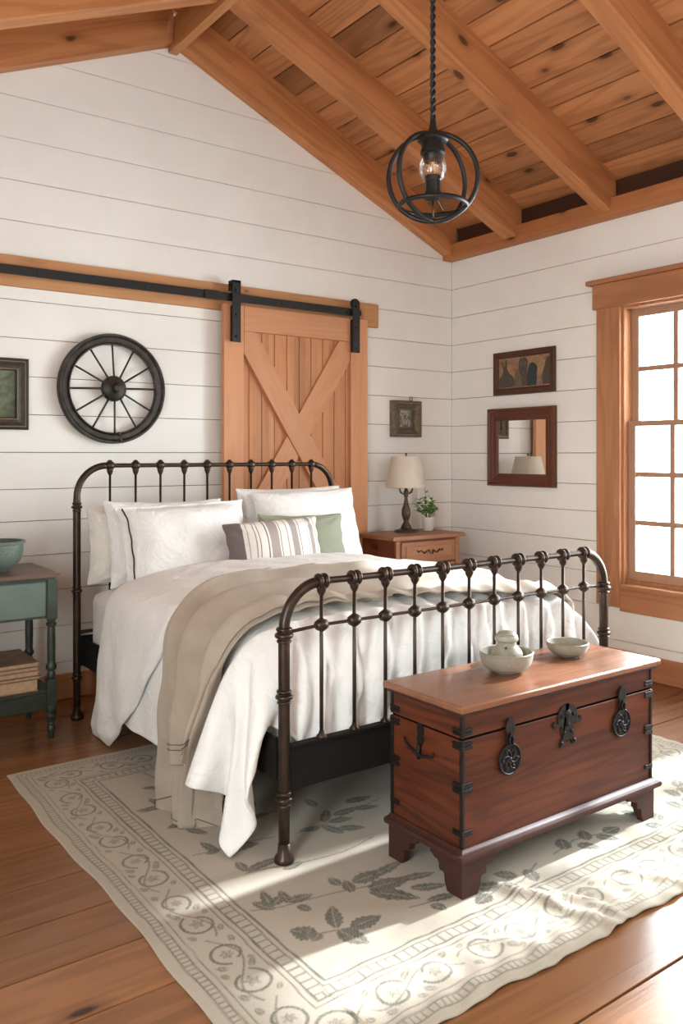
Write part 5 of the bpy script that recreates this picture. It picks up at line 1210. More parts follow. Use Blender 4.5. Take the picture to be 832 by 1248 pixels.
6159,1,1,1,1,1,0,1,0,1,0,1,0,0,0,1,0,1,0,0,1,0,1,0,1,0,1,0,1,0,1,0,1,1,1,1,1,1,1,1,2,1,1,2,1,1,2,1,0,-3,6,-11,-10,0,6,-11,-4,-7,-7,16,-20,-2,0,1,13,-8,
6226,1,1,1,1,1,0,1,0,0,1,0,0,1,0,0,1,0,1,0,0,1,0,1,0,1,0,0,1,1,0,1,1,1,1,0,1,1,2,1,1,2,1,2,2,2,2,1,1,-5,1,-1,-10,4,-9,4,0,-13,-13,-5,10,-5,4,-1,14,-7,
6293,1,1,1,0,1,0,1,0,1,0,1,0,0,1,0,1,0,1,-1,1,0,1,1,0,1,-1,1,1,0,1,0,2,1,2,0,1,1,1,1,2,2,2,2,1,3,1,3,1,-5,-7,10,-11,4,-4,-1,-11,4,-18,-6,-21,28,1,3,15,-6,
6355,1,2,-1,1,1,0,0,0,2,-1,1,0,0,0,0,2,-1,2,-1,1,-1,1,1,-1,2,-1,2,-1,2,-1,0,4,-2,4,-3,4,-2,3,3,-2,4,-1,4,-1,6,-1,8,0,-2,-13,13,-4,-8,9,-6,-29,23,-36,-17,-18,31,26,7,-3,-2,
6412,1,0,0,0,0,1,1,-1,1,0,0,0,0,1,0,1,0,1,-1,0,1,0,1,0,1,-1,2,-1,2,-1,1,1,2,2,-3,5,-2,3,0,2,1,2,1,2,3,3,3,11,-10,-9,-31,39,2,12,-6,-32,-11,-8,-10,-21,12,47,12,-12,-4,
6458,1,0,0,0,0,0,0,0,0,0,1,0,0,1,0,0,0,0,0,1,0,0,0,0,0,1,0,1,0,0,1,-1,3,-3,5,4,-6,7,-7,4,0,1,1,2,3,0,11,-10,29,-11,-48,43,29,-11,7,-24,-17,-15,-4,-17,-4,46,30,-17,9,
6485,0,0,0,0,0,1,0,0,0,0,0,0,0,0,0,1,0,0,0,0,0,0,0,0,1,0,0,0,0,1,-1,1,-1,2,1,-4,19,-18,6,-4,1,1,-1,1,0,16,-17,3,46,3,-54,22,51,14,-3,-47,7,-31,19,-15,-27,46,29,5,-35,
6495,0,0,0,0,1,0,-1,0,0,1,0,-2,1,1,-1,1,-2,3,-3,2,1,-2,1,-2,3,-3,2,1,-4,7,-7,6,-5,2,-3,1,27,-24,4,-7,0,5,-6,0,3,20,-26,4,58,19,-36,-8,57,41,-1,-32,-33,15,-7,-4,-24,-16,42,18,-37,
6498,0,0,0,1,0,0,0,0,0,0,1,-3,1,2,-3,3,-3,4,-5,3,2,-4,4,-5,5,-5,4,1,-5,8,-7,6,-7,1,-5,11,30,-27,-5,-4,1,4,-4,-2,5,21,-36,9,61,30,10,-44,29,60,33,-20,-25,-31,24,-16,-23,-49,3,33,23,
6502,-1,1,0,0,1,0,-1,0,1,0,0,-2,1,1,-1,1,-2,3,-3,2,1,-3,3,-3,3,-4,3,1,-4,7,-5,4,-6,-2,-2,18,30,-26,-16,-1,1,2,-2,-1,6,18,-36,5,65,42,28,-24,-24,48,62,3,-31,-9,-32,3,-19,-28,-52,16,25,
6505,0,0,1,0,0,0,0,0,0,0,0,-1,1,0,0,1,-1,1,-2,2,0,-1,0,-1,2,-2,2,0,-2,5,-4,3,-5,-3,1,22,31,-25,-23,-3,3,1,-1,0,7,14,-32,5,62,64,-11,-12,7,53,2,58,-10,-39,-21,-9,-19,-21,-43,-42,11,
6509,0,1,0,0,0,0,0,0,1,-1,0,0,0,0,0,0,0,1,-1,1,0,-1,0,0,0,0,1,0,-1,2,-1,0,-2,-3,2,26,31,-24,-29,-3,2,2,-1,0,7,12,-28,6,63,54,25,-25,11,54,-20,19,53,-21,-46,-17,-16,-20,-31,-54,-28,
6514,0,0,0,0,1,0,0,0,0,0,0,-1,1,0,0,0,0,0,0,0,0,0,0,0,0,0,0,0,0,1,-1,0,-1,-2,2,29,31,-23,-33,-3,1,2,-1,-1,4,14,-22,5,62,48,50,-20,6,50,11,-47,35,42,-26,-49,-24,-18,-26,-37,-58,
6520,0,-1,0,0,1,0,0,0,0,0,0,0,0,0,0,0,0,0,0,0,0,0,0,0,0,0,0,0,0,0,0,0,0,0,0,32,31,-22,-37,-4,1,0,0,-1,2,12,-15,4,63,54,55,12,-10,37,18,-54,-13,48,27,-27,-49,-33,-30,-25,-43,
6521,0,0,1,1,-1,-1,0,0,0,0,1,3,2,-3,-3,-1,1,1,0,-1,-1,1,1,2,0,-1,-2,-1,1,0,0,-1,0,0,5,36,31,-22,-40,-10,0,1,0,0,3,10,-14,7,64,47,48,52,5,-3,31,-44,-53,20,43,26,-35,-48,-35,-37,-32,
6520,1,1,2,2,-1,-4,-1,1,0,-1,2,8,2,-4,-7,-1,0,4,1,-4,-1,0,2,6,1,-3,-5,-1,0,0,1,-1,0,0,12,37,31,-20,-43,-17,1,0,0,1,2,9,-16,16,63,18,51,57,57,6,7,-41,-60,-24,16,30,44,-24,-49,-38,-36,
6520,1,2,4,3,-3,-7,0,1,0,-1,3,10,4,-6,-10,-1,0,6,1,-6,-1,0,2,9,2,-4,-7,-2,0,0,1,-1,0,1,18,39,30,-19,-45,-23,0,0,0,1,-1,9,-15,22,64,3,64,58,50,18,6,-30,-58,-44,-13,18,40,41,-30,-44,-42,
6520,2,4,5,2,-5,-8,0,0,0,0,3,13,5,-7,-12,-2,0,7,1,-8,0,0,2,11,4,-5,-9,-3,0,0,0,0,0,4,22,40,30,-18,-45,-31,-5,-1,2,6,-10,7,-10,33,61,13,52,54,44,23,10,-9,-46,-57,-43,-9,33,50,22,-19,-61,
6519,4,5,6,2,-7,-10,-2,0,0,0,7,14,6,-7,-14,-5,2,8,1,-10,-3,1,6,11,5,-5,-9,-6,-1,0,-1,0,2,8,27,40,29,-16,-45,-37,-12,-4,3,12,-12,-3,0,41,60,22,36,55,38,24,14,-5,-27,-46,-61,-45,16,50,34,15,-14,
6518,7,6,5,1,-7,-10,-5,-1,0,2,9,15,7,-8,-15,-6,2,8,1,-10,-4,1,7,12,6,-4,-10,-7,-2,-2,0,0,4,12,29,41,29,-15,-45,-40,-20,-6,4,12,-9,-8,4,48,57,10,31,62,37,24,15,-1,-18,-38,-53,-64,-16,41,38,-16,-16,
6517,8,8,5,-1,-6,-10,-6,-2,0,4,10,14,7,-7,-15,-8,2,8,0,-9,-5,2,8,12,6,-4,-9,-7,-4,-1,-1,1,6,15,31,40,29,-14,-44,-43,-23,-8,3,6,-6,-7,7,54,52,-16,50,58,40,19,13,6,-11,-32,-56,-64,-44,43,-15,-16,-16,
6516,9,7,6,0,-6,-9,-6,-3,0,3,11,15,7,-8,-15,-9,2,7,1,-8,-6,1,9,12,6,-3,-8,-7,-4,-1,-1,2,7,17,31,41,30,-13,-45,-44,-27,-10,0,2,-4,-4,9,56,47,-36,71,37,55,17,11,8,-3,-25,-61,-64,-61,-15,-16,-16,-16,
8251,-65,-64,-64,-65,-64,-64,-65,-64,-65,-64,-65,-64,-64,-64,-64,-64,-63,-63,-64,-65,-64,-65,-64,-64,-65,-64,-63,-63,-65,-64,-64,-64,-64,-65,-64,-65,-64,-65,-64,-64,-62,-51,-10,26,23,-8,-55,-64,-64,-51,55,-1,15,21,7,-30,-54,-37,-19,-19,-26,-42,-56,-62,-63,
8252,-65,-64,-65,-64,-65,-64,-64,-65,-65,-64,-64,-65,-64,-64,-63,-64,-64,-63,-64,-65,-64,-64,-65,-64,-65,-64,-63,-63,-65,-63,-64,-65,-64,-64,-65,-64,-65,-65,-64,-64,-64,-57,-21,21,32,2,-47,-62,-64,-56,31,4,34,19,-9,-50,-48,-29,-19,-19,-35,-51,-12,-49,-62,
8252,-64,-65,-64,-65,-64,-64,-65,-65,-64,-64,-65,-64,-65,-64,-63,-64,-64,-63,-64,-65,-64,-64,-64,-65,-64,-65,-63,-63,-64,-64,-64,-65,-64,-64,-65,-64,-65,-65,-64,-64,-64,-61,-35,14,38,15,-38,-61,-59,-55,-5,23,40,11,-35,-55,-38,-21,-18,-31,-49,-30,-3,-32,-45,
8253,-64,-65,-65,-64,-65,-64,-64,-65,-65,-64,-64,-64,-65,-65,-63,-64,-63,-63,-64,-65,-65,-64,-64,-64,-65,-65,-63,-63,-64,-63,-65,-65,-64,-64,-65,-64,-65,-64,-65,-64,-65,-63,-47,3,36,34,-28,-59,-53,-54,-31,39,40,-13,-51,-49,-27,-17,-27,-47,-39,-12,-1,-35,-48,
8254,-64,-65,-65,-65,-64,-64,-65,-65,-64,-64,-65,-64,-64,-65,-64,-63,-63,-63,-65,-65,-65,-64,-63,-65,-65,-65,-63,-63,-64,-63,-64,-65,-65,-64,-64,-64,-65,-65,-64,-65,-64,-65,-56,-9,44,33,-15,-56,-53,-54,-30,37,35,-40,-55,-39,-17,-23,-42,-47,-12,0,-15,-51,-55,
8255,-65,-65,-65,-64,-65,-64,-64,-65,-65,-64,-64,-64,-65,-65,-64,-63,-62,-64,-65,-65,-65,-64,-63,-65,-64,-65,-65,-62,-63,-63,-65,-65,-65,-64,-64,-64,-65,-65,-64,-64,-64,-65,-64,-24,43,38,-2,-51,-58,-56,-5,40,-13,-50,-52,-28,-16,-37,-50,-12,8,-9,-51,-54,-47,
8255,-64,-65,-65,-65,-64,-64,-64,-65,-65,-64,-65,-64,-64,-65,-65,-63,-62,-64,-64,-65,-65,-64,-64,-64,-65,-65,-65,-62,-62,-64,-65,-65,-65,-64,-64,-63,-65,-65,-65,-64,-64,-64,-65,-43,36,44,9,-45,-64,-58,29,5,-36,-55,-44,-15,-31,-51,-10,15,-5,-53,-52,-45,-40,
8255,-64,-65,-65,-64,-65,-64,-64,-65,-64,-65,-64,-64,-65,-64,-65,-63,-62,-65,-64,-65,-65,-64,-64,-64,-65,-64,-65,-63,-62,-64,-65,-65,-64,-65,-64,-63,-65,-65,-64,-64,-64,-64,-64,-63,28,47,21,-36,-65,-57,30,-15,-49,-55,-21,-27,-50,-17,20,6,-53,-51,-44,-39,-37,
8255,-64,-64,-65,-65,-64,-64,-65,-64,-65,-64,-65,-64,-64,-65,-64,-64,-62,-65,-64,-65,-64,-65,-64,-64,-64,-65,-65,-63,-62,-64,-65,-64,-65,-64,-64,-64,-64,-65,-64,-65,-63,-64,-64,-65,2,51,31,-23,-64,-43,9,-44,-50,-47,-16,-46,-21,22,16,-53,-49,-41,-38,-37,-40,
8255,-64,-64,-65,-64,-65,-64,-64,-65,-64,-65,-64,-64,-65,-64,-65,-63,-64,-64,-64,-64,-65,-64,-64,-65,-64,-65,-64,-63,-63,-64,-65,-64,-65,-64,-64,-64,-64,-65,-64,-64,-64,-64,-65,-64,-22,50,40,-10,-60,-25,-56,-44,-45,-21,-43,-20,25,16,-54,-48,-29,-41,-40,-44,-54,
8255,-64,-64,-65,-64,-65,-64,-64,-64,-65,-64,-65,-64,-64,-64,-65,-64,-64,-64,-64,-64,-65,-64,-64,-64,-65,-64,-65,-63,-63,-64,-65,-64,-65,-64,-64,-64,-64,-64,-65,-64,-64,-64,-65,-65,-41,41,50,3,-56,-43,-54,-19,-49,-45,-35,18,25,-50,-50,-38,-26,-43,-48,-51,-2,
8255,-64,-64,-64,-65,-64,-64,-65,-64,-64,-65,-64,-64,-65,-64,-64,-64,-64,-65,-64,-64,-64,-65,-64,-64,-65,-64,-64,-64,-64,-64,-64,-64,-65,-64,-64,-64,-64,-64,-65,-64,-64,-64,-64,-64,-62,42,43,17,-50,-57,-19,-57,-47,-44,6,22,-50,-46,-30,-35,-46,-50,-50,2,36,
8256,-65,-64,-64,-64,-65,-64,-64,-65,-64,-64,-65,-64,-64,-65,-64,-64,-64,-64,-65,-64,-64,-65,-64,-64,-64,-65,-64,-64,-64,-64,-64,-64,-65,-64,-64,-64,-64,-64,-65,-64,-64,-64,-64,-64,-64,-2,43,49,-43,-64,-23,-56,-54,-2,16,-50,-43,-35,-32,-48,-50,-50,-12,29,55,
8256,-64,-65,-64,-64,-64,-65,-64,-64,-65,-64,-64,-65,-64,-64,-64,-65,-64,-64,-65,-64,-64,-64,-65,-64,-64,-64,-65,-64,-64,-64,-64,-64,-65,-64,-64,-64,-64,-64,-65,-64,-64,-64,-64,-64,-64,-35,39,56,-24,-58,-43,-59,4,-11,-49,-37,-33,-41,-50,-50,-48,-26,16,56,57,
8256,-64,-64,-64,-65,-64,-64,-65,-64,-64,-65,-64,-64,-65,-64,-64,-65,-64,-64,-64,-65,-64,-64,-65,-64,-64,-64,-65,-64,-64,-64,-64,-65,-64,-64,-64,-64,-64,-65,-64,-64,-64,-64,-64,-63,-61,-69,33,52,6,-62,-51,-11,-29,-50,-23,-40,-50,-51,-48,-46,-38,8,55,56,57,
8257,-65,-63,-65,-64,-65,-64,-64,-64,-65,-64,-65,-64,-64,-64,-65,-64,-65,-64,-64,-65,-64,-64,-65,-64,-64,-64,-65,-64,-64,-64,-65,-64,-64,-64,-64,-64,-65,-64,-64,-64,-64,-64,-63,-64,-59,-67,-6,51,34,-66,-45,-43,-25,-26,-44,-50,-51,-45,-43,-28,2,43,20,53,59,
8258,-64,-65,-64,-64,-65,-65,-64,-64,-64,-65,-64,-65,-64,-64,-65,-64,-65,-64,-64,-64,-65,-64,-64,-65,-64,-64,-64,-65,-64,-64,-65,-64,-64,-65,-64,-64,-64,-64,-64,-64,-64,-64,-64,-64,-62,-70,-39,64,49,-58,-50,-59,-49,-37,-21,-55,-19,-22,-25,-54,50,33,-8,62,25,
8259,-65,-64,-64,-65,-65,-64,-65,-64,-64,-64,-65,-64,-65,-64,-64,-65,-64,-65,-64,-64,-64,-65,-64,-65,-64,-64,-64,-65,-64,-65,-63,-65,-64,-65,-64,-64,-64,-64,-65,-64,-64,-64,-64,-65,-64,-67,-56,59,57,-57,-57,-56,-28,-41,-53,-55,-31,-29,34,1,-43,65,42,0,-30,
8260,-65,-64,-65,-64,-65,-64,-65,-64,-65,-64,-64,-65,-64,-64,-65,-64,-65,-64,-64,-64,-65,-64,-65,-64,-64,-64,-65,-64,-65,-64,-64,-64,-65,-65,-64,-65,-63,-65,-64,-64,-65,-64,-64,-64,-63,-60,-67,38,58,-52,-57,-43,-49,-55,-52,-31,-31,-24,-10,56,-3,-25,61,-30,-25,
8260,-65,-64,-64,-64,-65,-65,-65,-64,-64,-65,-64,-65,-64,-64,-64,-65,-65,-64,-64,-64,-65,-64,-65,-64,-65,-63,-65,-64,-65,-64,-64,-64,-65,-65,-64,-64,-64,-65,-64,-65,-65,-64,-64,-64,-64,-64,-63,6,66,-45,-64,-49,-51,-44,-39,-28,-28,-30,-7,50,-27,-17,42,35,-62,
8260,-64,-65,-64,-64,-65,-65,-64,-65,-64,-64,-65,-65,-64,-64,-64,-65,-64,-65,-64,-64,-64,-65,-65,-64,-65,-64,-64,-64,-65,-64,-65,-63,-65,-65,-64,-65,-64,-64,-64,-65,-65,-64,-64,-62,-64,-59,-62,-18,63,-41,-60,-49,-39,-39,-38,-8,-30,-49,-11,11,35,-37,61,5,-61,
8261,-65,-65,-64,-64,-65,-65,-64,-65,-64,-64,-65,-65,-64,-64,-64,-65,-64,-65,-64,-64,-64,-65,-65,-64,-65,-64,-64,-64,-65,-65,-64,-64,-64,-65,-64,-65,-64,-64,-64,-65,-65,-64,-64,-63,-63,-63,-61,-26,60,-34,-55,-34,-35,-38,-45,-12,-49,-20,22,-40,28,-20,57,-1,-65,
8260,-64,-65,-64,-64,-65,-65,-64,-65,-64,-64,-65,-64,-65,-64,-64,-64,-65,-65,-64,-65,-64,-64,-65,-64,-65,-64,-64,-64,-65,-65,-64,-64,-64,-65,-64,-65,-64,-64,-64,-65,-64,-65,-63,-64,-65,-64,-58,-36,62,-29,-61,-27,-44,-45,-19,-49,-18,5,26,-41,-25,8,58,-11,-64,
8260,-65,-64,-64,-64,-65,-65,-64,-65,-64,-64,-64,-65,-65,-64,-64,-64,-65,-65,-64,-65,-64,-64,-65,-64,-65,-64,-64,-64,-65,-65,-64,-64,-64,-65,-64,-65,-64,-64,-64,-65,-64,-64,-64,-64,-65,-61,-61,-42,61,-31,-63,-28,-23,-43,-54,-38,24,8,3,-6,-46,-7,51,-13,-65,
8260,-65,-64,-64,-64,-65,-65,-64,-65,-64,-64,-65,-64,-65,-64,-64,-65,-64,-65,-64,-65,-64,-64,-65,-64,-65,-64,-64,-64,-65,-65,-64,-64,-64,-65,-64,-65,-64,-64,-64,-65,-64,-64,-64,-64,-62,-64,-60,-48,58,-38,-57,-30,-23,-28,-35,-38,-48,11,10,28,7,-46,44,-18,-64,
8259,-64,-64,-65,-64,-64,-65,-64,-65,-64,-64,-64,-65,-65,-64,-64,-65,-64,-65,-64,-64,-65,-64,-65,-64,-65,-64,-64,-64,-65,-64,-65,-64,-64,-65,-64,-65,-64,-64,-64,-65,-64,-64,-64,-64,-62,-64,-58,-54,51,-48,-58,-28,-28,-22,-27,-35,-44,-17,6,15,60,0,-3,-25,-62,
8259,-65,-64,-64,-64,-64,-65,-64,-64,-65,-64,-64,-65,-64,-65,-64,-65,-64,-64,-65,-64,-65,-64,-64,-65,-64,-65,-64,-64,-65,-64,-65,-64,-64,-65,-64,-65,-64,-64,-64,-65,-64,-64,-64,-63,-63,-64,-56,-59,44,-53,-61,-30,-29,-29,-29,-29,-29,-16,1,12,65,-23,-19,21,-57,
8258,-64,-64,-64,-64,-64,-65,-64,-64,-65,-64,-65,-64,-64,-65,-64,-65,-64,-64,-65,-64,-65,-64,-65,-64,-64,-65,-64,-65,-64,-64,-65,-64,-65,-64,-64,-65,-64,-64,-65,-64,-64,-64,-64,-63,-63,-64,-56,-61,43,-58,-50,-24,-22,-22,-26,-29,-40,-31,6,-3,63,27,-49,-34,43,
8258,-64,-64,-64,-64,-64,-65,-64,-64,-65,-64,-65,-64,-64,-65,-64,-65,-64,-64,-65,-64,-65,-64,-65,-64,-64,-65,-64,-65,-64,-64,-65,-64,-65,-64,-65,-64,-64,-65,-64,-64,-64,-64,-64,-63,-63,-64,-57,-61,37,-50,-34,-24,-22,-23,-27,-26,-34,-49,1,-10,57,9,25,-58,-28,
8258,-64,-64,-64,-64,-64,-65,-64,-64,-65,-64,-64,-65,-64,-65,-64,-65,-64,-64,-65,-64,-65,-64,-65,-64,-64,-65,-64,-65,-64,-65,-64,-64,-65,-64,-65,-64,-64,-65,-64,-64,-64,-64,-64,-63,-64,-62,-58,-62,32,-45,-43,-12,-24,-23,-26,-28,-24,-53,-8,28,-24,35,48,-31,-62,
8258,-64,-64,-64,-64,-64,-64,-65,-64,-65,-64,-64,-65,-64,-65,-64,-64,-65,-64,-65,-64,-65,-64,-64,-65,-64,-65,-64,-65,-64,-65,-64,-64,-65,-64,-65,-64,-65,-64,-64,-64,-64,-64,-64,-64,-63,-62,-58,-63,23,-43,-45,-26,-27,-29,-36,-32,15,-8,-6,-5,-39,58,30,-29,-61,
8259,-64,-64,-65,-64,-64,-64,-65,-64,-65,-64,-64,-65,-64,-65,-64,-64,-65,-64,-65,-64,-65,-64,-64,-65,-64,-65,-64,-65,-64,-65,-64,-65,-64,-64,-65,-64,-65,-64,-64,-64,-64,-64,-64,-64,-63,-62,-59,-64,18,-56,-57,-30,-31,-31,-30,-22,-14,-1,0,0,51,-22,35,-57,33,
8259,-64,-64,-64,-64,-65,-64,-64,-65,-64,-65,-64,-64,-65,-65,-64,-64,-65,-64,-65,-64,-65,-64,-64,-65,-64,-65,-64,-65,-64,-64,-65,-65,-64,-64,-65,-64,-65,-64,-64,-64,-64,-64,-65,-63,-63,-63,-58,-65,12,-56,-53,-29,-28,-31,-33,-32,-3,3,10,15,27,39,-55,-37,16,
8260,-64,-64,-65,-64,-64,-65,-64,-65,-64,-65,-64,-64,-65,-64,-65,-64,-64,-65,-64,-65,-65,-64,-64,-64,-65,-65,-64,-64,-65,-64,-65,-65,-64,-64,-64,-65,-65,-64,-64,-64,-65,-64,-64,-63,-63,-64,-55,-63,-2,-42,-30,-33,-13,-25,-29,-58,21,17,16,7,2,1,-5,-53,-33,
8261,-64,-65,-64,-65,-64,-64,-65,-64,-65,-64,-65,-64,-64,-65,-65,-64,-64,-64,-65,-65,-64,-65,-64,-64,-65,-65,-64,-64,-64,-65,-65,-64,-65,-64,-64,-65,-64,-65,-64,-64,-64,-65,-64,-64,-63,-63,-52,-65,-22,-25,-47,7,-17,-22,-23,-41,-50,38,2,-30,-2,31,29,-24,-56,
8261,-64,-64,-65,-65,-64,-64,-64,-65,-65,-64,-64,-64,-65,-65,-65,-64,-64,-64,-65,-64,-65,-64,-64,-65,-64,-65,-65,-64,-64,-65,-64,-65,-65,-64,-64,-64,-65,-65,-64,-64,-64,-64,-64,-63,-63,-64,-54,-64,-23,-43,-53,-3,-21,4,-13,-24,-24,-58,0,0,0,-1,33,59,-42,
8262,-64,-65,-65,-64,-64,-65,-64,-65,-65,-64,-64,-64,-65,-64,-65,-65,-64,-64,-64,-65,-65,-64,-64,-64,-65,-65,-65,-64,-64,-64,-65,-65,-64,-64,-64,-65,-64,-65,-65,-63,-64,-64,-64,-63,-63,-62,-61,-61,-20,-59,-55,-23,-22,5,-32,-26,-13,-11,22,32,-10,-45,2,58,31,
8262,-64,-64,-65,-65,-64,-64,-65,-64,-65,-65,-64,-64,-64,-65,-65,-64,-64,-65,-64,-65,-65,-64,-64,-64,-65,-65,-64,-65,-64,-64,-64,-65,-65,-64,-64,-64,-65,-65,-64,-64,-64,-63,-65,-63,-63,-62,-64,-50,-31,-57,-49,-51,-21,-21,-10,0,33,-22,35,13,-42,-42,-1,42,48,
8262,-64,-64,-65,-65,-64,-64,-64,-65,-65,-64,-65,-64,-64,-65,-64,-65,-64,-64,-65,-64,-65,-65,-64,-64,-64,-65,-65,-64,-64,-64,-65,-65,-65,-64,-64,-64,-64,-65,-65,-64,-63,-64,-65,-63,-64,-61,-64,-43,-46,-49,-28,-59,0,-7,-41,-6,35,18,-32,30,-62,16,15,-26,56,
8261,-63,-64,-65,-64,-65,-64,-64,-65,-64,-65,-64,-65,-64,-64,-65,-65,-64,-64,-64,-65,-65,-64,-64,-65,-64,-65,-64,-65,-64,-64,-65,-64,-65,-64,-64,-65,-64,-65,-64,-64,-64,-64,-64,-64,-64,-60,-64,-48,-61,-30,-44,-29,-57,-2,33,-32,33,8,-33,34,-44,-47,51,32,-51,
8261,-64,-63,-65,-64,-65,-64,-64,-65,-64,-65,-64,-64,-65,-64,-65,-64,-65,-64,-64,-65,-64,-65,-64,-64,-65,-64,-65,-64,-65,-64,-64,-65,-65,-64,-64,-64,-65,-64,-64,-65,-63,-64,-64,-63,-64,-61,-64,-51,-64,-38,-54,-20,-53,-6,-9,41,14,9,-31,32,-36,-51,10,54,24,
8261,-64,-64,-64,-64,-64,-65,-64,-64,-65,-64,-65,-64,-64,-65,-64,-65,-64,-65,-64,-64,-65,-64,-65,-64,-65,-64,-65,-64,-64,-65,-64,-65,-64,-65,-64,-64,-64,-65,-64,-64,-64,-63,-64,-63,-63,-61,-60,-62,-64,-57,-54,-22,-27,29,-39,-28,19,26,45,-9,-59,-1,-20,33,56,
8261,-64,-64,-64,-64,-64,-64,-65,-64,-65,-64,-64,-65,-64,-64,-65,-64,-65,-64,-65,-64,-65,-64,-64,-65,-64,-65,-64,-65,-64,-65,-64,-64,-65,-64,-64,-65,-64,-64,-64,-64,-64,-64,-64,-62,-63,-62,-60,-64,-63,-57,-55,-36,3,31,-26,-51,6,51,26,-32,-55,-2,-1,31,60,
8261,-64,-63,-64,-65,-64,-64,-65,-64,-64,-65,-64,-64,-65,-64,-65,-64,-64,-65,-64,-65,-64,-65,-64,-65,-64,-64,-65,-64,-65,-64,-65,-64,-64,-65,-64,-64,-65,-64,-64,-64,-64,-64,-63,-63,-63,-61,-61,-61,-64,-58,-50,-37,11,30,-22,-59,-8,50,26,-56,6,13,-35,19,60,
8262,-64,-64,-64,-64,-65,-64,-64,-65,-64,-64,-65,-64,-64,-65,-64,-65,-64,-65,-64,-64,-65,-64,-65,-64,-65,-64,-65,-64,-64,-65,-64,-65,-64,-64,-65,-64,-64,-65,-64,-64,-64,-63,-64,-63,-63,-61,-61,-60,-61,-57,-40,-46,19,29,-21,-62,-25,23,40,-45,-14,-4,60,30,-54,
8262,-64,-63,-65,-64,-64,-64,-65,-64,-64,-65,-64,-65,-64,-64,-65,-64,-65,-64,-65,-64,-64,-65,-64,-65,-64,-65,-64,-65,-64,-65,-64,-64,-65,-64,-65,-64,-64,-64,-64,-65,-64,-63,-64,-63,-63,-61,-61,-61,-55,-58,-42,-39,36,11,-17,-63,-36,2,15,13,26,-57,27,63,-42,
8263,-64,-64,-64,-64,-65,-64,-64,-65,-64,-64,-65,-64,-65,-64,-64,-65,-64,-65,-64,-65,-64,-65,-64,-64,-65,-64,-65,-64,-65,-64,-65,-64,-64,-65,-64,-65,-64,-64,-64,-65,-64,-63,-64,-63,-63,-62,-60,-61,-53,-60,-42,-26,42,-29,5,-32,-58,28,36,15,-29,-50,3,60,-1,
8264,-64,-64,-64,-64,-65,-64,-65,-64,-64,-65,-64,-65,-64,-64,-65,-64,-65,-64,-65,-64,-64,-65,-65,-64,-64,-65,-64,-65,-64,-65,-64,-64,-65,-65,-64,-64,-64,-65,-64,-64,-65,-63,-64,-63,-63,-62,-62,-60,-60,-52,-33,-22,38,-33,-31,-53,43,26,5,-3,-59,17,-48,44,50,
8265,-64,-64,-64,-65,-64,-65,-64,-64,-65,-64,-65,-64,-65,-64,-64,-65,-64,-65,-64,-64,-65,-64,-65,-65,-64,-64,-65,-64,-65,-64,-65,-64,-64,-65,-65,-64,-64,-64,-65,-64,-64,-64,-64,-63,-64,-63,-62,-59,-62,-57,-52,44,-33,-37,-36,-18,-8,50,28,8,-63,-20,-1,17,58,
8266,-64,-64,-64,-65,-64,-65,-65,-64,-64,-64,-65,-65,-64,-64,-64,-65,-65,-64,-65,-64,-64,-65,-65,-64,-64,-64,-65,-65,-64,-65,-64,-64,-65,-65,-64,-65,-64,-64,-64,-65,-64,-64,-64,-63,-64,-62,-62,-60,-56,-62,-50,17,16,-49,-35,2,-44,7,40,43,-63,16,16,-55,50,
8267,-64,-64,-64,-65,-64,-65,-65,-64,-64,-65,-64,-65,-65,-64,-64,-64,-65,-65,-64,-64,-64,-65,-65,-65,-64,-64,-64,-65,-65,-64,-64,-65,-64,-65,-65,-64,-64,-64,-65,-64,-65,-64,-63,-63,-64,-62,-61,-63,-62,-52,-14,-17,23,-29,-40,-55,-13,18,65,-31,-31,7,50,-66,-4,
8268,-65,-64,-64,-64,-65,-65,-64,-64,-64,-65,-65,-64,-65,-64,-64,-64,-65,-65,-64,-64,-65,-64,-65,-65,-64,-64,-64,-65,-65,-65,-64,-64,-64,-65,-65,-64,-65,-64,-64,-65,-65,-63,-64,-62,-63,-63,-63,-62,-62,-43,-39,26,-7,-37,-60,-36,35,-8,57,6,-12,-44,53,-41,-47,
8269,-65,-64,-64,-64,-65,-65,-64,-65,-64,-64,-65,-65,-64,-64,-64,-65,-65,-64,-65,-64,-64,-64,-65,-65,-64,-64,-65,-64,-65,-65,-64,-64,-65,-64,-65,-65,-64,-64,-64,-65,-65,-64,-63,-63,-63,-63,-62,-61,-63,-50,-51,37,-7,-38,-59,-30,50,21,-7,-37,54,7,-43,9,-59,
8269,-64,-64,-64,-65,-64,-65,-65,-64,-64,-64,-65,-65,-64,-65,-64,-64,-65,-64,-65,-64,-64,-65,-64,-65,-65,-64,-64,-64,-65,-65,-64,-65,-64,-65,-64,-65,-64,-64,-65,-64,-65,-64,-64,-63,-64,-64,-60,-62,-64,-59,-61,19,30,-51,-52,-19,49,-27,-15,-14,43,54,-48,16,-64,
8270,-65,-64,-64,-64,-65,-64,-65,-64,-64,-65,-64,-65,-65,-64,-64,-64,-65,-65,-64,-64,-65,-64,-65,-64,-65,-64,-64,-65,-64,-65,-65,-64,-64,-65,-64,-65,-64,-65,-64,-64,-65,-64,-64,-63,-64,-63,-65,-58,-62,-62,-46,-23,38,-20,-61,-18,15,15,19,-55,18,58,14,-56,-34,
8270,-64,-64,-65,-64,-64,-65,-64,-65,-64,-64,-65,-64,-65,-64,-64,-65,-64,-65,-64,-65,-64,-64,-65,-64,-65,-64,-65,-64,-65,-64,-65,-64,-64,-65,-65,-64,-65,-64,-64,-65,-64,-64,-64,-63,-64,-62,-62,-64,-61,-64,-1,-24,-56,31,-6,-33,33,14,-34,-63,5,58,31,-39,-51,
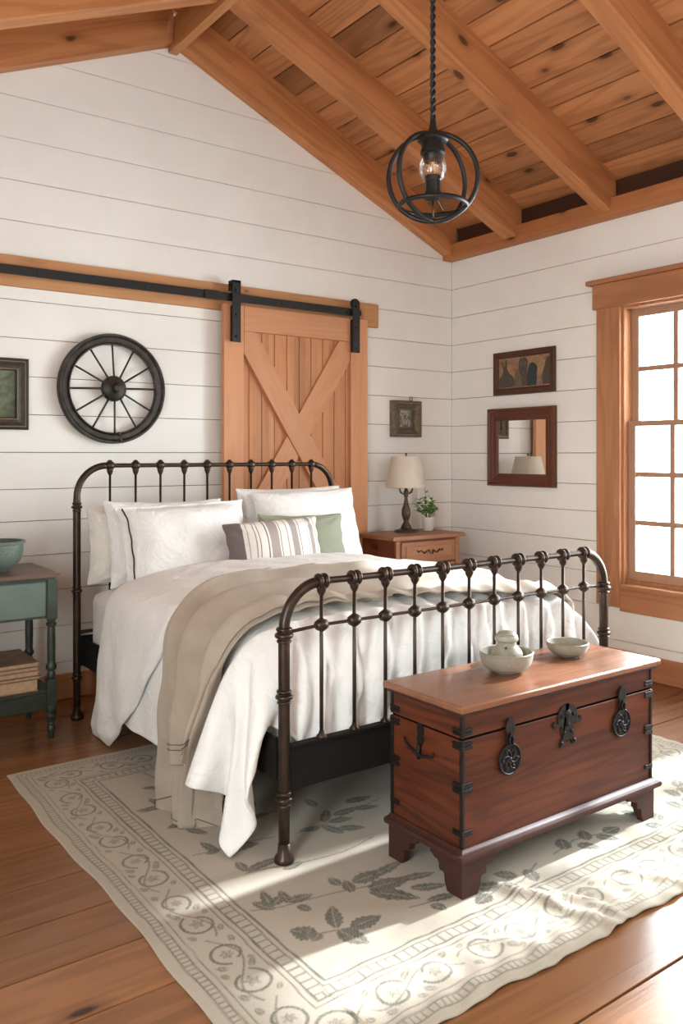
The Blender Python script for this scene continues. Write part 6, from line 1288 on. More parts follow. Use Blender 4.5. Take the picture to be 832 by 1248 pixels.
8270,-64,-64,-64,-64,-65,-64,-65,-64,-64,-65,-64,-65,-64,-64,-65,-64,-64,-65,-65,-64,-64,-65,-64,-65,-64,-65,-64,-64,-65,-64,-65,-64,-65,-64,-65,-64,-65,-64,-64,-65,-64,-64,-65,-63,-63,-62,-62,-62,-63,-55,-28,6,-56,-27,48,0,-1,-31,7,-62,-1,43,51,-38,-57,
8271,-64,-65,-64,-64,-64,-65,-64,-64,-65,-64,-64,-65,-64,-65,-64,-64,-65,-64,-65,-64,-65,-64,-64,-65,-64,-65,-64,-65,-64,-64,-65,-64,-65,-64,-65,-64,-65,-64,-64,-65,-64,-64,-64,-63,-64,-63,-62,-63,-62,-59,-50,-24,23,-13,-21,-40,6,56,-6,-66,-6,64,-6,-4,-53,
8271,-64,-64,-64,-65,-64,-64,-64,-65,-64,-65,-64,-64,-65,-64,-64,-65,-64,-65,-64,-64,-65,-64,-65,-64,-64,-65,-64,-65,-64,-65,-64,-64,-65,-64,-65,-64,-65,-64,-64,-65,-64,-64,-64,-64,-64,-63,-62,-63,-63,-63,-58,4,-51,10,-41,1,11,64,-1,-62,-12,62,20,-13,-63,
8272,-64,-65,-64,-64,-64,-65,-64,-64,-65,-64,-64,-65,-64,-64,-65,-64,-65,-64,-64,-65,-64,-65,-64,-64,-65,-64,-65,-64,-64,-65,-64,-65,-64,-64,-65,-64,-65,-64,-64,-65,-64,-64,-64,-64,-63,-64,-62,-63,-64,-60,-46,2,-39,-58,3,31,-27,62,17,-63,-22,63,30,-12,-64,
8272,-64,-64,-64,-64,-65,-64,-64,-65,-64,-64,-65,-64,-64,-65,-64,-65,-64,-64,-65,-64,-64,-65,-64,-65,-64,-64,-65,-64,-64,-65,-64,-65,-64,-64,-65,-64,-65,-64,-64,-64,-65,-64,-64,-64,-63,-64,-63,-63,-64,-63,-11,-15,-36,-62,26,10,-52,58,39,-57,-36,41,8,43,-64,
8273,-64,-64,-64,-65,-64,-64,-65,-64,-64,-65,-64,-64,-65,-64,-65,-64,-64,-65,-64,-65,-64,-64,-64,-65,-64,-65,-64,-64,-64,-65,-64,-65,-64,-64,-65,-64,-64,-65,-64,-64,-64,-65,-64,-64,-64,-63,-64,-63,-61,-61,-35,-22,4,-62,-12,36,-54,36,61,-26,-55,-17,44,52,-3,
8275,-65,-64,-65,-64,-64,-64,-65,-64,-65,-64,-64,-65,-64,-65,-64,-64,-65,-64,-64,-65,-64,-64,-65,-64,-65,-64,-64,-64,-65,-64,-64,-65,-64,-64,-64,-65,-64,-64,-65,-64,-64,-64,-64,-65,-64,-64,-63,-64,-59,-62,-43,-31,30,-54,-38,42,-46,14,62,15,-43,-55,27,45,27,
8276,-64,-65,-64,-65,-64,-64,-65,-64,-65,-64,-64,-65,-64,-65,-64,-65,-64,-64,-65,-64,-65,-64,-64,-64,-65,-64,-64,-64,-64,-65,-64,-65,-64,-64,-64,-64,-65,-64,-64,-64,-64,-65,-64,-64,-65,-63,-64,-64,-56,-63,-55,-35,38,-18,-61,31,-44,44,-15,57,-34,-59,19,41,39,
8278,-65,-65,-64,-65,-64,-64,-65,-65,-64,-64,-64,-64,-65,-65,-64,-65,-64,-64,-64,-65,-64,-65,-64,-64,-64,-65,-64,-64,-64,-65,-64,-65,-64,-63,-64,-65,-64,-64,-64,-64,-64,-65,-64,-65,-64,-64,-64,-66,-57,-60,-63,-42,39,6,-68,-13,-5,55,-38,8,38,-62,-8,54,46,
8279,-65,-64,-65,-65,-64,-64,-65,-64,-65,-65,-63,-65,-64,-65,-65,-64,-64,-64,-64,-65,-65,-64,-64,-64,-64,-65,-64,-64,-64,-64,-65,-64,-64,-64,-63,-64,-65,-64,-64,-64,-64,-64,-65,-64,-64,-63,-63,-63,-61,-56,-62,-56,9,45,-57,15,-45,8,63,14,-61,-26,0,60,44,
8280,-64,-66,-64,-65,-64,-64,-65,-64,-65,-65,-64,-64,-64,-65,-65,-64,-64,-64,-64,-65,-65,-64,-64,-64,-64,-65,-64,-64,-64,-64,-65,-64,-64,-64,-63,-64,-64,-64,-64,-63,-64,-64,-64,-65,-63,-64,-63,-64,-54,-57,-44,-50,-47,52,-32,27,-13,-37,65,33,-46,-45,-28,61,52,
8281,-65,-64,-66,-64,-65,-64,-64,-65,-64,-65,-64,-64,-64,-65,-65,-64,-64,-64,-64,-65,-65,-64,-64,-64,-64,-65,-64,-65,-63,-64,-64,-65,-64,-64,-63,-64,-63,-63,-64,-63,-64,-64,-64,-64,-63,-63,-63,-64,-55,-55,-22,-47,-57,-17,49,-4,-57,57,28,56,-35,-36,-54,1,57,
8281,-64,-65,-65,-65,-64,-64,-64,-65,-65,-64,-64,-64,-65,-64,-65,-64,-64,-64,-65,-64,-65,-64,-64,-64,-65,-64,-65,-64,-63,-64,-65,-64,-64,-64,-64,-64,-61,-61,-64,-64,-63,-64,-64,-64,-64,-62,-61,-63,-42,-62,-9,-61,-38,-60,24,-29,40,13,64,48,-6,-44,-53,-62,34,
8281,-64,-65,-64,-65,-65,-64,-64,-64,-65,-65,-64,-64,-64,-65,-64,-65,-64,-64,-64,-65,-64,-65,-64,-64,-64,-64,-65,-64,-64,-64,-64,-64,-65,-64,-64,-64,-58,-60,-64,-64,-64,-64,-64,-64,-65,-60,-58,-65,-23,-58,-27,-59,-27,-49,-57,19,-16,56,52,58,42,-54,-47,-56,-43,
8281,-64,-64,-65,-65,-64,-64,-65,-64,-65,-64,-64,-65,-64,-64,-65,-64,-64,-64,-65,-64,-65,-64,-64,-64,-64,-65,-64,-65,-64,-63,-64,-65,-64,-64,-65,-63,-57,-58,-64,-64,-64,-64,-65,-65,-64,-61,-53,-65,-8,-56,-52,-26,-58,-23,-52,-48,25,18,57,49,43,15,-62,-50,-55,
8281,-64,-64,-65,-64,-65,-64,-64,-65,-64,-65,-64,-64,-64,-65,-64,-65,-64,-64,-64,-64,-65,-64,-65,-64,-64,-64,-65,-64,-64,-64,-64,-64,-65,-64,-64,-62,-56,-59,-62,-64,-64,-65,-64,-65,-64,-62,-52,-64,2,-46,-50,-52,-51,-43,-13,-57,-41,45,35,52,46,41,-28,-58,-55,
8281,-64,-64,-65,-64,-64,-65,-64,-64,-65,-64,-64,-65,-64,-64,-65,-64,-64,-65,-64,-64,-64,-65,-64,-64,-64,-65,-64,-64,-65,-64,-64,-64,-64,-64,-65,-60,-56,-59,-60,-64,-64,-64,-65,-64,-64,-62,-55,-65,-15,8,-47,-52,-58,-36,-56,-20,-54,-32,42,49,46,44,29,-43,-60,
8281,-64,-64,-65,-64,-64,-64,-65,-64,-64,-65,-64,-64,-65,-64,-64,-65,-64,-64,-64,-65,-64,-64,-64,-65,-64,-64,-64,-65,-64,-64,-64,-65,-64,-64,-64,-59,-56,-60,-57,-64,-64,-64,-64,-64,-64,-63,-58,-63,-13,35,-53,-47,-58,-33,-53,-56,-24,-49,-15,46,46,45,39,14,-55,
8282,-65,-64,-64,-65,-64,-64,-64,-65,-64,-64,-65,-64,-64,-64,-65,-64,-64,-65,-64,-64,-64,-65,-64,-64,-65,-64,-64,-64,-65,-64,-64,-64,-64,-65,-64,-57,-56,-60,-55,-64,-64,-64,-64,-64,-64,-63,-59,-65,-12,41,-28,-47,-57,-41,-61,-32,-44,-37,-46,-4,43,46,42,35,-9,
8282,-64,-65,-64,-64,-65,-64,-64,-64,-65,-64,-64,-65,-64,-64,-64,-65,-64,-64,-64,-65,-64,-64,-64,-65,-64,-64,-65,-64,-64,-64,-65,-64,-64,-64,-65,-55,-56,-60,-52,-64,-64,-64,-64,-64,-64,-63,-63,-63,-12,33,20,-59,-51,-51,-59,-21,-53,-30,-47,-44,1,38,40,42,30,
8282,-64,-64,-65,-64,-64,-65,-64,-64,-64,-65,-64,-64,-64,-65,-64,-64,-64,-65,-64,-64,-64,-65,-64,-64,-65,-64,-64,-64,-65,-64,-64,-65,-64,-64,-64,-54,-56,-61,-49,-64,-64,-64,-64,-64,-64,-63,-62,-65,-12,43,16,-36,-56,-56,-55,-36,-24,-53,-31,-46,-38,11,36,35,39,
8283,-65,-64,-64,-65,-64,-64,-65,-64,-64,-65,-64,-64,-64,-64,-64,-65,-64,-64,-64,-65,-64,-64,-65,-64,-64,-64,-65,-64,-64,-65,-64,-64,-65,-64,-64,-52,-56,-61,-48,-62,-64,-64,-64,-65,-64,-64,-62,-64,1,60,-24,-25,-25,-56,-56,-40,-10,-53,-55,-42,-19,-46,12,33,35,
8283,-64,-65,-64,-64,-65,-64,-64,-64,-65,-64,-65,-64,-64,-64,-63,-65,-65,-64,-64,-64,-64,-65,-64,-64,-65,-64,-64,-64,-65,-64,-65,-64,-65,-64,-62,-51,-57,-61,-47,-60,-64,-64,-64,-65,-64,-64,-63,-59,6,64,-5,-22,-34,-54,-57,-48,-12,-41,-57,-51,-27,-24,-43,24,28,
8284,-65,-64,-64,-65,-64,-64,-65,-64,-64,-65,-65,-63,-64,-64,-63,-65,-65,-64,-65,-63,-65,-64,-65,-64,-64,-64,-64,-65,-65,-64,-64,-65,-64,-65,-61,-50,-57,-62,-46,-57,-64,-64,-64,-64,-64,-64,-63,-55,14,60,26,-26,-39,-52,-56,-56,-36,-20,-42,-57,-35,-10,-40,-48,-12,
8284,-64,-65,-64,-64,-65,-64,-65,-64,-64,-65,-64,-64,-64,-64,-63,-64,-65,-65,-64,-64,-64,-65,-65,-63,-64,-65,-63,-65,-65,-65,-64,-64,-65,-64,-60,-50,-57,-62,-46,-54,-64,-64,-64,-63,-63,-65,-64,-49,21,59,51,-29,-43,-51,-54,-57,-51,-38,-13,-41,-47,-8,-33,-45,-62,
8285,-65,-64,-64,-65,-64,-65,-64,-64,-65,-64,-65,-63,-65,-63,-63,-64,-66,-64,-65,-63,-64,-65,-65,-64,-64,-64,-64,-64,-66,-64,-65,-64,-64,-64,-59,-50,-57,-63,-46,-51,-62,-65,-63,-63,-64,-65,-64,-44,28,61,51,-14,-44,-51,-54,-56,-55,-45,-32,1,-50,-23,-26,-62,-62,
8285,-64,-65,-63,-65,-65,-64,-65,-64,-64,-65,-64,-64,-64,-64,-62,-65,-65,-64,-65,-64,-64,-65,-64,-64,-64,-65,-63,-65,-65,-65,-64,-65,-64,-63,-58,-50,-58,-62,-47,-49,-60,-64,-64,-64,-64,-65,-64,-39,37,58,32,26,-42,-52,-54,-56,-55,-49,-26,7,-41,-21,-62,-62,-63,
8285,-64,-64,-64,-65,-64,-65,-64,-65,-64,-65,-64,-63,-64,-64,-63,-64,-65,-65,-64,-64,-64,-65,-65,-64,-64,-64,-64,-64,-65,-65,-65,-64,-64,-63,-57,-51,-57,-63,-46,-47,-59,-63,-65,-64,-65,-65,-64,-30,43,51,14,52,-25,-52,-54,-55,-56,-52,-18,3,-18,-63,-62,-62,-63,
288,1,0,1,0,1,0,0,1,0,0,1,0,1,0,1,0,1,-1,0,0,1,0,0,0,0,0,1,0,0,0,-1,0,0,0,0,0,0,0,1,0,2,8,20,29,29,25,11,5,6,-14,-8,-32,-26,-22,-24,-29,-34,-33,-31,-30,-31,-35,-30,3,0,
357,1,0,0,1,0,1,0,0,1,0,0,1,0,1,1,0,0,0,0,0,0,0,1,0,0,0,0,1,0,-1,0,0,0,0,0,0,0,0,0,0,2,5,17,27,31,26,14,7,1,-10,-18,-30,-20,-23,-26,-32,-34,-32,-31,-30,-33,-37,-45,-33,-5,
426,0,1,0,0,1,0,0,1,0,1,0,0,1,0,1,1,0,0,-1,1,0,0,0,0,0,1,0,0,0,0,-1,0,0,0,0,0,0,0,1,0,0,3,13,27,31,29,17,8,-6,-7,-21,-23,-18,-22,-29,-34,-33,-31,-30,-32,-37,-45,-43,-42,-37,
494,1,0,1,0,0,1,0,0,1,0,1,0,0,1,1,0,0,0,0,0,0,1,0,0,0,0,1,0,0,-1,0,0,0,0,0,0,0,0,0,0,1,1,9,24,32,30,21,8,-10,-9,-18,-17,-18,-24,-32,-34,-31,-30,-32,-36,-43,-45,-43,-41,-36,
563,0,1,0,1,0,0,1,0,0,1,0,1,0,0,1,1,0,0,0,0,0,0,0,1,0,0,0,1,-1,0,0,-1,0,0,0,0,0,0,1,0,0,1,5,21,31,31,24,10,-11,-9,-17,-19,-18,-28,-34,-33,-30,-31,-34,-42,-45,-44,-43,-35,-33,
632,0,0,1,0,1,0,0,1,0,0,1,0,1,0,1,1,-1,0,0,0,1,0,0,0,0,0,1,0,0,-1,0,0,0,0,0,0,0,0,0,0,1,0,2,16,31,31,27,13,-8,-9,-18,-18,-21,-31,-33,-32,-30,-33,-40,-45,-46,-43,-35,-33,-34,
700,1,0,0,1,0,1,0,0,1,0,1,0,0,1,0,2,-1,0,0,0,0,1,0,0,0,0,0,1,-1,0,0,0,0,0,0,0,0,0,0,0,0,1,1,9,31,31,30,16,-5,-10,-16,-17,-25,-31,-33,-30,-32,-39,-45,-46,-44,-34,-33,-35,-36,
769,0,1,0,1,0,0,1,0,1,0,0,1,0,0,1,1,-1,1,0,0,0,0,0,0,1,0,0,1,-1,0,0,-1,1,-1,0,1,-1,0,0,1,0,0,2,1,30,31,31,19,-2,-9,-17,-20,-27,-34,-30,-30,-37,-45,-46,-46,-34,-34,-35,-36,-37,
838,0,0,1,0,0,1,0,1,0,0,1,0,1,0,0,2,-1,0,0,0,0,1,0,0,0,0,0,2,-2,0,0,0,0,0,0,0,-1,0,1,0,-2,1,3,-3,26,31,32,23,1,-10,-15,-25,-28,-32,-29,-35,-44,-47,-46,-35,-34,-35,-37,-37,-36,
905,1,0,1,0,0,1,0,1,0,0,1,0,0,1,0,2,-1,-1,1,0,0,1,-1,1,0,0,1,1,-2,0,0,0,0,-1,1,0,-1,0,0,0,-2,-1,0,0,20,32,33,27,6,-19,-16,-24,-19,-29,-31,-45,-47,-46,-35,-36,-35,-36,-36,-35,-35,
973,0,1,0,1,0,0,1,1,0,0,1,0,0,1,1,1,-1,0,0,0,0,1,-1,1,0,0,1,1,-2,0,0,0,0,-1,1,0,-1,0,0,-1,-1,-1,-1,-2,15,32,32,30,9,-19,-16,-31,-20,-26,-40,-47,-48,-39,-35,-34,-35,-36,-35,-39,-43,
1041,0,1,0,1,0,1,0,1,0,0,1,0,0,1,1,1,-1,0,0,0,1,0,0,0,0,0,1,1,-2,0,0,0,0,0,0,0,-1,0,-1,-1,-1,0,-1,1,1,34,35,33,12,-14,-24,-18,-23,-34,-49,-47,-38,-36,-33,-35,-36,-37,-40,-50,-42,
1109,0,1,1,0,1,0,0,1,0,1,0,0,1,0,1,0,0,0,0,0,1,0,0,0,0,0,1,1,-1,-1,0,0,0,0,0,0,-1,0,-1,0,-1,-1,0,0,2,16,37,41,16,-13,-20,-21,-27,-47,-47,-39,-35,-34,-34,-36,-38,-42,-50,-47,-31,
1177,1,0,1,0,1,0,1,0,1,0,0,1,0,0,1,0,0,0,1,0,0,0,0,0,1,0,0,1,-1,0,0,0,-1,0,0,0,0,-1,0,-1,-1,0,0,0,1,5,39,32,29,-11,-16,-21,-47,-41,-38,-37,-34,-34,-36,-40,-42,-51,-49,-30,-29,
1246,0,1,0,1,0,1,0,0,1,0,1,0,0,1,0,0,1,0,0,0,0,0,1,0,0,0,0,0,0,0,0,0,0,0,0,-1,0,0,-1,0,-1,0,-1,1,-4,-4,37,27,41,-12,0,-43,-37,-37,-37,-34,-34,-38,-42,-43,-49,-49,-28,-30,-30,
1314,0,1,0,1,0,1,0,1,0,0,0,1,0,0,1,0,0,1,0,0,0,0,0,1,0,0,0,0,0,0,0,0,0,-1,0,0,0,-1,0,-1,0,-1,1,0,-11,-3,33,20,43,-4,-6,-43,-33,-37,-35,-37,-38,-44,-45,-55,-58,-43,-51,17,-20,
1376,1,0,1,1,0,0,1,0,1,0,0,0,0,1,0,0,0,1,0,0,0,0,1,0,0,0,0,1,0,-1,0,0,0,0,0,-1,0,0,-1,0,-1,0,-2,-2,-6,-3,21,22,39,13,-23,-20,-41,-51,-60,-11,-58,-59,-57,-24,-39,-50,-49,6,-54,
1424,2,2,-1,2,0,0,1,0,1,-1,1,0,0,0,0,0,0,2,-1,1,-2,1,0,0,1,-1,1,0,1,-2,1,-1,0,1,-2,2,-1,0,-2,0,0,-1,-2,0,-1,-11,14,27,32,22,-30,-32,-57,-48,-35,-24,-56,-58,-45,-63,-45,-14,-41,-63,-30,
1466,1,2,0,1,0,1,0,1,1,0,1,-1,0,0,0,0,1,1,-1,2,-1,0,0,1,0,0,1,-1,0,-1,0,0,0,1,-1,1,-2,-1,-1,-1,-1,0,-1,0,-11,-1,-13,45,20,32,-35,-41,-41,-30,-38,-56,-57,-59,-62,-31,-61,-61,8,-51,-53,
1490,2,4,0,2,0,2,-1,0,3,-2,2,-2,2,-2,1,-1,0,3,-3,3,-2,2,-2,0,3,-3,3,-3,2,-2,2,-2,0,3,-4,2,-3,2,-3,-1,-1,-3,3,-4,-7,-8,-5,45,10,41,-18,-44,-40,-47,-51,-58,-58,-55,-62,-35,-60,-62,-40,-56,-7,
1505,3,4,0,3,0,1,1,0,2,-1,1,-1,1,0,0,0,0,1,-1,1,-1,1,-1,0,1,-1,1,-1,1,-1,0,0,0,1,-2,1,-2,0,-2,-1,-3,-3,5,-14,11,-23,-12,52,5,50,-17,-45,-51,-51,-52,-63,-57,-40,-62,-63,-51,-56,-22,-59,-24,
1520,3,4,2,2,1,1,1,0,1,0,1,-1,1,0,0,0,0,0,0,0,0,0,0,0,1,-1,0,0,1,-1,0,0,0,1,-2,0,-2,0,-2,-2,-3,-3,-1,-10,11,-15,-26,55,6,55,-27,-56,-53,-52,-45,-63,-42,-60,-59,-47,-57,-59,-31,-62,-12,
1532,4,5,2,3,0,2,1,0,1,0,1,0,0,0,0,0,0,0,0,1,-1,1,-1,0,1,-1,1,0,0,0,-1,0,0,1,-2,0,-2,0,-3,-2,-3,-3,-6,-5,4,-11,-29,48,20,56,-36,-61,-46,-46,-60,-41,-60,-63,-59,-47,-57,-63,-32,-63,-11,
1544,5,5,2,3,1,2,1,0,2,-1,1,0,0,0,0,0,0,1,-1,1,-1,0,0,0,1,-1,1,0,0,-1,0,0,0,0,-1,0,-2,-1,-3,-2,-3,-5,-6,-3,-1,-23,-19,47,20,61,-42,-57,-61,-49,-34,-51,-60,-64,-64,-64,-36,-64,-37,-63,-6,
1554,5,6,2,4,1,2,1,1,1,0,0,0,1,-1,0,1,0,0,0,0,0,0,0,0,0,0,0,0,0,0,0,0,-1,0,-1,0,-2,-1,-3,-3,-3,-6,-6,0,-17,-7,-25,41,31,50,-40,-54,-60,-58,-54,-51,-43,-63,-63,-56,-64,-35,-47,-61,-5,
1564,5,6,4,3,1,2,1,1,1,0,1,0,0,0,0,0,0,0,0,0,0,0,0,0,1,-1,1,-1,1,-1,0,0,0,0,-1,-1,-2,-1,-3,-3,-4,-6,-6,-6,-14,-6,-29,37,36,41,-26,-55,-57,-61,-58,-54,-46,-62,-64,-62,-20,-60,-62,-58,-2,
1572,6,6,3,4,2,2,1,1,1,0,1,-1,1,0,0,0,0,0,0,0,0,0,0,0,0,0,1,-1,1,-1,0,0,0,-1,-1,0,-2,-2,-3,-3,-4,-7,-6,-11,-11,-4,-32,26,51,30,-11,-57,-58,-56,-57,-58,-57,-62,-64,-63,3,-62,-60,-58,-25,
1579,7,7,3,4,2,2,1,1,1,0,1,0,0,0,0,0,0,0,0,0,0,0,0,0,0,0,0,0,0,0,0,0,-1,0,-1,-1,-2,-1,-4,-3,-5,-6,-7,-11,-11,-7,-31,23,49,36,-17,-62,-59,-61,-59,-56,-50,-56,-64,-64,-9,-58,-38,-54,-44,
1586,6,7,4,4,2,2,2,0,1,1,0,0,1,-1,0,1,-1,1,0,0,0,0,0,0,0,0,0,0,0,0,0,-1,0,0,-1,-1,-2,-2,-3,-4,-5,-7,-7,-11,-11,-11,-29,20,53,45,-40,-58,-60,-60,-59,-59,-54,-41,-64,-63,-26,-62,-59,-9,-52,
1591,7,8,3,4,3,2,1,1,1,0,1,0,0,0,0,0,0,1,-1,1,-1,1,0,-1,1,-1,1,-1,1,-1,0,0,0,-1,-1,-1,-2,-2,-3,-4,-5,-7,-8,-11,-11,-14,-28,17,58,47,-44,-60,-60,-60,-58,-58,-59,-37,-63,-56,-61,-51,-42,-54,-9,
1596,7,8,3,5,2,2,2,1,1,0,1,0,0,0,0,0,0,0,0,0,0,0,0,0,0,0,0,0,0,0,0,0,-1,0,-1,-1,-2,-2,-4,-4,-5,-8,-7,-12,-10,-18,-26,12,60,46,-39,-53,-58,-57,-53,-55,-59,-64,-63,-62,-51,-27,-59,-54,-17,
1600,7,8,4,4,3,2,2,1,1,0,1,0,0,0,0,0,0,0,0,0,0,0,0,0,0,0,0,0,0,0,0,-1,0,0,-2,0,-3,-2,-3,-5,-5,-8,-7,-13,-12,-18,-25,9,62,27,2,-57,-56,-57,-57,-61,-62,-64,-64,-63,-36,-52,-54,-24,-49,
1603,8,8,4,4,3,2,1,1,1,1,0,0,1,0,0,0,0,0,0,0,0,0,0,0,0,0,0,0,0,0,0,-1,0,-1,-1,-1,-2,-2,-4,-4,-5,-8,-8,-13,-13,-15,-27,1,65,33,-3,-57,-57,-56,-54,-56,-64,-63,-64,-63,-55,-47,-14,-47,-61,
1606,8,8,4,4,3,2,2,1,1,0,1,0,0,0,0,0,0,0,0,0,0,0,0,0,0,0,0,0,0,0,0,-1,0,0,-2,0,-3,-2,-4,-4,-5,-9,-8,-13,-13,-8,-34,-6,65,52,-41,-47,-62,-59,-58,-23,-61,-60,-61,-65,-65,-58,-65,2,-49,
1608,8,8,4,5,2,3,1,1,1,1,0,0,1,-1,0,1,-1,1,0,0,0,0,0,0,0,0,0,0,0,-1,0,0,0,-1,-1,-1,-2,-2,-4,-5,-5,-9,-8,-13,-14,-4,-37,-14,60,60,-34,-60,-63,-60,-60,-47,-40,-55,-62,-54,-64,-53,-54,-59,-2,
1609,8,8,5,5,2,3,1,1,1,1,0,0,0,0,0,1,0,0,0,0,0,0,0,0,0,0,0,0,0,-1,0,0,-1,0,-1,-1,-3,-1,-5,-4,-5,-9,-8,-14,-12,-10,-34,-13,60,41,-8,-63,-60,-64,-63,-59,-58,-29,-61,-64,-63,-63,-48,-12,-39,
1610,8,9,4,5,2,3,1,2,1,0,0,1,0,0,0,0,0,0,0,0,0,0,0,0,0,0,0,0,0,0,0,-1,0,-1,-1,-1,-2,-2,-4,-5,-4,-10,-8,-13,-12,-19,-21,-22,64,20,17,-61,-60,-63,-54,-57,-63,-61,-59,-52,-64,-44,-64,7,-50,
1611,8,9,4,5,2,3,1,2,1,0,0,1,0,0,0,0,0,0,0,0,0,0,0,0,0,0,0,0,0,0,0,-1,0,-1,-1,-1,-2,-2,-4,-5,-4,-10,-8,-14,-12,-16,-6,-41,57,27,-7,-32,-61,-60,-63,-64,-55,-59,-49,-63,-48,-46,-62,-46,31,
1612,8,8,4,6,2,2,2,1,1,1,0,0,0,0,1,0,0,0,0,0,0,0,0,0,0,-1,1,0,-1,0,0,0,-1,0,-1,-1,-3,-1,-5,-4,-6,-8,-9,-13,-11,-21,4,-47,46,42,-41,-17,-64,-64,-46,-64,-53,-62,-55,-55,-17,-62,-62,-47,-28,
1612,8,9,4,5,2,3,1,2,1,0,0,0,1,0,0,0,0,0,0,0,0,0,0,0,0,0,0,0,0,0,0,-1,0,-1,-1,-1,-2,-2,-4,-5,-6,-8,-8,-14,-10,-22,4,-42,15,58,-32,-56,-28,-63,-54,-55,-54,-64,-55,-52,-44,-43,-36,-52,-36,
1612,8,9,4,5,2,3,2,1,1,0,1,0,0,0,0,0,0,0,0,0,0,0,0,0,0,0,0,0,0,0,0,-1,0,-1,-1,-1,-2,-2,-4,-5,-5,-9,-8,-13,-12,-20,-2,-38,5,48,-7,-58,-36,-63,-63,-37,-63,-63,-54,-58,-51,-35,-62,-1,-51,
1612,9,8,4,5,3,2,2,1,1,0,1,0,0,0,0,0,0,0,0,0,0,0,0,0,0,0,0,0,0,0,0,-1,0,-1,-1,-1,-2,-2,-4,-5,-5,-9,-8,-13,-10,-21,-21,-19,3,23,27,-61,-57,-57,-50,-58,-61,-58,-44,-61,-22,-63,-60,-56,29,
1612,9,8,4,5,2,3,2,1,1,0,1,0,0,0,0,0,0,0,0,0,0,0,0,0,0,0,0,0,0,0,0,-1,0,-1,-1,-1,-2,-2,-4,-4,-6,-9,-7,-14,-12,-18,-23,-4,-14,30,15,-55,-63,-55,-60,-37,-64,-39,-59,-54,-28,-65,-63,-51,18,
1612,8,9,4,5,2,3,2,1,1,0,0,1,0,0,0,0,0,0,0,0,0,0,0,0,0,0,0,0,0,0,0,-1,0,-1,-1,-1,-2,-2,-4,-5,-5,-9,-7,-14,-12,-19,-21,-20,6,26,6,-54,-63,-56,-60,-25,-64,-39,-59,-29,-62,-61,-54,-58,-7,
1612,8,8,5,5,2,3,1,2,0,1,0,0,1,0,0,0,0,0,0,0,0,0,0,0,0,0,0,0,0,0,-1,0,0,-1,-1,-1,-2,-2,-4,-5,-5,-9,-8,-13,-12,-18,-22,-22,17,33,-29,-44,-60,-57,-60,-17,-58,-58,-50,-42,-61,-57,-23,-53,-32,
1612,8,8,4,5,3,2,2,1,1,0,1,0,0,0,0,0,0,0,0,0,0,0,0,0,0,0,0,0,0,0,0,0,-1,0,-2,-1,-2,-2,-4,-4,-6,-8,-8,-14,-13,-17,-22,-21,30,33,-41,-51,-53,-62,-62,-15,-51,-63,-61,-64,-49,-30,-58,-7,-47,
1611,8,8,5,5,2,3,1,1,1,1,0,0,0,1,0,0,0,0,0,0,0,0,0,0,0,0,0,0,0,-1,0,0,0,-1,-1,-1,-2,-2,-4,-5,-5,-9,-7,-14,-12,-19,-21,-22,37,24,-37,-57,-49,-56,-62,-53,-29,-56,-46,-62,-56,-37,-64,17,-64,
1610,8,8,5,5,2,2,2,1,1,1,0,0,0,0,0,1,-1,1,-1,0,0,0,0,0,0,0,0,0,0,0,0,0,-1,0,-1,-2,-2,-2,-4,-4,-6,-8,-8,-13,-13,-18,-21,-21,20,39,-47,-54,-50,-55,-56,-26,-45,-57,-62,-64,-23,-62,-37,-44,-22,
1609,8,8,4,5,3,2,2,1,1,0,1,0,0,0,0,0,0,0,0,0,0,0,0,0,0,0,0,0,0,0,0,-1,0,-1,-1,-1,-2,-2,-4,-4,-6,-8,-8,-13,-12,-17,-20,-24,12,33,-24,-46,-54,-52,-53,-60,-63,-38,-57,-64,-1,-58,-65,-60,17,
1607,8,8,4,5,3,2,2,1,1,0,0,1,0,0,0,0,0,0,0,0,0,0,0,0,0,0,0,0,-1,0,0,0,-1,0,-1,-1,-2,-2,-4,-5,-5,-8,-8,-13,-13,-18,-21,-22,25,18,-19,-64,-61,-41,-53,-61,-44,-64,-48,-46,-4,-62,-62,-26,-27,
1605,8,8,4,5,2,2,2,1,1,1,0,0,0,0,0,0,0,0,0,0,0,0,0,0,0,0,0,0,0,0,0,-1,0,0,-2,-1,-2,-2,-3,-5,-5,-8,-7,-14,-12,-17,-21,-18,1,46,-47,-56,-58,-57,-49,-30,-61,-60,-5,-55,-55,-60,-40,-9,-57,
1602,8,7,5,4,3,2,2,1,1,0,0,0,1,0,0,0,0,0,0,0,0,0,0,-1,1,-1,0,0,0,0,0,0,-1,0,-1,-1,-3,-2,-3,-5,-4,-9,-4,-16,-11,-16,-17,-15,-15,49,-44,-56,-63,-53,-20,-53,-54,-62,-22,-63,-61,-42,-38,-45,42,
1599,7,8,4,4,3,2,2,1,1,0,1,0,0,0,0,0,0,0,0,0,0,0,0,0,0,0,0,0,0,-1,0,0,-1,0,-1,-1,-2,-2,-4,-4,-5,-8,-6,-13,-13,-16,-19,-21,-10,32,-22,-57,-63,-51,-23,-56,-42,-59,-61,-42,-21,-61,-47,-62,26,
1594,8,7,4,4,3,2,2,1,1,0,0,0,0,1,0,0,-1,1,-1,0,0,0,0,0,0,0,0,0,0,0,0,-1,0,-1,-1,-1,-2,-2,-3,-4,-5,-8,-7,-12,-12,-12,-23,-20,0,-5,4,-66,-56,-39,-36,-61,-40,-55,-60,-56,-46,-17,-42,-59,-9,
1590,7,7,4,4,3,2,1,1,1,0,1,0,0,0,0,0,0,0,0,0,0,0,0,0,0,0,0,-1,0,0,0,0,-1,0,-1,-1,-2,-2,-3,-4,-5,-7,-7,-12,-11,-15,-10,-28,16,-8,-22,-58,-52,-61,-20,-61,-59,-58,-55,-26,-62,20,-63,-25,-44,
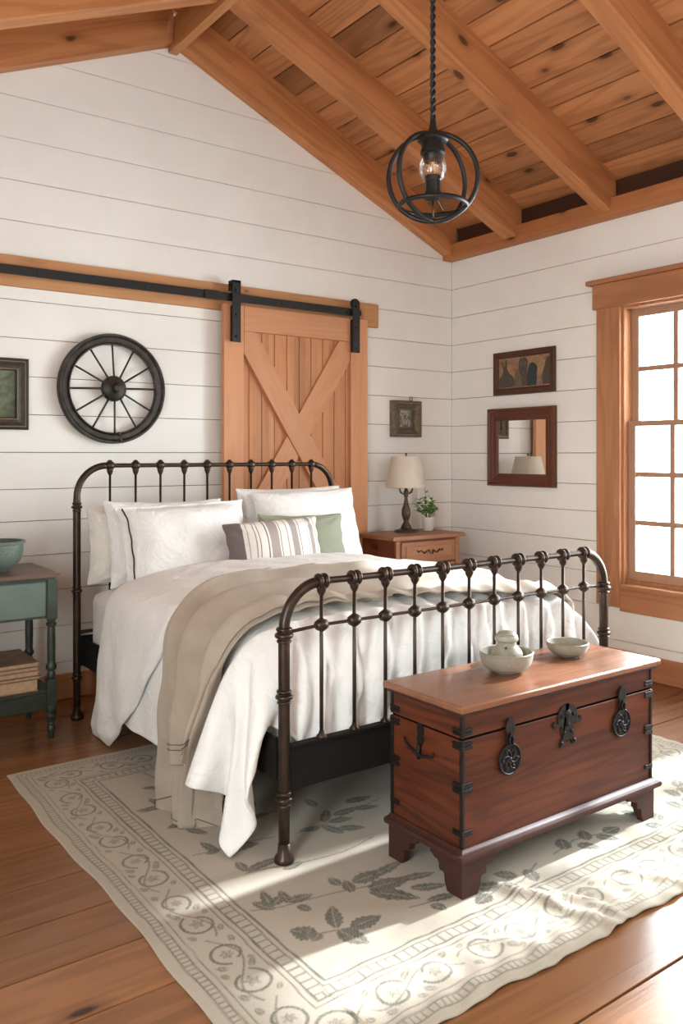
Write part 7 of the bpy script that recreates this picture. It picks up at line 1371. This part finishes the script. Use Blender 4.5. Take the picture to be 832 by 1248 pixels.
1584,7,7,4,3,3,2,1,1,1,0,0,1,0,0,0,0,0,0,-1,1,-1,0,0,0,0,0,0,0,0,0,-1,0,0,-1,-1,-1,-2,-1,-3,-5,-4,-7,-6,-12,-10,-14,-20,-1,-15,22,-51,-54,-31,-56,-60,-55,-48,-60,-51,-11,-62,-5,-56,-49,31,
1578,7,6,3,4,2,2,2,1,1,0,0,0,0,0,0,0,0,0,0,0,0,0,0,0,0,0,0,-1,0,0,0,0,-1,0,-1,-1,-2,-1,-3,-4,-5,-6,-6,-11,-10,-14,-17,-18,-14,35,-44,-64,-34,-57,-46,-62,-59,-48,-66,16,-65,-38,-31,-52,-4,
1570,7,5,4,3,2,2,1,1,1,0,0,1,0,0,0,0,-1,0,0,0,0,0,0,0,0,0,0,0,0,-1,0,0,-1,0,-1,-1,-2,-1,-3,-4,-4,-6,-6,-10,-10,-13,-16,-15,-17,12,-22,-51,-56,-61,-60,-36,-61,-34,-60,7,-62,-4,-62,-65,30,
1563,5,6,3,3,2,1,2,0,1,1,0,0,0,0,0,0,0,0,0,0,0,-1,0,0,0,0,0,0,0,0,-1,0,0,-1,-1,-1,-1,-2,-2,-4,-3,-6,-6,-9,-9,-12,-15,-15,-14,-4,-14,-61,-39,-63,-43,-63,-62,-11,-67,9,-63,-3,-60,-62,14,
1553,5,5,3,3,1,2,1,1,0,0,1,0,0,0,0,0,0,-1,0,0,0,0,0,0,0,0,0,-1,0,0,0,0,-1,0,-1,-1,-1,-2,-2,-4,-3,-6,-4,-9,-8,-11,-14,-13,2,-21,-22,-64,-49,-29,-62,-54,-58,-8,-60,-2,-59,-10,-53,-62,10,
1543,4,5,2,3,2,1,1,1,0,0,0,0,0,0,0,0,0,0,0,0,0,0,0,0,0,-1,0,0,0,0,0,-1,0,0,-1,-1,-1,-2,-2,-3,-3,-5,-4,-8,-8,-9,-13,-12,-11,9,-52,-62,-53,-15,-58,-61,-37,-23,-43,-16,-45,-40,-58,-38,-18,
1530,5,4,2,2,1,2,1,0,0,0,1,0,0,0,0,0,-1,0,0,0,0,0,0,0,0,-1,0,0,0,0,0,-1,0,-1,0,-1,-1,-2,-2,-2,-3,-4,-4,-7,-7,-8,-9,-12,-20,24,-59,-59,-65,-10,-60,-56,-34,-53,-5,-57,-24,-57,-44,28,-59,
1519,3,3,2,2,1,1,1,0,1,0,0,0,-1,0,1,0,0,0,-1,0,0,0,0,0,0,0,0,-1,0,0,0,-1,0,-1,0,-1,-1,-1,-2,-2,-2,-4,-4,-5,-6,-7,-8,-11,-26,18,-50,-55,-56,-33,-49,-49,-44,-60,-1,-60,-41,-31,-57,42,-49,
1504,3,3,1,1,1,1,1,-1,1,0,0,0,0,0,0,0,-1,0,0,0,0,0,0,-1,1,-1,0,0,0,0,-1,0,-1,1,-2,0,-1,-1,-1,-3,-1,-4,-2,-5,-3,-5,-8,-9,-33,-2,-24,-52,-52,-62,-16,-53,-44,-38,-60,-25,-49,-22,-64,39,-37,
1492,0,1,1,1,1,0,2,-1,1,-1,0,0,0,0,0,1,-2,1,-1,0,0,0,1,-2,2,-2,1,-1,0,0,0,0,0,2,-3,-1,-1,-1,-1,-1,-1,-3,-2,-4,-5,-4,-6,-8,-29,-22,-7,-48,-51,-63,-5,-58,-60,-24,-50,-51,-44,-10,-65,28,-23,
1461,2,2,-1,2,-1,0,1,-1,3,-3,2,-2,0,-1,0,2,-2,2,-3,2,-2,0,0,-1,2,-3,2,-3,2,-2,-1,4,-5,5,-6,3,-6,0,3,-7,2,-7,1,-7,2,-10,4,-14,-20,-32,0,-29,-62,-48,-25,-57,-40,-48,-18,-53,-2,-46,-61,-13,40,
1424,0,0,0,-1,0,0,1,0,0,-1,0,0,-1,0,0,1,-1,0,-1,-1,0,0,0,0,0,-1,0,-2,2,-2,0,0,1,1,-5,3,-5,1,-2,-2,-2,-3,-2,-3,-3,-4,-3,3,-33,-28,-27,4,-43,-36,-54,-51,-57,-54,8,-43,-31,7,-56,3,-32,
1372,1,-1,0,0,0,0,0,-1,1,-1,0,-1,0,0,0,-1,0,-1,0,0,-1,0,-1,0,0,-1,0,-1,0,-1,0,-1,1,-2,1,2,-8,4,-6,-2,-3,-3,-3,-3,-3,-6,2,-6,-5,-31,-44,9,-10,-59,-46,-57,-29,-24,-55,-12,-51,21,-12,-60,1,
1309,0,0,0,-1,0,0,0,0,-1,0,0,-1,0,0,-1,0,0,-1,0,-1,0,0,-1,0,-1,0,-1,0,-1,0,-1,0,0,-1,0,0,2,-6,-3,-3,-4,-3,-4,-3,-3,-1,-5,-3,2,-21,-48,-4,6,-22,-61,-34,-51,-51,3,-38,-59,11,-15,-27,-40,
1241,0,-1,0,0,0,0,-1,0,0,0,-1,0,0,-1,0,0,-1,0,-1,0,-1,0,0,-1,0,-1,0,-1,0,-1,0,0,-1,0,-1,0,3,-6,-3,-4,-4,-3,-4,-3,-3,-1,-6,-2,4,-16,-40,-20,10,-5,-35,-52,-52,-25,-35,-30,-43,-29,-14,-23,-33,
1172,0,0,-1,0,0,0,0,-1,0,0,0,-1,0,-1,0,0,-1,0,-1,0,0,-1,0,-1,0,-1,0,0,-1,0,-1,0,-1,0,0,0,3,-6,-4,-4,-4,-3,-4,-3,-4,-1,-5,-2,3,-13,-21,-39,-3,-2,-17,-36,-55,-51,-18,-39,-41,-42,-15,-25,-23,
1103,0,0,0,0,-1,0,0,0,-1,0,0,-1,0,0,-1,0,0,-1,0,-1,0,-1,0,-1,0,-1,0,0,-1,0,-1,0,0,-1,0,1,3,-6,-5,-4,-3,-4,-4,-3,-3,-2,-4,-3,6,-12,-10,-29,-27,0,-11,-28,-40,-45,-41,-38,-41,-41,-27,-22,-24,
1035,0,-1,0,0,0,0,-1,0,0,-1,0,0,-1,0,0,-1,0,0,-1,0,-1,0,-1,0,-1,0,-1,0,0,-1,0,0,-1,0,-1,2,3,-6,-5,-4,-4,-3,-4,-4,-4,-3,-5,-2,7,2,-19,-33,-26,5,-30,-18,-33,-41,-43,-41,-41,-41,-38,-24,-21,
966,0,0,0,-1,0,0,0,-1,0,0,0,-1,0,-1,0,0,-1,0,-1,0,0,-1,0,-1,0,-1,0,-1,0,0,-1,0,-1,0,0,2,3,-6,-5,-5,-3,-4,-4,-4,-4,-4,-5,-1,6,10,-16,-37,-25,5,-32,-22,-28,-36,-42,-41,-42,-41,-40,-34,-18,
897,0,0,0,0,-1,0,0,0,0,-1,0,0,-1,0,0,-1,0,-1,0,-1,0,-1,0,0,-1,0,-1,0,-1,0,0,-1,0,0,-1,3,2,-5,-6,-4,-4,-4,-4,-4,-4,-4,-4,-2,6,3,1,-39,-28,-1,-19,-31,-31,-31,-38,-42,-41,-41,-42,-38,-28,
829,0,0,-1,0,0,0,-1,0,0,0,-1,0,0,-1,0,0,-1,0,-1,0,-1,0,-1,0,0,-1,0,-1,0,-1,0,0,0,-1,0,3,2,-5,-6,-4,-5,-4,-4,-5,-4,-4,-3,-3,5,5,4,-25,-38,-13,-18,-28,-34,-30,-34,-38,-41,-40,-41,-41,-37,
760,0,0,0,0,-1,0,0,-1,0,0,0,0,-1,0,-1,0,-1,0,-1,0,0,-1,0,-1,0,-1,0,-1,0,0,-1,0,0,0,0,2,3,-5,-6,-5,-4,-5,-4,-4,-4,-5,-3,-4,6,5,5,-12,-30,-33,-15,-28,-28,-29,-36,-36,-39,-41,-40,-40,-40,
692,-1,0,0,0,0,-1,0,0,-1,0,0,0,0,-1,0,-1,0,-1,0,-1,0,0,-1,0,-1,0,-1,0,-1,0,0,-1,0,0,0,3,2,-4,-6,-5,-5,-4,-5,-4,-5,-6,-4,-3,5,16,-10,-15,-16,-31,-29,-29,-23,-26,-31,-38,-42,-39,-40,-40,-40,
623,0,-1,0,0,0,0,-1,0,0,0,-1,0,0,0,-1,-1,0,0,-1,0,-1,0,-1,0,0,-1,0,-1,0,-1,0,0,0,-1,1,3,2,-4,-7,-5,-4,-5,-4,-5,-5,-5,-4,-5,7,18,-2,-13,-22,-29,-30,-30,-23,-24,-26,-35,-42,-43,-38,-40,-40,
554,0,0,0,0,-1,0,-1,0,0,0,0,0,0,-1,-1,0,-1,0,-1,0,-1,0,0,-1,0,-1,0,-1,0,-1,0,0,0,0,1,3,2,-4,-7,-5,-5,-5,-4,-5,-5,-5,-4,-4,7,16,8,-18,-26,-30,-31,-30,-25,-24,-21,-29,-41,-40,-45,-38,-16,
486,-1,0,0,0,0,-1,0,0,-1,0,0,0,0,-1,0,-1,0,-1,0,-1,0,0,-1,0,-1,0,-1,0,-1,0,0,-1,0,0,2,3,1,-3,-7,-5,-5,-5,-5,-5,-5,-5,-4,-4,10,16,11,-19,-29,-31,-32,-31,-27,-24,-18,-17,-41,-40,-44,-43,-11,
417,0,0,0,-1,0,0,-1,0,0,0,0,0,-1,0,-1,-1,0,0,-1,0,-1,0,0,-1,0,-1,0,-1,0,-1,0,0,0,0,1,4,1,-3,-7,-6,-4,-5,-5,-6,-4,-5,-5,-2,10,18,12,-15,-29,-31,-31,-32,-29,-25,-20,-2,-36,-44,-45,-6,-1,
349,-1,0,0,0,-1,0,0,-1,0,0,0,0,0,-1,-1,0,-1,0,-1,0,0,-1,0,0,-1,0,-1,-1,0,0,-1,0,0,0,2,3,2,-3,-7,-6,-5,-5,-5,-5,-5,-5,-6,-2,12,20,5,-7,-29,-32,-33,-32,-30,-26,-18,2,-22,-44,-4,3,0,
280,0,0,-1,0,0,-1,0,0,0,-1,0,0,0,0,-1,-1,0,-1,0,-1,0,0,-1,0,0,-1,-1,0,0,-1,0,0,0,0,2,3,2,-3,-7,-6,-5,-5,-5,-6,-5,-5,-5,-3,12,23,-2,-2,-26,-33,-33,-32,-31,-28,-13,0,0,-5,1,3,0,
]
# ------------------------------------------------------------------ bedding and rug
def blur(P, n=1):
    for _ in range(n):
        Q = np.concatenate([P[:1], P, P[-1:]], 0); P = (Q[:-2]+2*Q[1:-1]+Q[2:])/4
        Q = np.concatenate([P[:, :1], P, P[:, -1:]], 1); P = (Q[:, :-2]+2*Q[:, 1:-1]+Q[:, 2:])/4
    return P
def grid_mesh(name, P):
    nx, ny = P.shape[:2]
    i, j = np.meshgrid(np.arange(nx-1), np.arange(ny-1), indexing='ij'); a = (i*ny+j).ravel()
    F = np.stack([a, a+1, a+ny+1, a+ny], -1)
    me = bpy.data.meshes.new(name); me.from_pydata(P.reshape(-1, 3).tolist(), [], F.tolist()); me.update()
    return me
def cloth_obj(name, P, mat, thick, parent=None, lev=1):
    o = link(name, grid_mesh(name, P), mat, parent, smooth=True)
    s = o.modifiers.new('sub', 'SUBSURF'); s.levels = 1; s.render_levels = 1
    s = o.modifiers.new('solid', 'SOLIDIFY'); s.thickness = thick; s.offset = -1
    if lev > 1:
        s = o.modifiers.new('sub2', 'SUBSURF'); s.levels = 1; s.render_levels = 1
    return o
SX0, SX1, SY0, SLEN = .955, 3.80, 4.13, (4.13-2.511+.47)
sm = lambda a: a*a*(3-2*a)
nxA, nyA = DUVET_SIZE
PA = np.cumsum(np.array(DUVET_STEPS).reshape(3, nxA, nyA), axis=2)*.0005
PA = np.moveaxis(PA, 0, -1)
_m = np.empty((2*nxA-1, nyA, 3)); _m[::2] = PA; _m[1::2] = (PA[1:]+PA[:-1])/2
PA = blur(_m, 1); nxA = 2*nxA-1
# soft pleats where the duvet drops behind the footboard, running up over its edge
_t = np.linspace(0, SLEN, nyA)[None, :]; _x = PA[..., 0]
_r = sm(np.clip((_t-1.22)/.42, 0, 1))*np.clip((_x-1.55)/.08, 0, 1)*np.clip((3.25-_x)/.08, 0, 1)
_ph = 2*PI*(_x+.10*(_t-1.6))/.132+1.3*np.sin(_x*7.3)
_w = (np.abs(np.sin(_ph/2))**.7-.6)
_dn = np.clip((_t-1.52)/.12, 0, 1)
PA[..., 2] += _r*(1-_dn)*_w*.062
PA[..., 1] -= _r*_dn*_w*.072
PA[..., 0] += _r*np.cos(_ph/2)*np.sign(np.sin(_ph/2))*.006
PA[..., 2] -= _r*np.clip((_t-1.66)/.40, 0, 1)*.065
PAs = blur(PA, 1)
dv = cloth_obj('duvet', PAs[:, 3:], M_duvet, .010)
tag(dv, 'puffy white duvet spread over the iron bed, its hem hanging down the left side', 'duvet')
PB0 = blur(PA, 3)
def surf(x, y):
    """x, y: flat coordinates of the duvet cloth -> point on the draped duvet (continues straight down past the hem)"""
    u = (x-SX0)/(SX1-SX0)*(nxA-1); v = (SY0-y)/SLEN*(nyA-1)
    uc = np.clip(u, 0, nxA-1.001); vc = np.clip(v, 0, nyA-1.001)
    i, j = uc.astype(int), vc.astype(int); fu, fv = (uc-i)[..., None], (vc-j)[..., None]
    p = (PB0[i, j]*(1-fu)+PB0[i+1, j]*fu)*(1-fv)+(PB0[i, j+1]*(1-fu)+PB0[i+1, j+1]*fu)*fv
    st_ = (SX1-SX0)/(nxA-1)
    p = p+np.stack([0*u, -(v-vc)*SLEN/(nyA-1), np.where(u < 0, u*st_, 0)], -1)
    return p
def normals(P):
    a = np.gradient(P, axis=0); b = np.gradient(P, axis=1); n = np.cross(b, a)
    n /= np.linalg.norm(n, axis=-1, keepdims=True)+1e-9
    return n
def layer(X, Y, off):
    P = surf(X, Y); n = blur(normals(P), 3); n /= np.linalg.norm(n, axis=-1, keepdims=True)+1e-9
    return P+n*off[..., None]
sm = lambda a: a*a*(3-2*a)
# the duvet's folded-back head end
nu, nv = 90, 40
U, V = np.meshgrid(np.linspace(0, 1, nu), np.linspace(0, 1, nv), indexing='ij')
xb = .80+(3.42-.80)*U
h = np.clip((1.50-xb)/(1.50-.80), 0, 1)
yend = 3.30+.60*h**1.7+.030*np.sin(xb*7)*(1-h)+.10*sm(np.clip((xb-1.6)/1.8, 0, 1))
yhead = 4.045+.12*h-.05*np.sin(PI*h)
yb_ = yhead+(yend-yhead)*V
puff = (np.clip(np.sin(PI*np.clip(V, .0, 1)), 0, 1)**.45)
off = .010+.026*puff+.005*np.sin(xb*31+3*np.sin(yb_*9))*np.sin(yb_*13+xb*4)*puff+.010*np.exp(-((V-.93)/.05)**2)*(1+.6*np.sin(xb*46+2*np.sin(xb*11)))*(1-h)
off += h*(.012*np.sin(yb_*24+h*2.0)+.010)
off *= np.clip(U/.02, .3, 1)
PB = layer(xb, yb_, off)
fbk = cloth_obj('folded_back_edge', PB, M_duvet, .012, dv)
# the throw: wide on top of the bed, gathered into pleats where it falls over the side
def throw(u0, u1, v0, v1, nu, nv, lift, tail, name, parent=None, k=1.0):
    U, V = np.meshgrid(np.linspace(u0, u1, nu), np.linspace(v0, v1, nv), indexing='ij')
    xl = .80-tail(V); x = xl+(3.74-xl)*U
    g = sm(np.clip((x-1.02)/1.25, 0, 1)); hang = np.clip((1.52-x)/.75, 0, 1)
    yc = 2.925*(1-g)+3.00*g+.06*np.sin(PI*np.clip((x-1.3)/1.3, 0, 1)); hw = .20*(1-g)+.44*g
    y = yc-V*hw+.018*np.sin(x*5+V*3)
    ph = V*PI*2.7+.9*np.sin(x*2.1)+.5
    amp = .074*(1-g)+.030*g
    pl = (.5+.5*np.sin(ph+.7*np.sin(ph)))**1.3
    off = lift+amp*pl*1.35*k+.005*np.sin(ph*2.3+x*6)*(.4+.6*(1-g))+.006*hang+.003*np.sin(x*23+V*9)
    edge = np.minimum(V-v0, v1-V)/(v1-v0); off = off+.010*np.exp(-(edge/.03)**2)*(1-.5*g)
    y = y+.032*(1-g)*np.cos(ph)
    if u1 < 1:
        fd = sm(np.clip((u1-U)/.16, 0, 1)); off = off*fd+(off-.030)*(1-fd)
    P = layer(x, y, off)
    return P, x
tail1 = lambda V: .035+.035*np.cos(V*PI*1.9-.5)
PC, xc = throw(0, 1, -1, 1, 110, 84, .014, tail1, 'throw')
thr = cloth_obj('throw_blanket', PC, M_throw, .007)
tag(thr, 'oatmeal wool throw blanket draped across the duvet near the foot of the bed', 'blanket')
tail2 = lambda V: -.24-.03*V+.0*V
PD, xd = throw(0, .42, -.62, .98, 60, 60, .026, tail2, 'fold', k=1.1)
fold = cloth_obj('folded_over_end', PD, M_throw, .007, thr)
M_st = plain('brown_stitching', (.12, .085, .06), .9)
def stripe(P, x, dist, par):
    n = normals(P); nv_ = P.shape[1]; pts = []
    for j in range(3, nv_-3):
        d = 0; i = 0
        while i < P.shape[0]-2 and d < dist: d += np.linalg.norm(P[i+1, j]-P[i, j]); i += 1
        pts.append(Vector(P[i, j]+n[i, j]*.0035))
    return MB().tube(pts, .0016, 5).build('stitched_stripe', M_st, par, smooth=True)
for dd in (.055, .067): stripe(PC, xc, dd, thr)
for dd in (.050, .062): stripe(PD, xd, dd, fold)
make_rug()

# pillows, back row first
G1 = 'white pillows propped against the headboard'
place_pillow('pillow', 'small ivory pillow at the far left, behind the other two left pillows', M_ivory, (1.865, 4.30, .715), .72, .42, .15, .12, .0, .02, 1, group=G1, wr=.012)
place_pillow('pillow', 'white linen pillow standing between the ivory pillow and the piped one', M_white, (1.94, 4.215, .705), .72, .46, .17, .20, .03, .0, 2, group=G1)
place_pillow('pillow', 'large white pillow with a charcoal piped left edge, front of the left row', M_white, (2.005, 4.075, .705), .76, .455, .19, .28, .02, -.02, 3, group=G1, flange=.02, piping=[(2, .0)])
place_pillow('pillow', 'white pillow leaning at the back right with its top edge on the headboard', M_white, (2.76, 4.245, .735), .72, .48, .16, .16, -.03, .0, 4, group=G1)
place_pillow('pillow', 'big bright white pillow at the right end of the bed head', M_white, (2.83, 4.13, .735), .74, .475, .18, .26, -.05, -.03, 5, group=G1)
place_pillow('pillow', 'sage green pillow tucked behind the striped cushion', M_green, (2.66, 3.985, .755), .56, .32, .13, .30, -.04, .04, 6)
st = NT('striped_linen'); sp = st.n('ShaderNodeSeparateXYZ'); st.l(st.obj(), sp.inputs[0])
cr = st.n('ShaderNodeValToRGB'); st.l(st.math('MULTIPLY_ADD', sp.outputs[0], 1/.62, .5), cr.inputs[0])
cr.color_ramp.interpolation = 'CONSTANT'
W_, T_, D_ = (.74, .70, .64, 1), (.36, .30, .28, 1), (.17, .135, .13, 1)
stops = [(0, D_), (.135, W_), (.165, T_), (.172, W_), (.225, T_), (.235, W_), (.26, D_), (.267, W_), (.335, D_), (.345, W_), (.365, T_), (.46, W_), (.475, D_), (.482, W_), (.55, T_), (.56, W_), (.60, T_), (.67, W_), (.69, D_), (.697, W_), (.79, T_), (.80, W_), (.82, T_), (.875, W_), (.91, T_), (.918, W_)]
el = cr.color_ramp.elements
el[0].position = 0; el[0].color = stops[0][1]; el[1].position = stops[1][0]; el[1].color = stops[1][1]
for p_, c_ in stops[2:]:
    e_ = el.new(p_); e_.color = c_
st.l(cr.outputs[0], st.b.inputs['Base Color']); st.b.inputs['Roughness'].default_value = .9; st.b.inputs['Specular IOR Level'].default_value = .15
st.bump(st.noise(st.mapping(st.obj(), (90, 700, 700)), 1.0, 2), .3, .0012)
place_pillow('pillow', 'taupe and white striped lumbar cushion in front of the other pillows', st.m, (2.42, 3.875, .755), .62, .30, .13, .26, .03, -.03, 7, cat='cushion', pinch=.05)
